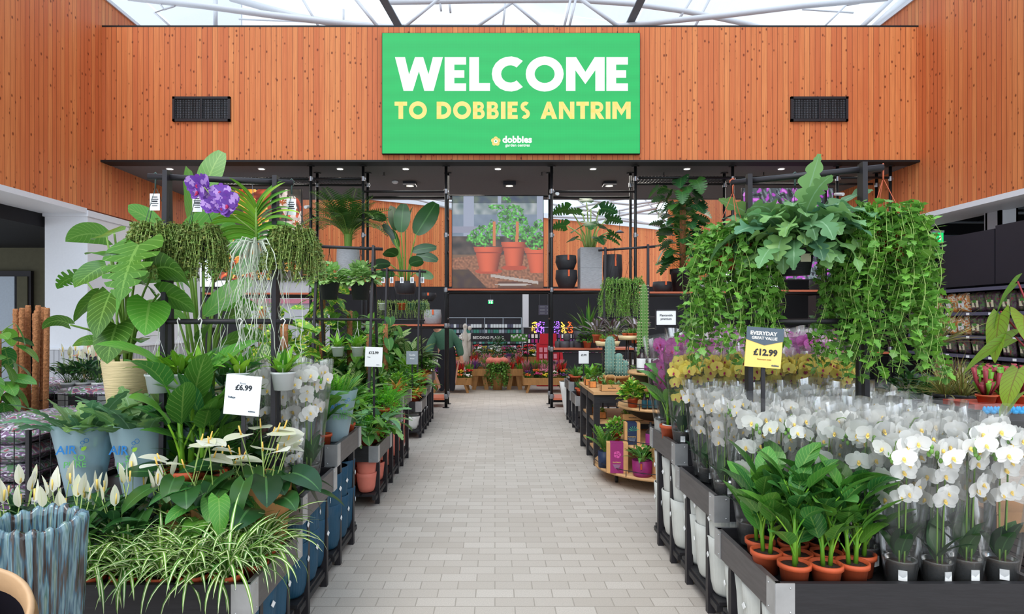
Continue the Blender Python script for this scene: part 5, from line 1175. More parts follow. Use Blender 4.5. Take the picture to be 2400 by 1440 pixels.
# big monstera in a bamboo patterned pot on a black stand
Y0 = 3.6; po = W(298, 950, Y0)
t = thing('plant_stand', 'black metal stand under the big split leaf plant', 'plant stand', (po.x, po.y, 0)); 
b = MB(); b.box((0, 0, po.z-.012), (.26, .26, .02)); obj('top_plate', b, 'black_metal', t)
for x in (-.115, .115):
    for y in (-.115, .115): b = MB(); b.box((x, y, po.z/2-.01), (.018, .018, po.z-.02)); obj('leg', b, 'black_metal', t)
def bamboo(t):
    b = MB(); b.lathe([(0,0),(.098,0),(.102,.006),(.131,.252),(.131,.262),(.122,.262),(.118,.22)], 40); obj('pot', b, 'bamboo_pot', t); b = MB(); b.disc(.12, .235, 20, dome=.01); obj('soil', b, 'soil', t)
explicit('large split leaf plant in a pale wood grain pot, front left', 'monstera', 'monstera', po, bamboo,
 [(330,566,2.98,-95,-50,.33,.31,'monstera',.5,8), (250,555,3.5,175,18,.26,.15,'heart',.9,50), (268,548,3.2,150,10,.2,.16,'heart',.6,-30), (255,620,3.2,-120,-25,.21,.20,'heart',.5,-15), (197,652,3.5,185,15,.17,.12,'monstera',1.4,40), (262,680,3.1,-100,-60,.26,.22,'heart',.3,10),
  (300,650,3.05,-20,-5,.22,.16,'monstera',.9,-30), (232,690,3.5,-140,-40,.2,.16,'heart',.5,30), (352,705,3.02,-70,-40,.22,.19,'heart',.4,-18), (372,690,3.1,10,-10,.2,.18,'heart',.7,-45), (165,762,3.3,200,40,.15,.07,'heart',1.9,60), (222,800,3.4,190,10,.12,.09,'heart',.9,-40),
  (276,756,3.1,-92,-58,.22,.21,'heart',.4,5), (362,632,3.0,-30,12,.34,.16,'heart',1.3,-55), (330,795,3.45,-60,10,.13,.10,'heart',.7,0), (290,830,3.4,-100,20,.12,.09,'heart',.7,10), (318,800,3.5,20,30,.12,.1,'heart',.6,0), (340,748,3.4,-10,-10,.19,.09,'heart',.7,60), (292,640,3.02,-90,-70,.22,.05,'lance',.1,20), (262,600,3.3,160,20,.2,.14,'heart',.6,-10)],
 'leaf_monstera', 'stem_green', .235, .0065, .05)
# giant bird of paradise behind the rack
Y0 = 3.86; po = W(475, 868, Y0); po.z = ZT[2]-.028
def bigpot(t): fpot(t, .12, .2, 'charcoal_pot')
explicit('giant bird of paradise plant with broad paddle leaves behind the hanging rack', 'bird_of_paradise', 'bird of paradise', po, bigpot,
 [(478,455,3.8,40,78,.30,.15,'paddle',.35,70), (452,545,3.75,130,84,.42,.19,'paddle',.3,65), (385,540,3.8,168,38,.30,.13,'paddle',.35,55), (430,535,3.6,-5,8,.32,.17,'paddle',.4,-75), (545,640,3.7,20,30,.30,.11,'paddle',.2,70), (450,650,3.5,182,22,.40,.14,'paddle',1.0,60), (480,740,3.6,30,50,.34,.13,'paddle',.4,60),
  (500,720,3.8,10,15,.26,.10,'paddle',.6,-40), (525,750,3.7,-30,20,.24,.12,'paddle',.5,30), (440,760,3.7,160,40,.3,.1,'paddle',.7,50), (470,800,3.6,-60,35,.26,.1,'paddle',.6,20), (545,600,3.9,60,50,.26,.12,'paddle',.3,70), (430,680,3.9,150,60,.3,.12,'paddle',.5,50), (520,810,3.6,-10,30,.28,.09,'paddle',.8,-50), (500,650,3.8,30,80,.34,.12,'paddle',.3,80), (415,740,3.8,170,30,.25,.1,'paddle',.6,40)],
 'leaf_bright' if 0 else 'leaf_strel', 'stem_green', .16, .008, .05, 12)
# hanging baskets of button fern on the left rack
def hb(seed, **k): return trailing('x', 'hanging plant', .12, .17, 200, 'leaf_tiny', .019, .018, 'oval', ('charcoal_pot', .10, .10), .009, seed, ztop=.31, dome=.075, spread=.035, ns=2, per=1, wig=.02, dens=1.0)
HB = [hb(2), hb(5)]
rt = lambda px: (V((-1.668, 3.15, 2.235)).lerp(V((-1.155, 3.26, 2.235)), (px-392)/253))
for i, (px, k) in enumerate(((366, 0), (462, 1), (684, 0))):
    p = rt(px); place(HB[k], (p.x, p.y-.002, p.z-.0), ['hanging basket of tiny round leaves at the left end of the purple orchid rack', 'hanging basket of tiny round leaves in the middle of the purple orchid rack', 'hanging basket of tiny round leaves at the right end of the purple orchid rack'][i], 0, None, 1.0)
# vanda
random.seed(5); p = rt(588); t = thing('hanging_orchid', 'purple hanging orchid with strap leaves and long dangling white roots', 'orchid', (p.x, p.y, p.z))
c0 = V((.03, -.02, -.30)); b = MB(); b.tube([(0,0,0), c0], .0014, 4); obj('hanger_wire', b, 'purlin_grey', t)
b = MB(); b.tube([c0 + V((0,0,-.02)), c0 + V((0,0,.16))], [.009, .006], 7, 1)
for i in range(11):
    for s_ in (-1, 1): b.leaf(c0 + V((0, 0, -.01+.016*i)), (0 if s_ > 0 else pi) + rnd(-.25, .25), R(22+4.8*i), rnd(.25, .31)-.007*i, .03, 'strap', 1.7-.09*i, .2, 10, roll=.8+rnd(-.2, .2))
obj('foliage', b, ['leaf_bright', 'stem_green'], t)
b = MB()
for i in range(64):
    a = rnd(0, 6.3); o = rnd(.01, .12) if i % 3 else rnd(.1, .2); Lr = rnd(.25, .72); q = c0 + V((0,0,-.02)); pts = [q, q + V((o*.6*cos(a), o*.4*sin(a), rnd(-.02, .02))), q + V((o*cos(a), o*.6*sin(a), -.07))]
    n = int(Lr/.07)
    for k in range(n): pts.append(pts[-1] + V((rnd(-.03, .03), rnd(-.02, .02), -.07+rnd(-.01, .02))))
    b.tube(pts, [.0028]*3 + [.0019]*n, 5)
obj('aerial_roots', b, 'root_white', t)
b = MB(); q = c0 + V((.0, -.02, .03)); fe = W(492, 462, 3.1) - V(t.location); b.tube([q, q.lerp(fe, .5) + V((0, 0, .0)), fe + V((.03, 0, -.02)), fe + V((-.03, 0, .05))], .003, 5); fs = obj('flower_stem', b, 'stem_pale', t)
VB = bloom_mesh('petal_violet', 'lip_magenta', 1.0); vb = None
for i, (dx, dz) in enumerate(((0,0),(.05,.02),(-.05,.02),(.09,-.02),(.02,-.05),(.06,-.06),(-.03,.07),(-.06,.06),(.1,-.05),(.03,.04),(-.01,-.03),(.12,.0))[:9]):
    if vb is None: vb = VB.build('bloom', ['petal_violet', 'lip_magenta'], fs); o = vb
    else: o = bpy.data.objects.new('bloom', vb.data); C.objects.link(o); o.parent = fs
    o.location = fe + V((dx, rnd(-.03, .03), dz)); o.rotation_euler = (rnd(-.3, .3), rnd(-.3, .3), -pi/2 + rnd(-.6, .6)); o.scale = (1.25,)*3
# white hanging pots with nest ferns
def nestpot(seed):
    random.seed(seed); t = thing('hanging_pot', 'x', 'hanging plant'); zr = -.262; b = MB(); b.lathe([(0,zr-.09),(.045,zr-.09),(.058,zr-.008),(.063,zr-.006),(.063,zr+.004),(.055,zr+.002),(.05,zr-.03)], 20); obj('pot', b, 'white_plastic', t)
    for k in range(3): a = 2*pi*k/3+.5; b = MB(); b.tube([(.062*cos(a), .062*sin(a), zr), (0, 0, -.07)], .0013, 4); obj('hanger_cord', b, 'cord', t)
    b = MB(); b.tube([(0,0,-.07),(0,0,-.02),(.011,0,.004),(0,0,.018),(-.013,0,.008)], .0032, 6); obj('hook', b, 'cord', t); b = MB()
    for i in range(17): a = i*2.4; f = i/17; b.leaf((.012*cos(a), .012*sin(a), zr-.01), a, R(82-44*f), rnd(.13, .19), rnd(.04, .052), 'lance', rnd(.5, 1.3), .2, 7, roll=rnd(-.3, .3), wave=.08)
    obj('foliage', b, ['leaf_bright', 'stem_green'], t); return t
NP = [nestpot(1), nestpot(4)]
for i, px in enumerate((372, 419, 470, 563, 664)):
    q = rt(px); place(NP[i % 2], (WX(px, q.y-.08), q.y-.083, 1.5), f"small white hanging pot of bright strap leaves, {ORD[i]} from the left on the lower rail", None, 'white hanging pots on the lower rail')
# ---- generic foliage prototypes
K = {}
K['nest'] = rosette('x', 'potted_plant', 'potted plant', 20, .2, .3, .05, .07, 'lance', 'leaf_bright', 25, 85, (.5, 1.4), seed=3, wave=.06)
K['heart'] = rosette('x', 'potted_plant', 'potted plant', 26, .10, .14, .08, .11, 'heart', 'leaf', 20, 85, (.4, 1.0), (.1, .2), seed=4, bel=(-40, 30))
K['varieg'] = rosette('x', 'potted_plant', 'potted plant', 24, .15, .22, .07, .1, 'oval', 'leaf_dieff', 25, 85, (.5, 1.1), (.06, .16), seed=5)
K['blue'] = rosette('x', 'potted_fern', 'fern', 28, .18, .28, .06, .085, 'lobed', 'leaf_phleb', 20, 82, (.7, 1.6), (.04, .1), seed=6, ns=24)
K['boston'] = fernp('x', 34, .32, .075, seed=7, nn=26, el=(40, 88), droop=(.6, 1.4))
K['maiden'] = bushy('x', 'potted_fern', 'fern', 900, .17, .14, .018, .018, 'oval', 'leaf_fern', seed=8, ns=2, hang=1)
K['lush'] = bushy('x', 'potted_plant', 'potted plant', 190, .15, .17, .055, .03, 'oval', 'leaf', seed=9, ns=4)
K['lime'] = bushy('x', 'potted_plant', 'potted plant', 170, .15, .17, .05, .034, 'oval', 'leaf_bright', seed=10, ns=4)
K['syng'] = bushy('x', 'potted_plant', 'potted plant', 130, .16, .18, .07, .055, 'heart', 'leaf_syng', seed=12, ns=5)
K['spath'] = rosette('x', 'potted_plant', 'potted plant', 30, .14, .2, .04, .055, 'lance', 'leaf_dark', 30, 85, (.6, 1.3), (.08, .18), seed=13)
K['pothos'] = bushy('x', 'potted_plant', 'potted plant', 90, .15, .16, .09, .075, 'heart', 'leaf_pothos', seed=14, ns=6)
K['brom'] = rosette('x', 'potted_plant', 'potted plant', 24, .14, .2, .025, .032, 'strap', 'leaf_brom', 30, 85, (.8, 1.5), seed=15)
K['calath'] = rosette('x', 'potted_plant', 'potted plant', 22, .12, .17, .06, .08, 'oval', 'leaf_purple', 25, 85, (.4, .9), (.06, .14), seed=16)
K['palmlet'] = fernp('x', 16, .42, .22, 'leaf_palm', seed=17, nn=16, el=(50, 88), droop=(.5, 1.2), name='potted_palm', cat='palm')
K['snake'] = rosette('x', 'snake_plant', 'snake plant', 11, .3, .45, .04, .05, 'spear', 'leaf_snake', 76, 90, (0, .15), seed=18, fold=.25)
LBN = dict(nest='bright strap leaved plant', heart='heart leaved green plant', varieg='cream mottled broad leaved plant', blue='blue-green lobed fern', boston='bright green sword fern', maiden='fine feathery lime fern', lush='dense small leaved green plant', lime='bushy lime green plant', syng='pale arrow leaved plant', spath='dark glossy leaved plant', pothos='yellow mottled heart leaved plant', brom='orange tinged spiky plant', calath='purple leaved plant', palmlet='small feathery palm', snake='upright snake plant')
def kp(kind, x, y, z, where, sc_=1.0): return place(K[kind], (x, y, z), f"{LBN[kind]} {where}", None, None, sc_)
random.seed(21)
# first block left: fill behind
for i, (k, x, y, z, s_, wh) in enumerate((('spath', -1.50, 3.18, 1, 1.0, 'between the anthuriums and the rack'), ('nest', -1.66, 3.30, 1, 1.2, 'behind the blue sleeved ferns'), ('palmlet', -1.33, 3.22, 1, .75, 'beside the £6.99 card'), ('spath', -1.44, 3.40, 1, 1.1, 'below the rack, near the white hanging pots'), ('heart', -1.78, 3.56, 1, 1.1, 'under the white hanging pots, left'), ('lush', -1.60, 3.56, 1, 1.0, 'under the white hanging pots, middle'),
     ('varieg', -1.28, 3.80, 2, 1.3, 'behind the left white orchids'), ('spath', -1.45, 3.78, 2, 1.3, 'on the tallest left table, middle'), ('nest', -1.65, 3.8, 2, 1.2, 'on the tallest left table, under the orchid roots'), ('lime', -1.85, 3.85, 2, 1.2, 'on the tallest left table, left part'), ('spath', -2.05, 3.8, 2, 1.4, 'at the left end of the tallest table'), ('heart', -1.3, 4.15, 2, 1.5, 'at the back of the tallest left table'), ('varieg', -1.55, 4.15, 2, 1.6, 'at the back of the tallest left table, centre'), ('spath', -1.8, 4.15, 2, 1.6, 'at the back left of the tallest table'), ('nest', -2.1, 4.15, 2, 1.5, 'at the back left end of the tallest table'))):
    kp(k, x, y, ZT[z]-.028, wh, s_)
for i, (x, y, s_) in enumerate(((-1.52, 3.06, 1.9), (-1.44, 3.10, 1.6))): place(ST[i+1], (x, y, ZT[1]-.028), f"large upright broad leaf plant before the rack, {['left','right'][i]}", None, None, s_)
for i, (x, y) in enumerate(((-1.04, 3.80+.2), (-1.22, 4.02), (-1.40, 4.0))):
    kp('boston', x, y+.05, ZT[2]-.028, f"in the tallest left table, {['nearest the aisle','second from the aisle','third from the aisle'][i]}", 1.05)
sv = None
random.seed(31)
seq = ['blue', 'maiden', 'heart', 'lush', 'varieg', 'boston', 'syng', 'lime', 'spath', 'pothos', 'nest', 'calath', 'lush', 'lime', 'syng', 'brom']
ci = 0
for ti, (y0, z) in enumerate(((4.95, Z2[0]), (5.61, Z2[1]), (6.27, Z2[2]))):
    for r_ in range(3):
        for c2 in range(6):
            x = -1.03 - .2*c2 + rnd(-.02, .02); y = y0 + .12 + .2*r_ + rnd(-.02, .02); kind = seq[(ci*5+r_*3+c2*7) % len(seq)]; ci += 1
            if c2 == 0: kind = [['heart', 'maiden', 'blue'], ['maiden', 'boston', 'maiden'], ['brom', 'lime', 'lush']][ti][r_]
            if c2 == 1: kind = [['blue', 'blue', 'maiden'], ['boston', 'blue', 'lime'], ['lime', 'syng', 'lush']][ti][r_]
            if kind == 'calath' and c2 < 2: kind = 'lush'
            kp(kind, x, y, z-.028, f"over the salmon pots, {ORD[c2]} from the aisle, row {'one two three four five six seven eight nine'.split()[ti*3+r_]}", (1.0 if c2 < 2 else 1.25 if c2 < 4 else 1.6) * rnd(.9, 1.1))
for ti, (y0, z) in enumerate(((7.85, .48), (8.46, .6), (9.07, .72))):
    for r_ in range(3):
        for c2 in range(5):
            x = -1.05 - .22*c2; y = y0 + .1 + .2*r_; kind = seq[(ci*3+r_+c2*5) % len(seq)]; ci += 1
            if (ti, r_, c2) in ((0, 0, 0), (0, 1, 0)): kind = 'brom'
            kp(kind, x, y, z-.028, f"over the white bowls, {ORD[c2]} from the aisle, row {'one two three four five six seven eight nine'.split()[ti*3+r_]}", (1.05 if c2 < 1 else 1.5 if c2 < 3 else 1.9) * rnd(.9, 1.1))
# tall climbers on coir poles
def climber(lab, h_, mt, prof, Lf, Wf, n, seed, pot=(.12, .2, 'charcoal_pot'), rad=.03, spread=(.05, .16), bel=(-60, 10), name='climbing_plant', ns=9, full=.25):
    random.seed(seed); t = thing(name, lab, 'climbing plant'); fpot(t, *pot); z0 = pot[1]*.86; b = MB(); b.tube([(0,0,z0), (0,0,z0+h_*.5), (0,0,z0+h_)], rad, 10); obj('coir_pole', b, 'coir', t); b = MB()
    for i in range(n):
        a = i*2.4+rnd(-.4, .4); z = z0 + full*h_*0 + h_*(i+.5)/n; b.leaf((rad*cos(a), rad*sin(a), z), a, R(rnd(10, 55)), Lf*rnd(.75, 1.15), Wf*rnd(.75, 1.15), prof, rnd(.3, .8), .1, ns if prof != 'monstera' else 26, rnd(*spread), .003, R(rnd(*bel)), rnd(-.5, .5))
    obj('foliage', b, [mt, 'stem_green'], t); return t
CP = climber('x', 1.05, 'leaf_pothos', 'heart', .15, .12, 64, 3)
for i, (x, y, z, s_) in enumerate(((-1.62, 4.75, .2, 1.05), (-1.9, 5.05, .40, 1.0), (-1.80, 6.45, .64, 1.1))): place(CP, (x, y, z), f"yellow mottled climber on a coir pole, {['nearest, beside the hanging roots','middle one left of the lime baskets','farthest one'][i]}", None, None, s_)
MC = climber('x', 1.15, 'leaf_monstera_dark', 'monstera', .24, .22, 88, 6, (.17, .32, 'charcoal_pot'), .04, (.1, .3), (-50, 20), 'monstera', 26)
p = W(1600, 692, 10.98); place(MC, (p.x, 10.98, 2.02), 'tall split leaf climber in a black pot on the right shelf', 0, None, 1.28)
GC = climber('x', .8, 'leaf', 'heart', .15, .12, 46, 9)
for i, (x, y, z, s_) in enumerate(((-1.55, 6.6, .64, 1.0), (-1.45, 8.2, .4, 1.1), (-1.75, 9.0, .5, 1.15), (-1.3, 6.35, .64, .75))): place(GC, (x, y, z), f"green heart leaved climber on a coir pole, {ORD[i]} along the left tables", None, None, s_)
# large leaved climber far left
BL = climber('x', 1.25, 'leaf_strel', 'oval', .22, .13, 66, 12, (.12, .2, 'charcoal_pot'), .03, (.04, .12), (-70, 0), ns=8)
p = W(15, 960, 3.95); place(BL, (p.x-.10, 4.0, .33), 'tall climber with big toothed leaves at the far left edge', None, None, .78)
place(BL, (p.x-.36, 3.98, .33), 'tall climber with big leaves cut by the left edge', None, None, .8)
# lime baskets on the second left rack
def lb(seed):
    random.seed(seed); t = thing('hanging_basket', 'x', 'hanging plant'); zr = -.34; b = MB(); b.lathe([(0,zr-.17),(.075,zr-.17),(.098,zr-.01),(.104,zr-.01),(.104,zr),(.095,zr)], 20); obj('pot', b, 'charcoal_pot', t); b = MB()
    for k in range(3): a = 2*pi*k/3; b.tube([(.1*cos(a), .1*sin(a), zr), (0,0,-.05)], .0018, 4)
    b.tube([(0,0,-.05),(0,0,-.01),(.012,0,.006),(0,0,.02),(-.014,0,.006)], .004, 6); obj('hook', b, 'black', t); b = MB()
    for i in range(170):
        a = rnd(0, 6.3); ph = math.acos(rnd(-.2, 1)); r_ = rnd(.5, 1); p = V((.19*r_*sin(ph)*cos(a), .15*r_*sin(ph)*sin(a), zr+.02+.17*r_*cos(ph))); b.leaf(p, a+rnd(-.6, .6), pi/2-ph*.9-rnd(0, .6), rnd(.06, .09), rnd(.05, .07), 'heart', rnd(.4, 1), .1, 5, roll=rnd(-.4, .4))
        if i < 20: b.tube([(0,0,zr), p], .002, 4, 1, False)
    obj('foliage', b, ['leaf_syng', 'stem_green'], t); return t
LB = [lb(3), lb(4)]
for i, px in enumerate((772, 845)): place(LB[i], (WX(px, 6.11), 6.11, 2.225), f"hanging basket of pale arrow leaves, {['left','right'][i]} one on the second left rack", 0)
for i, px in enumerate((792, 838)): place(NP[i], (WX(px, 5.98), 5.98, 1.515), f"small white hanging pot under the lime baskets, {['left','right'][i]}")
# tiny planters on the third rack
def tp(mt, lm, seed, lab): return trailing(lab, 'hanging plant', .08, .22, 30, lm, .02, .018, 'oval', (mt, .07, .1), .02, seed, ztop=.46, dome=.05, spread=.02, ns=2, per=1, tagc=True, cord='black')
for i, (px, mt, lm) in enumerate(((898, 'white_pot', 'leaf_tiny'), (918, 'charcoal_pot', 'leaf_tiny'), (942, 'terracotta', 'leaf'), (966, 'jacket_green', 'leaf_tiny'), (990, 'jacket_green', 'leaf_succ'))):
    q = tp(mt, lm, 40+i, f"small hanging planter on the far left rack, {ORD[i]} from the left"); put(q, (WX(px, 8.9), 8.9, 2.225))
# right rack: ivies and the big blue fern
rr = lambda px: V((1.309, 3.19, 2.225)).lerp(V((1.80, 3.03, 2.245)), (px-1755)/265)
IV = trailing('x', 'hanging plant', .17, .62, 105, 'leaf_ivy', .046, .046, 'ivy', ('terracotta', .11, .13), .022, 6, ztop=.32, dome=.1, spread=.09, ns=5, per=1, cord='cord_terracotta', wig=.03, tagc=False)
IV2 = trailing('x', 'hanging plant', .17, .70, 150, 'leaf_ivy', .046, .046, 'ivy', ('terracotta', .11, .13), .022, 16, ztop=.32, dome=.14, spread=.12, ns=5, per=1, cord='cord_terracotta', wig=.03, tagc=False)
q = rr(1725); place(IV, (q.x-.02, q.y, q.z), 'trailing ivy in a terracotta hanging pot, left end of the right rack', 0)
q = rr(2052); place(IV2, (q.x+.03, q.y, q.z), 'long trailing ivy hanging at the right end of the right rack', 1)
random.seed(8); q = rr(1866); t = thing('hanging_fern', 'large blue-green lobed fern in a black hanging pot, centre of the right rack', 'fern', (q.x, q.y, q.z))
b = MB(); b.lathe([(0,-.50),(.068,-.50),(.092,-.36),(.098,-.36),(.098,-.35),(.088,-.35)], 22); obj('pot', b, 'charcoal_pot', t)
for k in range(3): a = 2*pi*k/3; b = MB(); b.tube([(.095*cos(a), .095*sin(a), -.35), (0,0,-.05)], .0016, 4); obj('hanger_cord', b, 'black', t)
b = MB(); b.tube([(0,0,-.05),(0,0,-.015),(.012,0,.006),(0,0,.02),(-.014,0,.006)], .005, 6); obj('hook', b, 'cord_dark', t)
b = MB(); b.box((.01, -.088, -.42), (.05, .004, .04)); lb_ = obj('label', b, 'bag_cream', t)
b = MB()
for i in range(105):
    a = i*2.4+rnd(-.3, .3); f = i/105; big = rnd(.20, .33) * (1.15 if i % 7 == 0 else 1); b.leaf((.05*cos(a), .05*sin(a), -.36), a, R(86-78*f+rnd(-10, 10)), big, rnd(.085, .125), 'lobed', rnd(.8, 1.9), .10, 34, rnd(.05, .12), .0028, roll=rnd(-.6, .6), wave=.35)
b.leaf((0, -.01, -.36), -1.4, R(88), .42, .15, 'lobed', .15, .08, 36, .04, .003, wave=.12); b.leaf((0, .0, -.36), 2.7, R(60), .4, .15, 'lobed', .3, .08, 36, .06, .003, wave=.1, roll=.6)
b.leaf((-.04, -.02, -.36), 3.3, R(40), .42, .17, 'lobed', 1.5, .08, 36, .08, .003, wave=.1, roll=.5); b.leaf((.04, -.02, -.36), .2, R(35), .42, .17, 'lobed', 1.2, .08, 36, .08, .003, wave=.1, roll=-.4)
obj('foliage', b, ['leaf_phleb', 'stem_pale'], t)
# string plants on the farther right rack
SV = [trailing('x', 'hanging plant', .14, .50, 90, 'leaf_succ' if 0 else 'leaf_ivy', .03, .012, 'oval', ('charcoal_pot', .1, .12), .022, s_, ztop=.42, dome=.08, spread=.06, ns=2, per=2, tagc=False, cord='black') for s_ in (7, 9)]
for i, px in enumerate((1441, 1478)): place(SV[i], (WX(px, 7.9), 7.9 - .03*i, 2.42), f"trailing string plant in a dark hanging pot, {['left','right'][i]} one on the farther right rack", 0, None, 1.05)
# ---- pots and plants on the frame shelves
def ppot(lab, x, y, z, r0, r1, h_, mt, mi='black', tilt=0, sq=False, tagm='rust_tag'):
    t = thing('planter', lab, 'plant pot', (x, y, z)); b = MB()
    if sq: b.b2((-r1, -r1, 0), (r1, r1, h_)); b.b2((-r1+.02, -r1+.02, h_-.001), (r1-.02, r1-.02, h_+.002), 1)
    else:
        b.lathe([(0,0),(r0*.86,0),(r0,.02),(max(r0, r1)*1.06, h_*.55),(r1,h_),(r1-.02,h_)], 28); b.lathe([(r1-.02,h_),(r1*.8,h_*.7),(0,h_*.7)], 28, mi=1)
    obj('pot_body', b, [mt, mi], t)
    if tagm: b = MB(); b.box((.02, -max(r1, r0)*(1.0 if sq else 1.07)-.004, h_*.82), (.03, .004, .1*h_/.3)); obj('hang_tag', b, tagm, t)
    t.rotation_euler = (tilt, 0, 0); return t
ys = 10.98
def shelf_pot(lab, px0, px1, pyt, zb, mt, mi='black', sq=False, taper=.72, tilt=0, y=ys, tagm='rust_tag'):
    x = (WX(px0, y)+WX(px1, y))/2; r = (px1-px0)/2/F*y; return ppot(lab, x, y, zb, r*taper, r, WZ(pyt, y)-zb, mt, mi, tilt, sq, tagm)
shelf_pot('lower of two stacked black rounded pots on the centre shelf', 1303, 1352, 634, 2.07, 'charcoal_pot', 'red_inside'); shelf_pot('upper of two stacked black rounded pots on the centre shelf', 1303, 1350, 600, WZ(634, ys), 'charcoal_pot', 'red_inside', taper=.8)
shelf_pot('lower square ribbed stone planter on the centre shelf', 1357, 1407, 631, 2.07, 'stone_pot', 'soil', True, tagm=None); sp_ = shelf_pot('upper square ribbed stone planter holding the leggy split leaf plant', 1357, 1407, 583, WZ(631, ys)+.003, 'stone_pot', 'soil', True, tagm=None)
shelf_pot('tall black pot with red inside behind the right rack', 1414, 1457, 598, 2.07, 'charcoal_pot', 'red_inside', taper=.9)
shelf_pot('small black pot with red inside beside the tall climber', 1531, 1573, 661, 2.02, 'charcoal_pot', 'red_inside', taper=.9); shelf_pot('ribbed stone pot right of the tall climber', 1622, 1664, 662, 2.02, 'stone_pot'); shelf_pot('lower stacked ribbed stone pot behind the right ivy', 1968, 2006, 633, 2.05, 'stone_pot', sq=True, tagm=None); shelf_pot('upper stacked ribbed stone pot behind the right ivy', 1969, 2005, 600, WZ(633, ys)+.003, 'stone_pot', sq=True, tagm=None)
shelf_pot('black pot with red inside on the left frame shelf', 984, 1022, 687, 1.86, 'charcoal_pot', 'red_inside', taper=.7); ppot('ribbed stone pot on the lower left frame shelf', WX(1014, ys), ys, 1.45, .15, .145, .26, 'stone_pot')
shelf_pot('grey pot of the tall palm on the left frame shelf', 790, 842, 585, 2.07, 'stone_pot', 'soil', tagm=None); shelf_pot('black pot of the paddle leaved plant on the left frame shelf', 926, 974, 660, 1.985, 'charcoal_pot', 'soil', taper=.9, tagm=None)
for i, (a0, a1, t0, t1) in enumerate(((1301, 1312, 800, 818), (1312, 1334, 800, 818), (1334, 1345, 800, 818), (1345, 1368, 776, 796), (1345, 1368, 796, 818), (1387, 1400, 765, 792), (1386, 1401, 792, 818), (1403, 1415, 775, 818), (1320, 1337, 782, 799))):
    shelf_pot(f"plain dark grey cylinder pot on the shelf right of the opening, {ORD[i]} of the cluster", a0, a1, t0, WZ(t1, 10.95)+.0, 'gondola_ledge' if 0 else 'card_dark', 'black', taper=1.0, tagm=None, y=10.95)
def potted(lab, name, cat, px, pyb, y, fn, stems_mt, **k): pass
random.seed(41)
# tall palm, paddle plant, leggy monstera in those pots
t = thing('palm', 'tall feathery palm on the left frame shelf', 'palm', (WX(816, ys), ys, WZ(596, ys))); b = MB()
for i in range(44): a = i*2.4; f = i/44; b.tube([(.05*cos(a), .05*sin(a), 0), (.06*cos(a), .06*sin(a), .35)], .012, 5, 1, False); b.frond((.06*cos(a), .06*sin(a), .33), a, R(88-34*f), rnd(.7, 1.0), .5, rnd(.6, 2.2), 24, pw=.22, stem=.005)
obj('foliage', b, ['leaf_palm', 'stem_green'], t)
t = dup(t, (6.25, 11.9, 2.35), 1, 'dark feathery palm behind the right ivy'); ppot('dark pot on a tall stand under the palm behind the right ivy', 6.25, 11.9, 2.0, .16, .18, .36, 'charcoal_pot', tagm=None); b = MB(); b.box((0, 0, 1.0), (.3, .3, 2.0)); t = tag(obj('plinth', b, 'black_metal'), 'tall black plinth under the palm behind the right ivy', 'plinth'); t.location = (6.25, 11.9, 0)
po = V((WX(950, ys), ys, WZ(668, ys)))
explicit('paddle leaved plant in a black pot on the left frame shelf', 'bird_of_paradise', 'bird of paradise', po, lambda t: None,
 [(975,550,11,40,55,.75,.28,'paddle',.0,75), (940,545,10.9,80,80,.55,.22,'paddle',.2,60), (925,540,11,110,75,.5,.2,'paddle',.3,50), (905,515,11,165,30,.42,.14,'paddle',.7,50), (925,560,10.8,140,50,.4,.2,'paddle',.6,20), (965,590,11,10,20,.45,.14,'paddle',.4,50), (975,600,11,0,0,.4,.14,'paddle',.5,40), (930,600,10.8,-120,20,.35,.18,'paddle',.6,0), (915,620,10.9,170,10,.4,.14,'paddle',.6,30), (960,620,10.9,-40,20,.35,.16,'paddle',.5,-20), (925,645,10.9,200,10,.35,.13,'paddle',.5,30), (975,640,11,-10,-5,.33,.13,'paddle',.5,20), (950,540,11.2,60,70,.5,.2,'paddle',.2,-60), (935,580,11,150,60,.4,.2,'paddle',.3,40)], 'leaf_dark', 'stem_green', .0, .012, .06, 10)
po = V((WX(1382, ys), ys, WZ(583, ys)))
explicit('leggy split leaf plant standing in the square stone planter', 'monstera', 'monstera', po, lambda t: None,
 [(1335,490,11,175,0,.35,.3,'monstera',.6,40), (1330,530,10.9,190,10,.32,.25,'monstera',.8,50), (1365,500,10.8,150,20,.34,.3,'monstera',.5,20), (1385,490,10.9,60,30,.32,.3,'monstera',.6,-30), (1405,490,11,20,10,.38,.3,'monstera',.7,-50), (1380,520,10.7,-90,-20,.34,.32,'monstera',.5,0), (1400,530,10.8,-50,-10,.34,.32,'monstera',.5,-20), (1360,535,10.8,-130,-10,.3,.3,'monstera',.5,20), (1420,515,11,0,10,.32,.26,'monstera',.8,-40), (1425,545,10.9,-20,-20,.3,.26,'monstera',.5,-20), (1350,560,10.9,-150,-10,.26,.2,'heart',.5,20), (1400,555,10.7,-70,-30,.28,.25,'monstera',.3,10), (1420,555,10.9,-10,-20,.3,.2,'monstera',.5,30), (1375,475,11.2,90,40,.3,.26,'monstera',.5,0)], 'leaf_monstera_dark', 'stem_pale', .0, .013, .08)
yu = rosette('spiky leaved yucca among the grey pots on the right frame shelf', 'yucca', 'yucca', 34, .38, .55, .05, .06, 'spear', 'leaf', 20, 88, (.2, .7), seed=23, pot=(.13, .22, 'card_dark'), fold=.3); place(yu, (WX(1379, 10.9), 10.9, 1.04), 'spiky leaved yucca among the grey pots on the right frame shelf', None, None, 1.25)
place(yu, (WX(1630, 5.3), 5.3, .93), 'green yucca standing behind the magenta orchids', None, None, .9)
place(K['lush'], (WX(1376, 10.8), 10.78, 1.04), 'small bushy plant in front of the yucca on the frame shelf', None, None, 1.2)
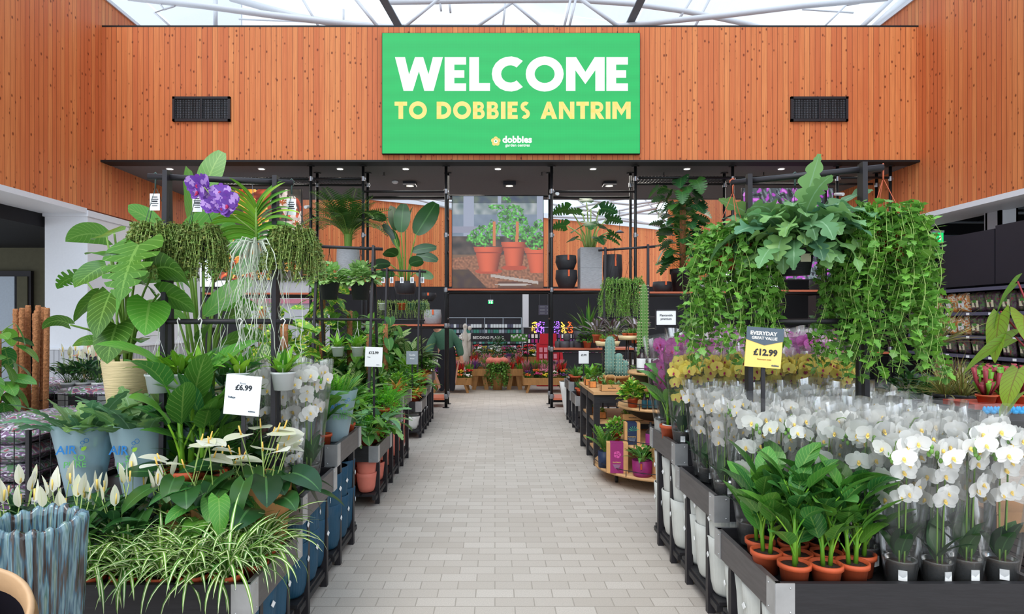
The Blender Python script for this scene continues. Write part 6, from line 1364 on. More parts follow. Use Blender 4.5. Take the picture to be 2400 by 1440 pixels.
# cacti and succulents -------------------------------------------------
def cactus(lab, x, y, z, stems, mt, pot=None):
    t = thing('cactus', lab, 'cactus', (x, y, z)); 
    if pot: fpot(t, *pot)
    zb = pot[1]*.85 if pot else 0
    for (dx, dy, h_, r_) in stems:
        b = MB(); b.lathe([(0,0),(r_*.9,0),(r_,h_*.3),(r_,h_*.8),(r_*.8,h_*.94),(r_*.4,h_*.99),(0,h_)], 40, (dx, dy, zb), rip=.14, nr=8); obj('stem', b, mt, t)
        b = MB()
        for k in range(8):
            for j in range(int(h_/.035)): a = 2*pi*k/8; b.box((dx+r_*1.14*cos(a), dy+r_*1.14*sin(a), zb+.02+j*.035), (.006, .006, .006))
        obj('spines', b, 'spine', t)
    return t
cactus('tall green column cactus rising beside the round stand', WX(1512, 6.9), 6.95, .77, [(0,0,1.02,.042), (-.06,-.02,.6,.022)], 'cactus', (.1, .16, 'charcoal_pot'))
cactus('cluster of three blue column cacti in an ochre pot', WX(1445, 6.72), 6.72, .77, [(-.07,0,.44,.05), (.02,-.02,.26,.042), (.09,0,.18,.036)], 'cactus_blue', (.14, .15, 'timber'))
SUC = [rosette('x', 'succulent', 'succulent', 30, .035, .06, .018, .024, 'oval', 'leaf_succ', 10, 85, (0, .3), pot=(.032, .045, 'terracotta'), seed=50, ns=3, rb=.006), rosette('x', 'succulent', 'succulent', 24, .05, .08, .010, .014, 'spear', 'leaf', 30, 88, (0, .4), pot=(.032, .045, 'terracotta'), seed=51, ns=3, rb=.006), bushy('x', 'succulent', 'succulent', 90, .04, .05, .018, .012, 'oval', 'leaf_bright', (.032, .045, 'terracotta'), 52, 2)]
ii = 0
for q in CB:
    for k in range(q[5] if len(q) > 5 else q[4]):
        n = q[4]; x = q[1] + (k-(n-1)/2)*.07; ii += 1; place(SUC[ii % 3], (x, q[2], q[3]+.006), f"small succulent, {ORD[k]} in the {q[0].replace('small orange succulent box', 'orange box').replace('kraft carry box of succulents', 'carry box').replace('of the potting table', '')}"[:120], None, 'small succulents in boxes on the potting table', 1.15) if k < n else None
for i, (x, y) in enumerate(((1.25, 7.25), (1.45, 7.3), (1.65, 7.2), (1.3, 6.85), (1.7, 6.6))): kp(['lush', 'lime', 'syng', 'syng', 'lush'][i], x, y, .77, f"on the potting table behind the boxes, number {ORD[i]} back", .75)
for (x0, y0, z) in ((RX, 8.25, .5), (RX, 9.0, .62)):
    for r_ in range(2):
        for c2 in range(3): ci += 1; k = ['snake', 'lime', 'heart', 'lush', 'calath', 'nest'][ci % 6] ; place(SUC[ci % 3] if c2 == 0 else K[k], (x0+.12+.24*c2, y0+.15+.25*r_, z-.028), f"{'large rosette succulent' if c2 == 0 else LBN[k]} on the {'near' if z == .5 else 'far'} succulent table, {ORD[c2]} from the aisle, {['front','back'][r_]} row", None, None, 2.3 if c2 == 0 else 1.0)
for i, (px, py) in enumerate(((1424, 797), (1476, 783))):
    y = 6.9+.2*i; z = WZ(py+14, y); t = thing('plant_bowl_stand', f"slim black stand with a shallow cactus bowl, {['left','right'][i]} one behind the blue cacti", 'plant stand', (WX(px, y), y, .77)); b = MB(); b.lathe([(0,0),(.12,0),(.14,.05),(.13,.05),(0,.045)], 24, (0,0,z-.77)); obj('bowl', b, 'bamboo_pot', t)
    for k in range(3): a = 2.1*k; b = MB(); b.tube([(.05*cos(a), .05*sin(a), z-.77), (.09*cos(a), .09*sin(a), 0)], .008, 5); obj('leg', b, 'black_metal', t)
    for k in range(4): place(SUC[(k+i) % 3], (WX(px, y)+.055*cos(k*1.57), y+.055*sin(k*1.57), z+.035), f"tiny succulent at the {['right','back','left','front'][k]} of the {['left','right'][i]} cactus bowl", None, f"tiny succulents in the {['left','right'][i]} cactus bowl", .95)
for i, (px, y) in enumerate(((1400, 7.7), (1438, 7.6), (1490, 7.5))): place(K['calath'], (WX(px, y), y, WZ(770, y)-.18), f"purple trailing plant under the farther right rack, {ORD[i]}", None, None, 1.1)
# plants on the round stand
place(K['pothos'], (1.28, 5.75, .705), 'green leafy plant at the aisle side of the third tier', None, None, .85); place(K['lime'], (1.15, 5.86, .375), 'lime green plant on the second tier of the round stand', None, None, .8)
t = thing('potted_plant', 'striped leaf plant in a crimson pot on the bottom tier', 'potted plant', (1.30, 5.46, .138)); b = MB(); b.lathe([(0,0),(.075,0),(.085,.03),(.09,.14),(.08,.14),(0,.12)], 24); obj('pot', b, 'magenta', t); b = MB(); b.box((-.03, -.09, .1), (.015, .004, .05)); obj('hang_tag', b, 'rust_tag', t); b = MB()
for i in range(30): a = i*2.4; f = i/30; b.leaf((.01*cos(a), .01*sin(a), .12), a, R(84-50*f), rnd(.12, .17), rnd(.03, .04), 'lance', rnd(.6, 1.4), .2, 6, rnd(.03, .12), .0018)
obj('foliage', b, ['leaf_strel', 'stem_green'], t)
t = thing('potted_plant', 'arching small leaved plant in a navy pot, left on the bottom tier', 'potted plant', (1.03, 5.80, .138)); b = MB(); b.lathe([(0,0),(.06,0),(.065,.15),(.055,.15),(0,.13)], 20); obj('pot', b, 'navy', t); b = MB()
for i in range(14): b.frond((0,0,.13), i*2.4, R(80-30*i/14), rnd(.2, .28), .09, rnd(.3, 1.0), 12, pw=.5, stem=.003)
obj('foliage', b, ['leaf', 'stem_green'], t)
# ================================================================ GLAZED POTS, EXTREME FRONT LEFT
def dripmat():
    m, t, b = new('drip_glaze'); tc = N(t, 'TexCoord'); s = N(t, 'SeparateXYZ'); L(t, tc.outputs['Object'], s.inputs[0])
    an = math_(t, 'ARCTAN2', s.outputs[1], s.outputs[0]); cb = N(t, 'CombineXYZ'); L(t, math_(t, 'MULTIPLY', an, 3.2), cb.inputs[0]); L(t, math_(t, 'MULTIPLY', s.outputs[2], 1.5), cb.inputs[2])
    nz = N(t, 'TexNoise', Scale=3.4, Detail=3.0); L(t, cb.outputs[0], nz.inputs['Vector']); cr = N(t, 'ValToRGB'); L(t, nz.outputs['Fac'], cr.inputs[0]); e = cr.color_ramp.elements
    e[0].position = .36; e[0].color = lin((40, 34, 36)); e[1].position = .72; e[1].color = lin((176, 190, 172))
    for p_, c_ in ((.43, (76, 70, 66)), (.47, (62, 98, 118)), (.54, (120, 150, 158)), (.62, (84, 116, 112))): q = e.new(p_); q.color = lin(c_)
    L(t, cr.outputs[0], b.inputs['Base Color']); b.inputs['Roughness'].default_value = .16; b.inputs['Coat Weight'].default_value = .5
dripmat(); mat('brown_glaze', (150, 106, 74), .35, 0, .2, 14); mat('dark_inside', (30, 28, 36), .4); mat('ochre_rim', (196, 160, 122), .5)
t = thing('glazed_pot', 'large blue drip glazed ribbed pot with a wavy rim, front left corner', 'plant pot', (-1.475, 1.97, .40))
b = MB(); n = 168; zs_ = [0, .1, .22, .34, .41, .45, .468, .472, .462, .44, .3]; rs_ = [.125, .132, .138, .143, .146, .149, .146, .136, .128, .124, .118]
for i, (z, r_) in enumerate(zip(zs_, rs_)):
    for j in range(n):
        a = 2*pi*j/n; q = r_ * (1 + (.038*cos(21*a+.4*sin(3*a)) + .012*sin(5*a) if i < 7 else .01*cos(21*a))); b.v.append(V((q*cos(a), q*sin(a), z + ((.006*cos(21*a)+.006*sin(4*a+1)) if i > 4 else 0))))
for i in range(len(zs_)-1):
    for j in range(n): b.face([i*n+j, i*n+(j+1) % n, (i+1)*n+(j+1) % n, (i+1)*n+j])
obj('pot_body', b, 'drip_glaze', t); b = MB(); b.disc(.118, .30, 24); obj('inner_base', b, 'dark_inside', t)
t = thing('glazed_pot', 'brown stoneware pot with dark inside and ochre rim, cut by the left edge', 'plant pot', (-1.385, 1.62, .50)); t.rotation_euler = (R(28), R(22), 0)
b = MB(); b.lathe([(0,0),(.11,0),(.145,.05),(.155,.12),(.142,.19),(.128,.215),(.132,.225),(.15,.25),(.158,.31),(.150,.36),(.143,.372),(.135,.366),(.13,.3),(.11,.22),(.1,.1),(0,.08)], 48, mis=[0,0,0,0,0,1,0,0,0,1,1,1,2,2,2]); obj('pot_body', b, ['brown_glaze', 'ochre_rim', 'dark_inside'], t); 
# ================================================================ RIGHT BACKGROUND
t = thing('shelving_gondola', 'tall dark shelving unit of feed and bark bags under the right wall', 'shelving', (7.15, 9.0, 0))
b = MB(); b.b2((.52, -1.6, 0), (.58, 1.7, 2.86)); obj('back_panel', b, 'gondola', t)
b = MB(); b.b2((.05, -1.6, 2.04), (.10, -.1, 2.88)); obj('upper_panel', b, 'gondola', t); b = MB(); b.b2((.05, -.08, 2.04), (.10, .88, 2.84)); obj('upper_panel', b, 'gondola', t); b = MB(); b.b2((.05, .88, .1), (.58, .93, 2.88)); obj('end_panel', b, 'gondola', t)
for z in (2.0, 1.64, 1.29, 1.0, .62, .25):
    b = MB(); b.b2((-.02 if z < 2 else -.05, -1.6, z-.04), (.52, 1.65, z)); obj('shelf', b, 'gondola', t); b = MB(); b.b2((-.035 if z < 2 else -.065, -1.6, z-.05), (-.02 if z < 2 else -.05, 1.65, z)); 
    for k in range(7): b.b2((-.038, -1.4+k*.42, z-.045), (-.034, -1.34+k*.42, z-.01), 1)
    obj('price_strip', b, ['gondola_ledge', 'paper_white'], t)
b = MB(); b.b2((0, .93, .1), (.04, 1.7, 2.9)); 
FB = {}
for nm, mt in (('bark', 'bark_print'), ('orange', 'orange_print'), ('teal', 'teal_print')):
    t = thing('product_bag', 'x', 'bag'); b = bag(.25, .30, .12, hash(nm) % 7 if 0 else len(nm)); 
    m_ = Matrix.Rotation(R(90), 3, 'X'); m2 = Matrix.Rotation(R(-90), 3, 'Z'); b.v = [m2 @ (m_ @ v) + V((0, 0, .15)) for v in b.v]
    obj('bag_body', b, mt, t); b = MB(); b.box((-.064, 0, .13), (.004, .12, .1)); obj('label', b, 'bag_cream' if nm != 'orange' else 'paper_white', t); b = MB(); b.box((-.067, .01, .17), (.004, .07, .04)); obj('emblem', b, 'bag_green', t); FB[nm] = t
for si, z in enumerate((1.64, 1.29, .62)):
    for k in range(10):
        nm = ('bark' if 2 <= k <= 6 else 'orange' if k < 2 else ('teal' if k > 8 else 'orange')) if si < 2 else ('bark' if k > 2 else 'orange')
        put(FB[nm], (7.28, 7.6 + .28*k, z+.001 if si else z), rnd(-.1, .1), f"{dict(bark='plum', orange='orange', teal='teal')[nm]} printed bag, {ORD[k]} from the front on the {['highest','middle','lower'][si]} gondola shelf", 'bags on the gondola shelves', 1, ry=R(-6))
        if si == 1: put(FB['bark' if k > 1 else 'orange'], (7.28, 7.6+.28*k, 1.0), rnd(-.1, .1), f"short {'plum' if k > 1 else 'orange'} printed bag, {ORD[k]} from the front on the third gondola shelf", 'bags on the gondola shelves', .88, ry=R(-6))
WBt = thing('white_bottle', 'x', 'bottle'); b = MB(); b.lathe([(0,0),(.04,0),(.04,.15),(.018,.19),(.018,.22),(0,.22)], 12); obj('bottle_body', b, 'bottle_white', WBt)
for k in range(12): put(WBt, (7.22, 9.0+.095*k, .25+.001 if 0 else .62), 0, f"white plastic bottle, {ORD[k]} in the line on the lower gondola shelf", 'white bottles on the gondola') if k > 8 else None
# exit signs
def exitsign(lab, x, y, z, w_, h_):
    t = thing('exit_sign', lab, 'sign', (x, y, z)); b = MB(); b.b2((-w_/2, -.03, 0), (w_/2, .03, .04)); obj('housing', b, 'white_paint', t); b = MB(); b.b2((-w_/2, -.008, -h_), (w_/2, .008, 0)); obj('panel', b, 'exit_green', t)
    b = MB(); b.box((-w_*.22, -.01, -h_*.5), (w_*.18, .003, h_*.6)); b.prism([(-.04,.01),(.0,.01),(.0,.03),(.04,0),(0,-.03),(0,-.01),(-.04,-.01)], -.003, .0, 0, lambda a, c, d: V((w_*.2 + c*1.2, -.01+d, -h_*.5 - a*1.2))); b.ball((-w_*.22+.01, -.012, -h_*.2), .012*w_/.2, 6); obj('pictogram', b, 'glow_white', t)
    b = MB(); b.tube([(0,0,.04),(0,0,1.2)], .004, 4); obj('hanger_wire', b, 'purlin_grey', t); return t
exitsign('green running man exit sign hanging in the dark right hall', WX(2197, 11.8), 11.8, WZ(546, 11.8), .22, .2)
exitsign('small green exit sign far at the back, above the bedding plants', WX(1150, 20), 20, WZ(706, 20), .16, .09)
# dark direction board
t = thing('direction_board', 'small grey direction board hanging in the dark back hall', 'sign', (WX(1274, 15), 15, WZ(727, 15)))
b = MB(); b.box((0, 0, 0), (.24, .03, .24)); obj('board', b, 'gondola_ledge', t); b = MB()
for k in range(3): b.box((-.03, -.017, .075-.075*k), (.12, .002, .015)); b.box((.09, -.017, .075-.075*k), (.02, .002, .02))
obj('lettering', b, 'card_grey', t); b = MB(); b.tube([(-.1,0,.12),(-.1,0,1.6)], .004, 4); b.tube([(.1,0,.12),(.1,0,1.6)], .004, 4); obj('hanger_wire', b, 'purlin_grey', t)
# tables and plants at the right behind the orchids
tray_table('black display table behind the orchids at the right edge', 2.75, 3.6, 3.45, 4.1, .98, -1)
tray_table('black display table of tall plants right of the pink orchids', 2.75, 3.8, 4.5, 5.4, .62, -1)
random.seed(61)
dr = rosette('x', 'dracaena', 'dracaena', 70, .26, .36, .014, .018, 'spear', 'leaf_drac', 5, 90, (.0, .5), seed=62, pot=None, z0=.62, fold=.3, ns=5); dr['label'] = 'x'
b = MB(); b.tube([(0,0,0),(.01,0,.3),(0,0,.62)], .014, 7); obj('trunk', b, 'trunk', dr); fpot(dr, .09, .14, 'charcoal_pot')
place(dr, (WX(2195, 4.75), 4.75, .62), 'spiky bronze topped dracaena on a thin trunk, right of the ivy', None, None, 1.15)
sch = bushy('x', 'potted_plant', 'potted plant', 260, .27, .30, .11, .04, 'oval', 'leaf_dark', (.1, .16, 'charcoal_pot'), 63, 5, hang=1); place(sch, (WX(2175, 4.65), 4.62, .62), 'dark glossy bushy plant right of the long trailing ivy', None, None, .9); place(sch, (WX(2120, 5.2), 5.15, .66), 'dark bushy plant behind the long trailing ivy', None, None, .9)
gr = rosette('x', 'grass_plant', 'grass plant', 70, .22, .32, .009, .012, 'spear', 'leaf_drac', 15, 88, (.3, 1.2), seed=64, pot=(.07, .11, 'charcoal_pot'), ns=6)
for i, (px, y) in enumerate(((2215, 4.2), (2255, 4.15), (2235, 4.4))): place(gr, (WX(px, y), y, .90), f"bronze green grass plant at the right behind the sleeves, {ORD[i]}", None, None, 1.0)
# pitcher plants
def pitcher(seed):
    random.seed(seed); t = thing('pitcher_plant', 'x', 'pitcher plant'); fpot(t, .05, .05, 'terracotta'); b = MB()
    for i in range(16):
        a = i*2.4; h_ = rnd(.06, .16); o = rnd(.015, .045); p0 = V((o*.4*cos(a), o*.4*sin(a), .045)); b.tube([p0, p0 + V((o*cos(a), o*sin(a), h_*.5)), p0 + V((o*1.3*cos(a), o*1.3*sin(a), h_))], [.004, .008, .014], 8, 0 if i % 3 else 1, True); b.leaf(p0 + V((o*1.1*cos(a), o*1.1*sin(a), h_)), a+pi, 1.0, .03, .03, 'oval', 1.2, .2, 4, mi=0 if i % 3 else 1)
    obj('foliage', b, ['pitcher', 'leaf_bright'], t); return t
PT = [pitcher(1), pitcher(2)]
for i, (px, y) in enumerate(((2312, 3.56), (2352, 3.56), (2392, 3.56), (2325, 3.72), (2368, 3.72))): place(PT[i % 2], (WX(px, y), y, 1.03), f"red pitcher plant in a terracotta pot, {ORD[i]} of the tray at the right edge", None, 'red pitcher plants at the right edge')
t = tag(obj('plant_tray', MB().b2((-.22, -.09, 0), (.22, .16, .03)), 'tray_red'), 'red carrying tray under the pitcher plants', 'tray'); t.location = (WX(2345, 3.6), 3.6, 1.0)
b = MB()
for s_ in (-1, 1): b.ball((s_*.012, 0, .025), (.014, .008, .025), 8); 
b.ball((0, 0, .012), (.02, .01, .014), 8); b0 = obj('garden_clip', b, 'blue_item'); b0.location = (WX(2312, 3.44), 3.435, .955)
for i, px in enumerate((2312, 2328, 2345, 2362, 2380, 2394)):
    o = b0 if i == 0 else bpy.data.objects.new('garden_clip', b0.data)
    if i: C.objects.link(o)
    o.location = (WX(px, 3.44), 3.44, .985); tag(o, f'small bright blue plastic clip under the pitcher plants, {ORD[i]} from the left', 'clip', 'blue clips under the pitcher plants'); o.scale = (.9,)*3
# taro leaves reaching in from the right edge
po = V((2.62, 2.95, .98)); t0 = thing('display_table', 'x', 'display table', (0, 0, 0)); bpy.data.objects.remove(t0)
tray_table('black display table mostly beyond the right edge, under the big red veined leaves', 2.45, 3.0, 2.62, 3.25, .98, -1)
explicit('tall plant with big lime leaves and red stems reaching in at the right edge', 'taro', 'taro', V((2.68, 2.95, .90)), lambda t: fpot(t, .1, .16, 'charcoal_pot'),
 [(2385,660,3,200,-30,.30,.10,'heart',.9,60), (2345,730,2.95,215,-60,.26,.12,'heart',.5,30), (2380,790,2.9,190,-15,.34,.10,'heart',.6,60), (2390,860,2.9,210,-40,.24,.12,'heart',.5,20), (2400,740,2.9,230,-10,.22,.14,'heart',.8,-40), (2395,920,2.9,200,-20,.2,.12,'heart',.8,30), (2440,700,3,20,10,.24,.16,'heart',.8,0)], 'leaf_taro', 'stem_red', .14, .005, .03)
b = MB(); b.b2((-.17, -.14, 0), (.17, .14, .2)); b.box((-.2, 0, .2), (.1, .28, .005), rot=Matrix.Rotation(R(25), 3, 'Y')); t = tag(obj('cardboard_box', b, 'cardboard'), 'open brown cardboard box on the floor at the right edge', 'box'); t.location = (WX(2398, 4.2), 4.35, 0)
for i, (px, y) in enumerate(((2352, 4.15), (2385, 4.05))): put(whitet_p, (WX(px, y)+.08, y+.6, .01), 0, f"tall white planter standing at the right edge, {ORD[i]}", None, .9)
# dark tall rack post in the right hall
# ================================================================ BACK: bedding plants beyond the frame
def bench(lab, x0, x1, y, z, d_=.7):
    t = thing('wooden_bench', lab, 'plant bench', ((x0+x1)/2, y, 0)); hw = (x1-x0)/2
    b = MB(); b.box((0, -d_/2, z-.075), (2*hw, .04, .15)); obj('front_board', b, 'timber', t); b = MB(); b.box((0, 0, z-.12), (2*hw, d_, .02)); b.box((0, d_/2, z-.075), (2*hw, .04, .15)); obj('bench_base', b, 'timber', t)
    for s_ in (-1, 1):
        b = MB(); b.box((s_*hw, 0, z-.075), (.03, d_, .15)); obj('side_board', b, 'timber', t)
        for yy in (-d_/2+.06, d_/2-.06): b = MB(); b.bar((s_*(hw-.12), yy, z-.14), (s_*(hw-.06), yy, 0), .09, .05); obj('leg', b, 'timber', t)
    return t
BE = [('wooden plant bench just left of the ivy clump, higher one', WX(1104, 13.6), WX(1147, 13.6), 13.9, .46), ('wooden plant bench just right of the ivy clump, higher one', WX(1186, 13.6), WX(1226, 13.6), 13.9, .46),
      ('low wooden plant bench at the left beyond the frame', WX(1010, 13), WX(1103, 13), 13.3, .32), ('low wooden plant bench at the right beyond the frame', WX(1228, 13), WX(1330, 13), 13.3, .32), ('wooden plant bench farther back beyond the shrub', WX(1050, 15.8), WX(1270, 15.8), 15.8, .62)]
for q in BE: bench(*q)
def heather(c1, c2, seed, n=60, h_=.17):
    random.seed(seed); t = thing('potted_flower', 'x', 'flowering plant'); fpot(t, .055, .08, 'charcoal_pot'); b = MB()
    for i in range(n):
        a = rnd(0, 6.3); o = rnd(0, .09); hh = h_*rnd(.6, 1.1); p = V((o*.5*cos(a), o*.5*sin(a), .07)); q = V((o*1.3*cos(a), o*1.3*sin(a), .07+hh)); b.tube([p, p.lerp(q, .5), q], [.004, .008, .003], 4, 0 if i % 4 else 1, False)
    obj('foliage', b, [c1, c2], t); return t
def flow(c1, lm, seed, n=16):
    random.seed(seed); t = thing('potted_flower', 'x', 'flowering plant'); fpot(t, .055, .08, 'charcoal_pot'); b = MB()
    for i in range(60): a = rnd(0, 6.3); o = rnd(0, .09); b.leaf((o*cos(a), o*sin(a), rnd(.07, .12)), a, rnd(.1, 1.2), .05, .03, 'oval', .6, .1, 3)
    obj('foliage', b, [lm, 'stem_green'], t); b = MB()
    for i in range(n): a = rnd(0, 6.3); o = rnd(0, .09); b.ball((o*cos(a), o*sin(a), rnd(.13, .18)), (.02, .02, .012), 6)
    obj('flower', b, c1, t); return t
HE = [heather('f_heather', 'leaf', 1), heather('f_pink', 'leaf', 2), heather('f_red', 'leaf_dark', 3), heather('leaf_bright', 'leaf', 4), heather('f_purple', 'leaf', 5)]
FL = [flow(c, l, i) for i, (c, l) in enumerate((('f_yellow', 'leaf'), ('f_magenta', 'leaf_dark'), ('f_white', 'leaf'), ('f_purple', 'leaf'), ('f_red', 'leaf_dark'), ('f_orange', 'leaf'), ('f_pink', 'leaf')))]
HN = ['dusky', 'pink', 'red', 'lime', 'purple']; FN = ['yellow', 'magenta', 'white', 'violet', 'red', 'orange', 'pink']
random.seed(71); 
for bi, (lab, x0, x1, y, z) in enumerate(BE):
    n = int((x1-x0)/.16)
    for r_ in range(4):
        for k in range(n):
            x = x0 + .08 + (x1-x0-.14)*k/max(1, n-1) + rnd(-.02, .02); yy = y-.26+.17*r_; 
            w_ = ['left higher', 'right higher', 'left low', 'right low', 'farther'][bi]; lift = .06*r_
            if bi < 2: q = random.randrange(5); pr, nm = HE[q], HN[q] + ' heather'
            elif bi < 4: q = random.randrange(7); pr, nm = (FL[q], FN[q] + ' flower pot') if (r_ < 2) else (HE[q % 5], HN[q % 5] + ' heather')
            else: q = random.randrange(7); pr, nm = FL[q], FN[q] + ' flower pot'
            place(pr, (x, yy, z-.10+lift), f"{nm} in {ORD[r_]} row of the {w_} bench, {ORD[min(k, 13)]} from the left", None, 'bedding flowers on the wooden benches', rnd(.9, 1.15))
random.seed(73)
t = trailing('trailing ivy clump spilling to the floor between the two wooden benches', 'ivy', .2, .45, 70, 'leaf_ivy', .05, .05, 'ivy', ('charcoal_pot', .16, .1), .04, 74, cords=False, ztop=0, dome=.12, spread=.1, tagc=False, name='trailing_ivy'); t.location = (WX(1166, 13.6), 13.6, .50); b = MB(); b.lathe([(0,-.5),(.1,-.5),(.1,-.1),(0,-.1)], 16); obj('pedestal', b, 'timber', t)
shb = bushy('x', 'shrub', 'shrub', 420, .42, .55, .07, .04, 'oval', 'leaf_dark', (.12, .18, 'charcoal_pot'), 75, 3, hang=1); place(shb, (WX(1168, 14.6), 14.6, .45), 'dark leafy shrub in the middle of the bedding plants', 0); place(shb, (WX(1140, 14.9), 14.9, .35), 'smaller dark shrub left of the middle one', 1, None, .7); place(shb, (WX(1200, 14.9), 14.9, .35), 'smaller dark shrub right of the middle one', 2, None, .75)
b = MB(); b.b2((WX(1105, 14.6), 14.35, 0), (WX(1235, 14.6), 15.2, .38)); t = tag(obj('plinth', b, 'timber'), 'wooden plinth under the dark shrubs', 'plinth')
# clay pumpkins
for i, (px, y) in enumerate(((1150, 13.62), (1165, 13.5), (1180, 13.62))):
    b = MB(); b.ball((0, 0, .07), (.11, .11, .085), 12); b.tube([(0,0,.15),(.01,0,.19)], .012, 6)
    for q in (-.035, .035): b.ball((q, -.1, .085), .012, 6)
    t = tag(obj('clay_ornament', b, 'salmon_pot'), f"round clay face ornament, {['left','front middle','right'][i]}, above the ivy clump", 'ornament'); t.location = (WX(px, y), y, .56); 
# bedding sign, statue, back displays
t = thing('bedding_sign', 'long dark sign reading BEDDING PLANTS over the flowers', 'sign', (WX(1171, 15.3), 15.3, WZ(792, 15.3))); b = MB(); b.box((0, .01, 0), (1.42, .03, .2)); obj('board', b, 'gondola', t)
text('lettering', 'BEDDING PLANTS', .095, 'paper_white', t, face_cam(-.28, -.008, 0), .002); b = MB(); b.box((.48, -.008, 0), (.42, .004, .18)); obj('leaf_picture', b, 'bag_green', t)
b = MB()
for k in range(9): b.ball((.3+.045*k, -.012, rnd(-.06, .06)), (.025, .004, .03), 6)
obj('flower_picture', b, 'paper_white', t)
for x in (-.69, .69): b = MB(); b.box((x, .03, -.45), (.02, .02, 1.15)); obj('post', b, 'black_metal', t)
sk = [((0,0,0),.12),((0,0,.3),.11),((0,0,.55),.07),((0,0,.72),.09),((0,0,.86),.035),((0,0,.95),.05)]
b = MB(); b.tube([V(p) for p, r_ in sk], [r_ for p, r_ in sk], 12); b.ball((0,0,.98), (.06,.06,.075), 10); b.tube([(.07,0,.78),(.16,-.04,.66),(.08,-.08,.6)], [.03,.025,.02], 7); b.tube([(-.07,0,.78),(-.14,-.05,.68),(-.04,-.09,.62)], [.03,.025,.02], 7)
b.tube([(.12,.02,.2),(.13,.0,.6),(.11,0,.8)], [.08,.06,.05], 8); b.ball((.12,0,.93), (.055,.055,.065), 8)
t = thing('statue', 'pale stone garden statue of two embracing figures', 'statue', (WX(1090, 15.4), 15.4, .45)); t.scale = (.95,)*3; obj('figure', b, 'statue', t); b = MB(); b.b2((-.16, -.14, -.47), (.2, .14, 0)); obj('plinth', b, 'statue', t)
def peg(lab, x0, x1, y, z0, z1, n, rows, grp, mts):
    t = thing('display_gondola', lab, 'shelving', ((x0+x1)/2, y, 0)); hw = (x1-x0)/2; b = MB(); b.b2((-hw, 0, 0), (hw, .06, z1)); obj('back_panel', b, 'gondola', t); b = MB()
    b.b2((-hw, -.03, z1-.02), (hw, 0, z1)); 
    for k in range(5): b.box((-hw+2*hw*k/4, -.02, (z1+.9)/2), (.02, .03, z1-.9))
    obj('frame_rail', b, 'card_grey', t); pk = {}
    for r_ in range(rows):
        for k in range(n):
            mt = mts[(k*7+r_*3+int(rnd(0, 3))) % len(mts)]
            if mt not in pk: o = MB().box((0, 0, 0), (.07, .03, .10)).build('hanging_packet', mt); pk[mt] = o
            else: o = bpy.data.objects.new('hanging_packet', pk[mt].data); C.objects.link(o)
            o.location = ((x0+x1)/2 - hw + 2*hw*(k+.5)/n, y-.05-.0*r_, z0 + (z1-.25-z0)*r_/(rows-1)); tag(o, f"tiny packet, {ORD[rows-1-r_]} row down, {ORD[k]} from left, on {grp}", 'packet', grp)
peg('long dark pegboard display of small packets at the back', WX(1050, 18), WX(1222, 18), 18, .75, 1.62, 26, 5, 'the long pegboard display', ['gondola_ledge', 'paper_white', 'slate', 'card_grey', 'bag_teal', 'card_dark', 'white_plastic'])
peg('dark display wall of colourful packets behind the red stand', WX(1226, 17), WX(1420, 17), 17, .7, 1.35, 22, 4, 'the display wall behind the red stand', ['paper_white', 'f_pink', 'f_purple', 'card_grey', 'f_magenta', 'slate', 'purple_label', 'f_white'])
for i, (px, mt) in enumerate(((1252, 'glow_yellow'), (1270, 'glow_purple'), (1305, 'glow_purple'), (1321, 'glow_yellow'), (1336, 'glow_orange'), (1262, 'glow_purple'))):
    b = MB()
    for k in range(26): b.ball((rnd(-.07, .07), rnd(-.05, .05), rnd(-.16, .16)), .014, 5)
    t = tag(obj('light_cluster', b, mt), f"glowing {mt[5:]} string light sample, {ORD[i]} from the left on the back display", 'string lights'); t.location = (WX(px, 16.92), 16.925, WZ(768, 16.92))
t = thing('red_display_stand', 'red triangular seed packet stand beyond the pipe frame', 'display stand', (WX(1290, 14.5), 14.6, 0)); 
b = MB(); b.prism([(-.34, -.3), (.2, -.3), (.0, .3)], 0, 1.0, 0); obj('tower_body', b, 'red_display', t); b = MB(); b.b2((-.26, -.32, .98), (.12, -.26, 1.22)); b.prism([(.14, 0), (.34, 0), (.22, 1.2)], -.3, -.26, 0, lambda x, y, z: V((x, z, y))); obj('header', b, 'red_display', t)
pk0 = None
for r_ in range(6):
    for k in range(4):
        if pk0 is None: o = MB().box((0, 0, 0), (.075, .01, .11)).build('seed_packet', 'f_pink'); pk0 = o
        else: o = bpy.data.objects.new('seed_packet', pk0.data); C.objects.link(o)
        o.location = (t.location.x-.24+.11*k, t.location.y-.33, .12+.145*r_); o.rotation_euler = (R(-12), 0, 0); tag(o, f'small pale seed packet on the red stand, {ORD[5-r_]} row down, {ORD[k]} across', 'packet', 'seed packets on the red stand')
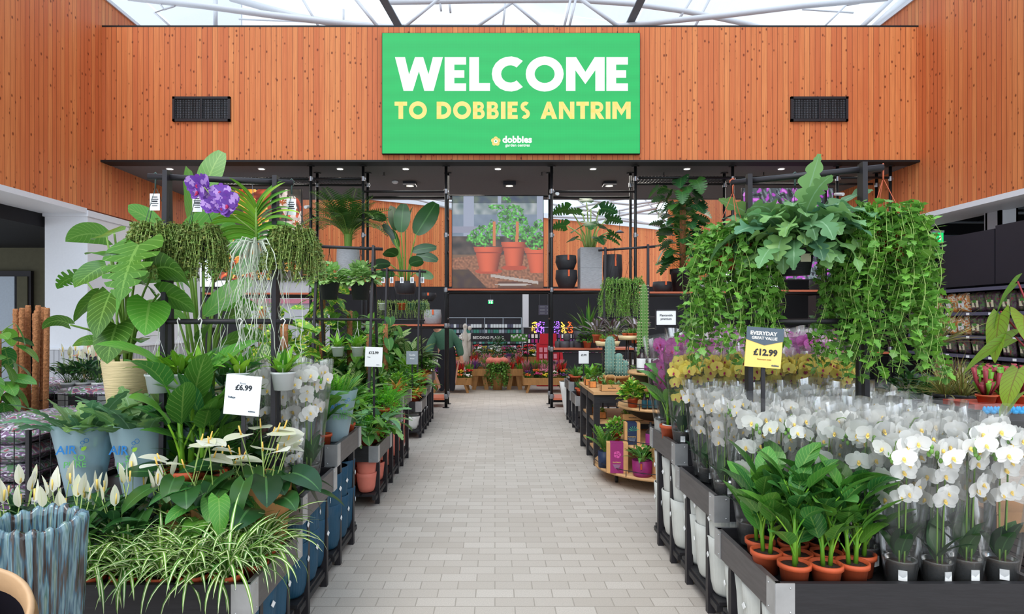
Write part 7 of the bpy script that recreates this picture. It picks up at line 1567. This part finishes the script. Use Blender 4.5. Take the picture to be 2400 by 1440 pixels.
# ================================================================ PEOPLE
def person(lab, loc, J, E, mats, hair_c=None, face=0):
    """one continuous body grown from a jointed skeleton; clothes are its children"""
    def skin(name, ids, J, mat_, parent, infl=0, sub=2):
        vs = [J[i][0] for i in ids]; ix = {k: i for i, k in enumerate(ids)}; es = [(ix[a], ix[c]) for a, c in E if a in ix and c in ix]
        me = bpy.data.meshes.new(name); me.from_pydata(vs, es, []); o = bpy.data.objects.new(name, me); C.objects.link(o); md = o.modifiers.new('skin', 'SKIN'); md.use_smooth_shade = True
        for i, k in enumerate(ids): r_ = J[k][1] + infl; me.skin_vertices[0].data[i].radius = (r_, r_) if True else 0
        me.skin_vertices[0].data[0].use_root = True
        s2 = o.modifiers.new('sub', 'SUBSURF'); s2.levels = sub; s2.render_levels = sub
        me.materials.append(M[mat_])
        if parent: o.parent = parent
        return o
    root = thing('person', lab, 'person', loc, face)
    skin('body', list(J), J, 'skin', root)
    for nm, ids, mt, inf in mats: skin(nm, ids, J, mt, root, inf)
    hd = V(J['head'][0]); b = MB(); b.ball(hd + V((0, .012, .035)), (.088, .098, .092), 12); obj('hair', b, hair_c or 'hair', root)
    b = MB(); b.ball(hd + V((0, -.085, -.02)), (.012, .016, .02), 6)
    for s_ in (-1, 1): b.ball(hd + V((s_*.083, .0, -.01)), (.01, .018, .028), 6)
    obj('nose_and_ears', b, 'skin', root); b = MB()
    for s_ in (-1, 1): b.ball(hd + V((s_*.032, -.078, .012)), (.011, .008, .007), 6)
    b.box(hd + V((0, -.084, -.052)), (.04, .006, .008)); obj('eyes_and_mouth', b, 'hair', root)
    return root
def hand(J, E, side, w_, d):
    """palm, thumb and four curled fingers"""
    p = V(J[w_][0]); d = V(d).normalized(); x = V((0, 1, 0)).cross(d).normalized() if abs(d.y) < .9 else V((1, 0, 0)); pal = f'palm{side}'; J[pal] = (tuple(p + d*.06), .03); E.append((w_, pal))
    for k in range(4):
        a, c = f'f{side}{k}a', f'f{side}{k}b'; q = p + d*.09 + x*(k-1.5)*.021; J[a] = (tuple(q), .0095); J[c] = (tuple(q + d*(.055-.008*abs(k-1.4)) + V((0, -.02, 0))), .008); E += [(pal, a), (a, c)]
    J[f't{side}'] = (tuple(p + d*.07 - x*.05*(1 if side == 'l' else -1)), .011); E.append((pal, f't{side}'))
# bending person in green: the back towards us, leaning left over the plants
J = dict(hip=((0,0,.88),.13), waist=((-.02,.02,1.02),.125), chest=((-.08,.04,1.2),.15), neck=((-.17,.05,1.33),.06), head=((-.24,.02,1.40),.085), hl=((-.09,0,.84),.09), kl=((-.10,-.02,.48),.065), al=((-.10,.02,.1),.045), tl=((-.10,-.12,.05),.04), hr=((.09,0,.84),.09), kr=((.11,-.02,.48),.065), ar=((.11,.02,.1),.045), tr=((.11,-.12,.05),.04),
         sl=((-.24,.05,1.22),.06), el=((-.34,-.05,1.0),.048), wl=((-.38,-.14,.8),.032), sr=((.08,.05,1.26),.06), er=((.24,.0,1.04),.048), wr=((.28,-.06,.80),.032))
E = [('hip','waist'),('waist','chest'),('chest','neck'),('neck','head'),('hip','hl'),('hl','kl'),('kl','al'),('al','tl'),('hip','hr'),('hr','kr'),('kr','ar'),('ar','tr'),('chest','sl'),('sl','el'),('el','wl'),('chest','sr'),('sr','er'),('er','wr')]
hand(J, E, 'l', 'wl', (-.2, -.5, -.8)); hand(J, E, 'r', 'wr', (.1, -.3, -.9))
person('person in a green jacket and dark trousers bending over the plants', (WX(1047, 12.3), 12.3, 0), J, E, [('jacket', ['hip','waist','chest','neck','sl','el','wl','sr','er','wr'], 'jacket_green', .040), ('trousers', ['hip','waist','hl','kl','al','hr','kr','ar'], 'trousers', .018)], face=.2)
J = dict(hip=((0,0,.95),.13), waist=((0,0,1.1),.12), chest=((0,0,1.32),.15), neck=((0,0,1.5),.055), head=((0,-.01,1.63),.088), hl=((-.09,0,.9),.09), kl=((-.1,-.02,.5),.062), al=((-.1,.02,.09),.045), tl=((-.1,-.13,.05),.04), hr=((.09,0,.9),.09), kr=((.1,-.02,.5),.062), ar=((.1,.02,.09),.045), tr=((.1,-.13,.05),.04),
         sl=((-.2,0,1.42),.06), el=((-.25,-.02,1.14),.045), wl=((-.2,-.2,1.0),.03), sr=((.2,0,1.42),.06), er=((.25,-.02,1.14),.045), wr=((.2,-.2,1.0),.03))
E = [('hip','waist'),('waist','chest'),('chest','neck'),('neck','head'),('hip','hl'),('hl','kl'),('kl','al'),('al','tl'),('hip','hr'),('hr','kr'),('kr','ar'),('ar','tr'),('chest','sl'),('sl','el'),('el','wl'),('chest','sr'),('sr','er'),('er','wr')]
hand(J, E, 'l', 'wl', (.2, -.8, -.1)); hand(J, E, 'r', 'wr', (-.2, -.8, -.1))
person('person in a pale shirt standing by the white wall, seen through the split leaf plant', (WX(243, 9.6), 9.6, 0), J, E, [('shirt', ['waist','chest','neck','sl','el','sr','er'], 'shirt', .02), ('trousers', ['hip','hl','kl','al','hr','kr','ar'], 'trousers', .018)], face=-.3)
# ---- anything left unplaced is removed
for o in list(bpy.data.objects):
    if o.get('label') == 'x' and o.parent is None:
        for c in list(o.children):
            for g_ in list(c.children): bpy.data.objects.remove(g_)
            bpy.data.objects.remove(c)
        bpy.data.objects.remove(o)
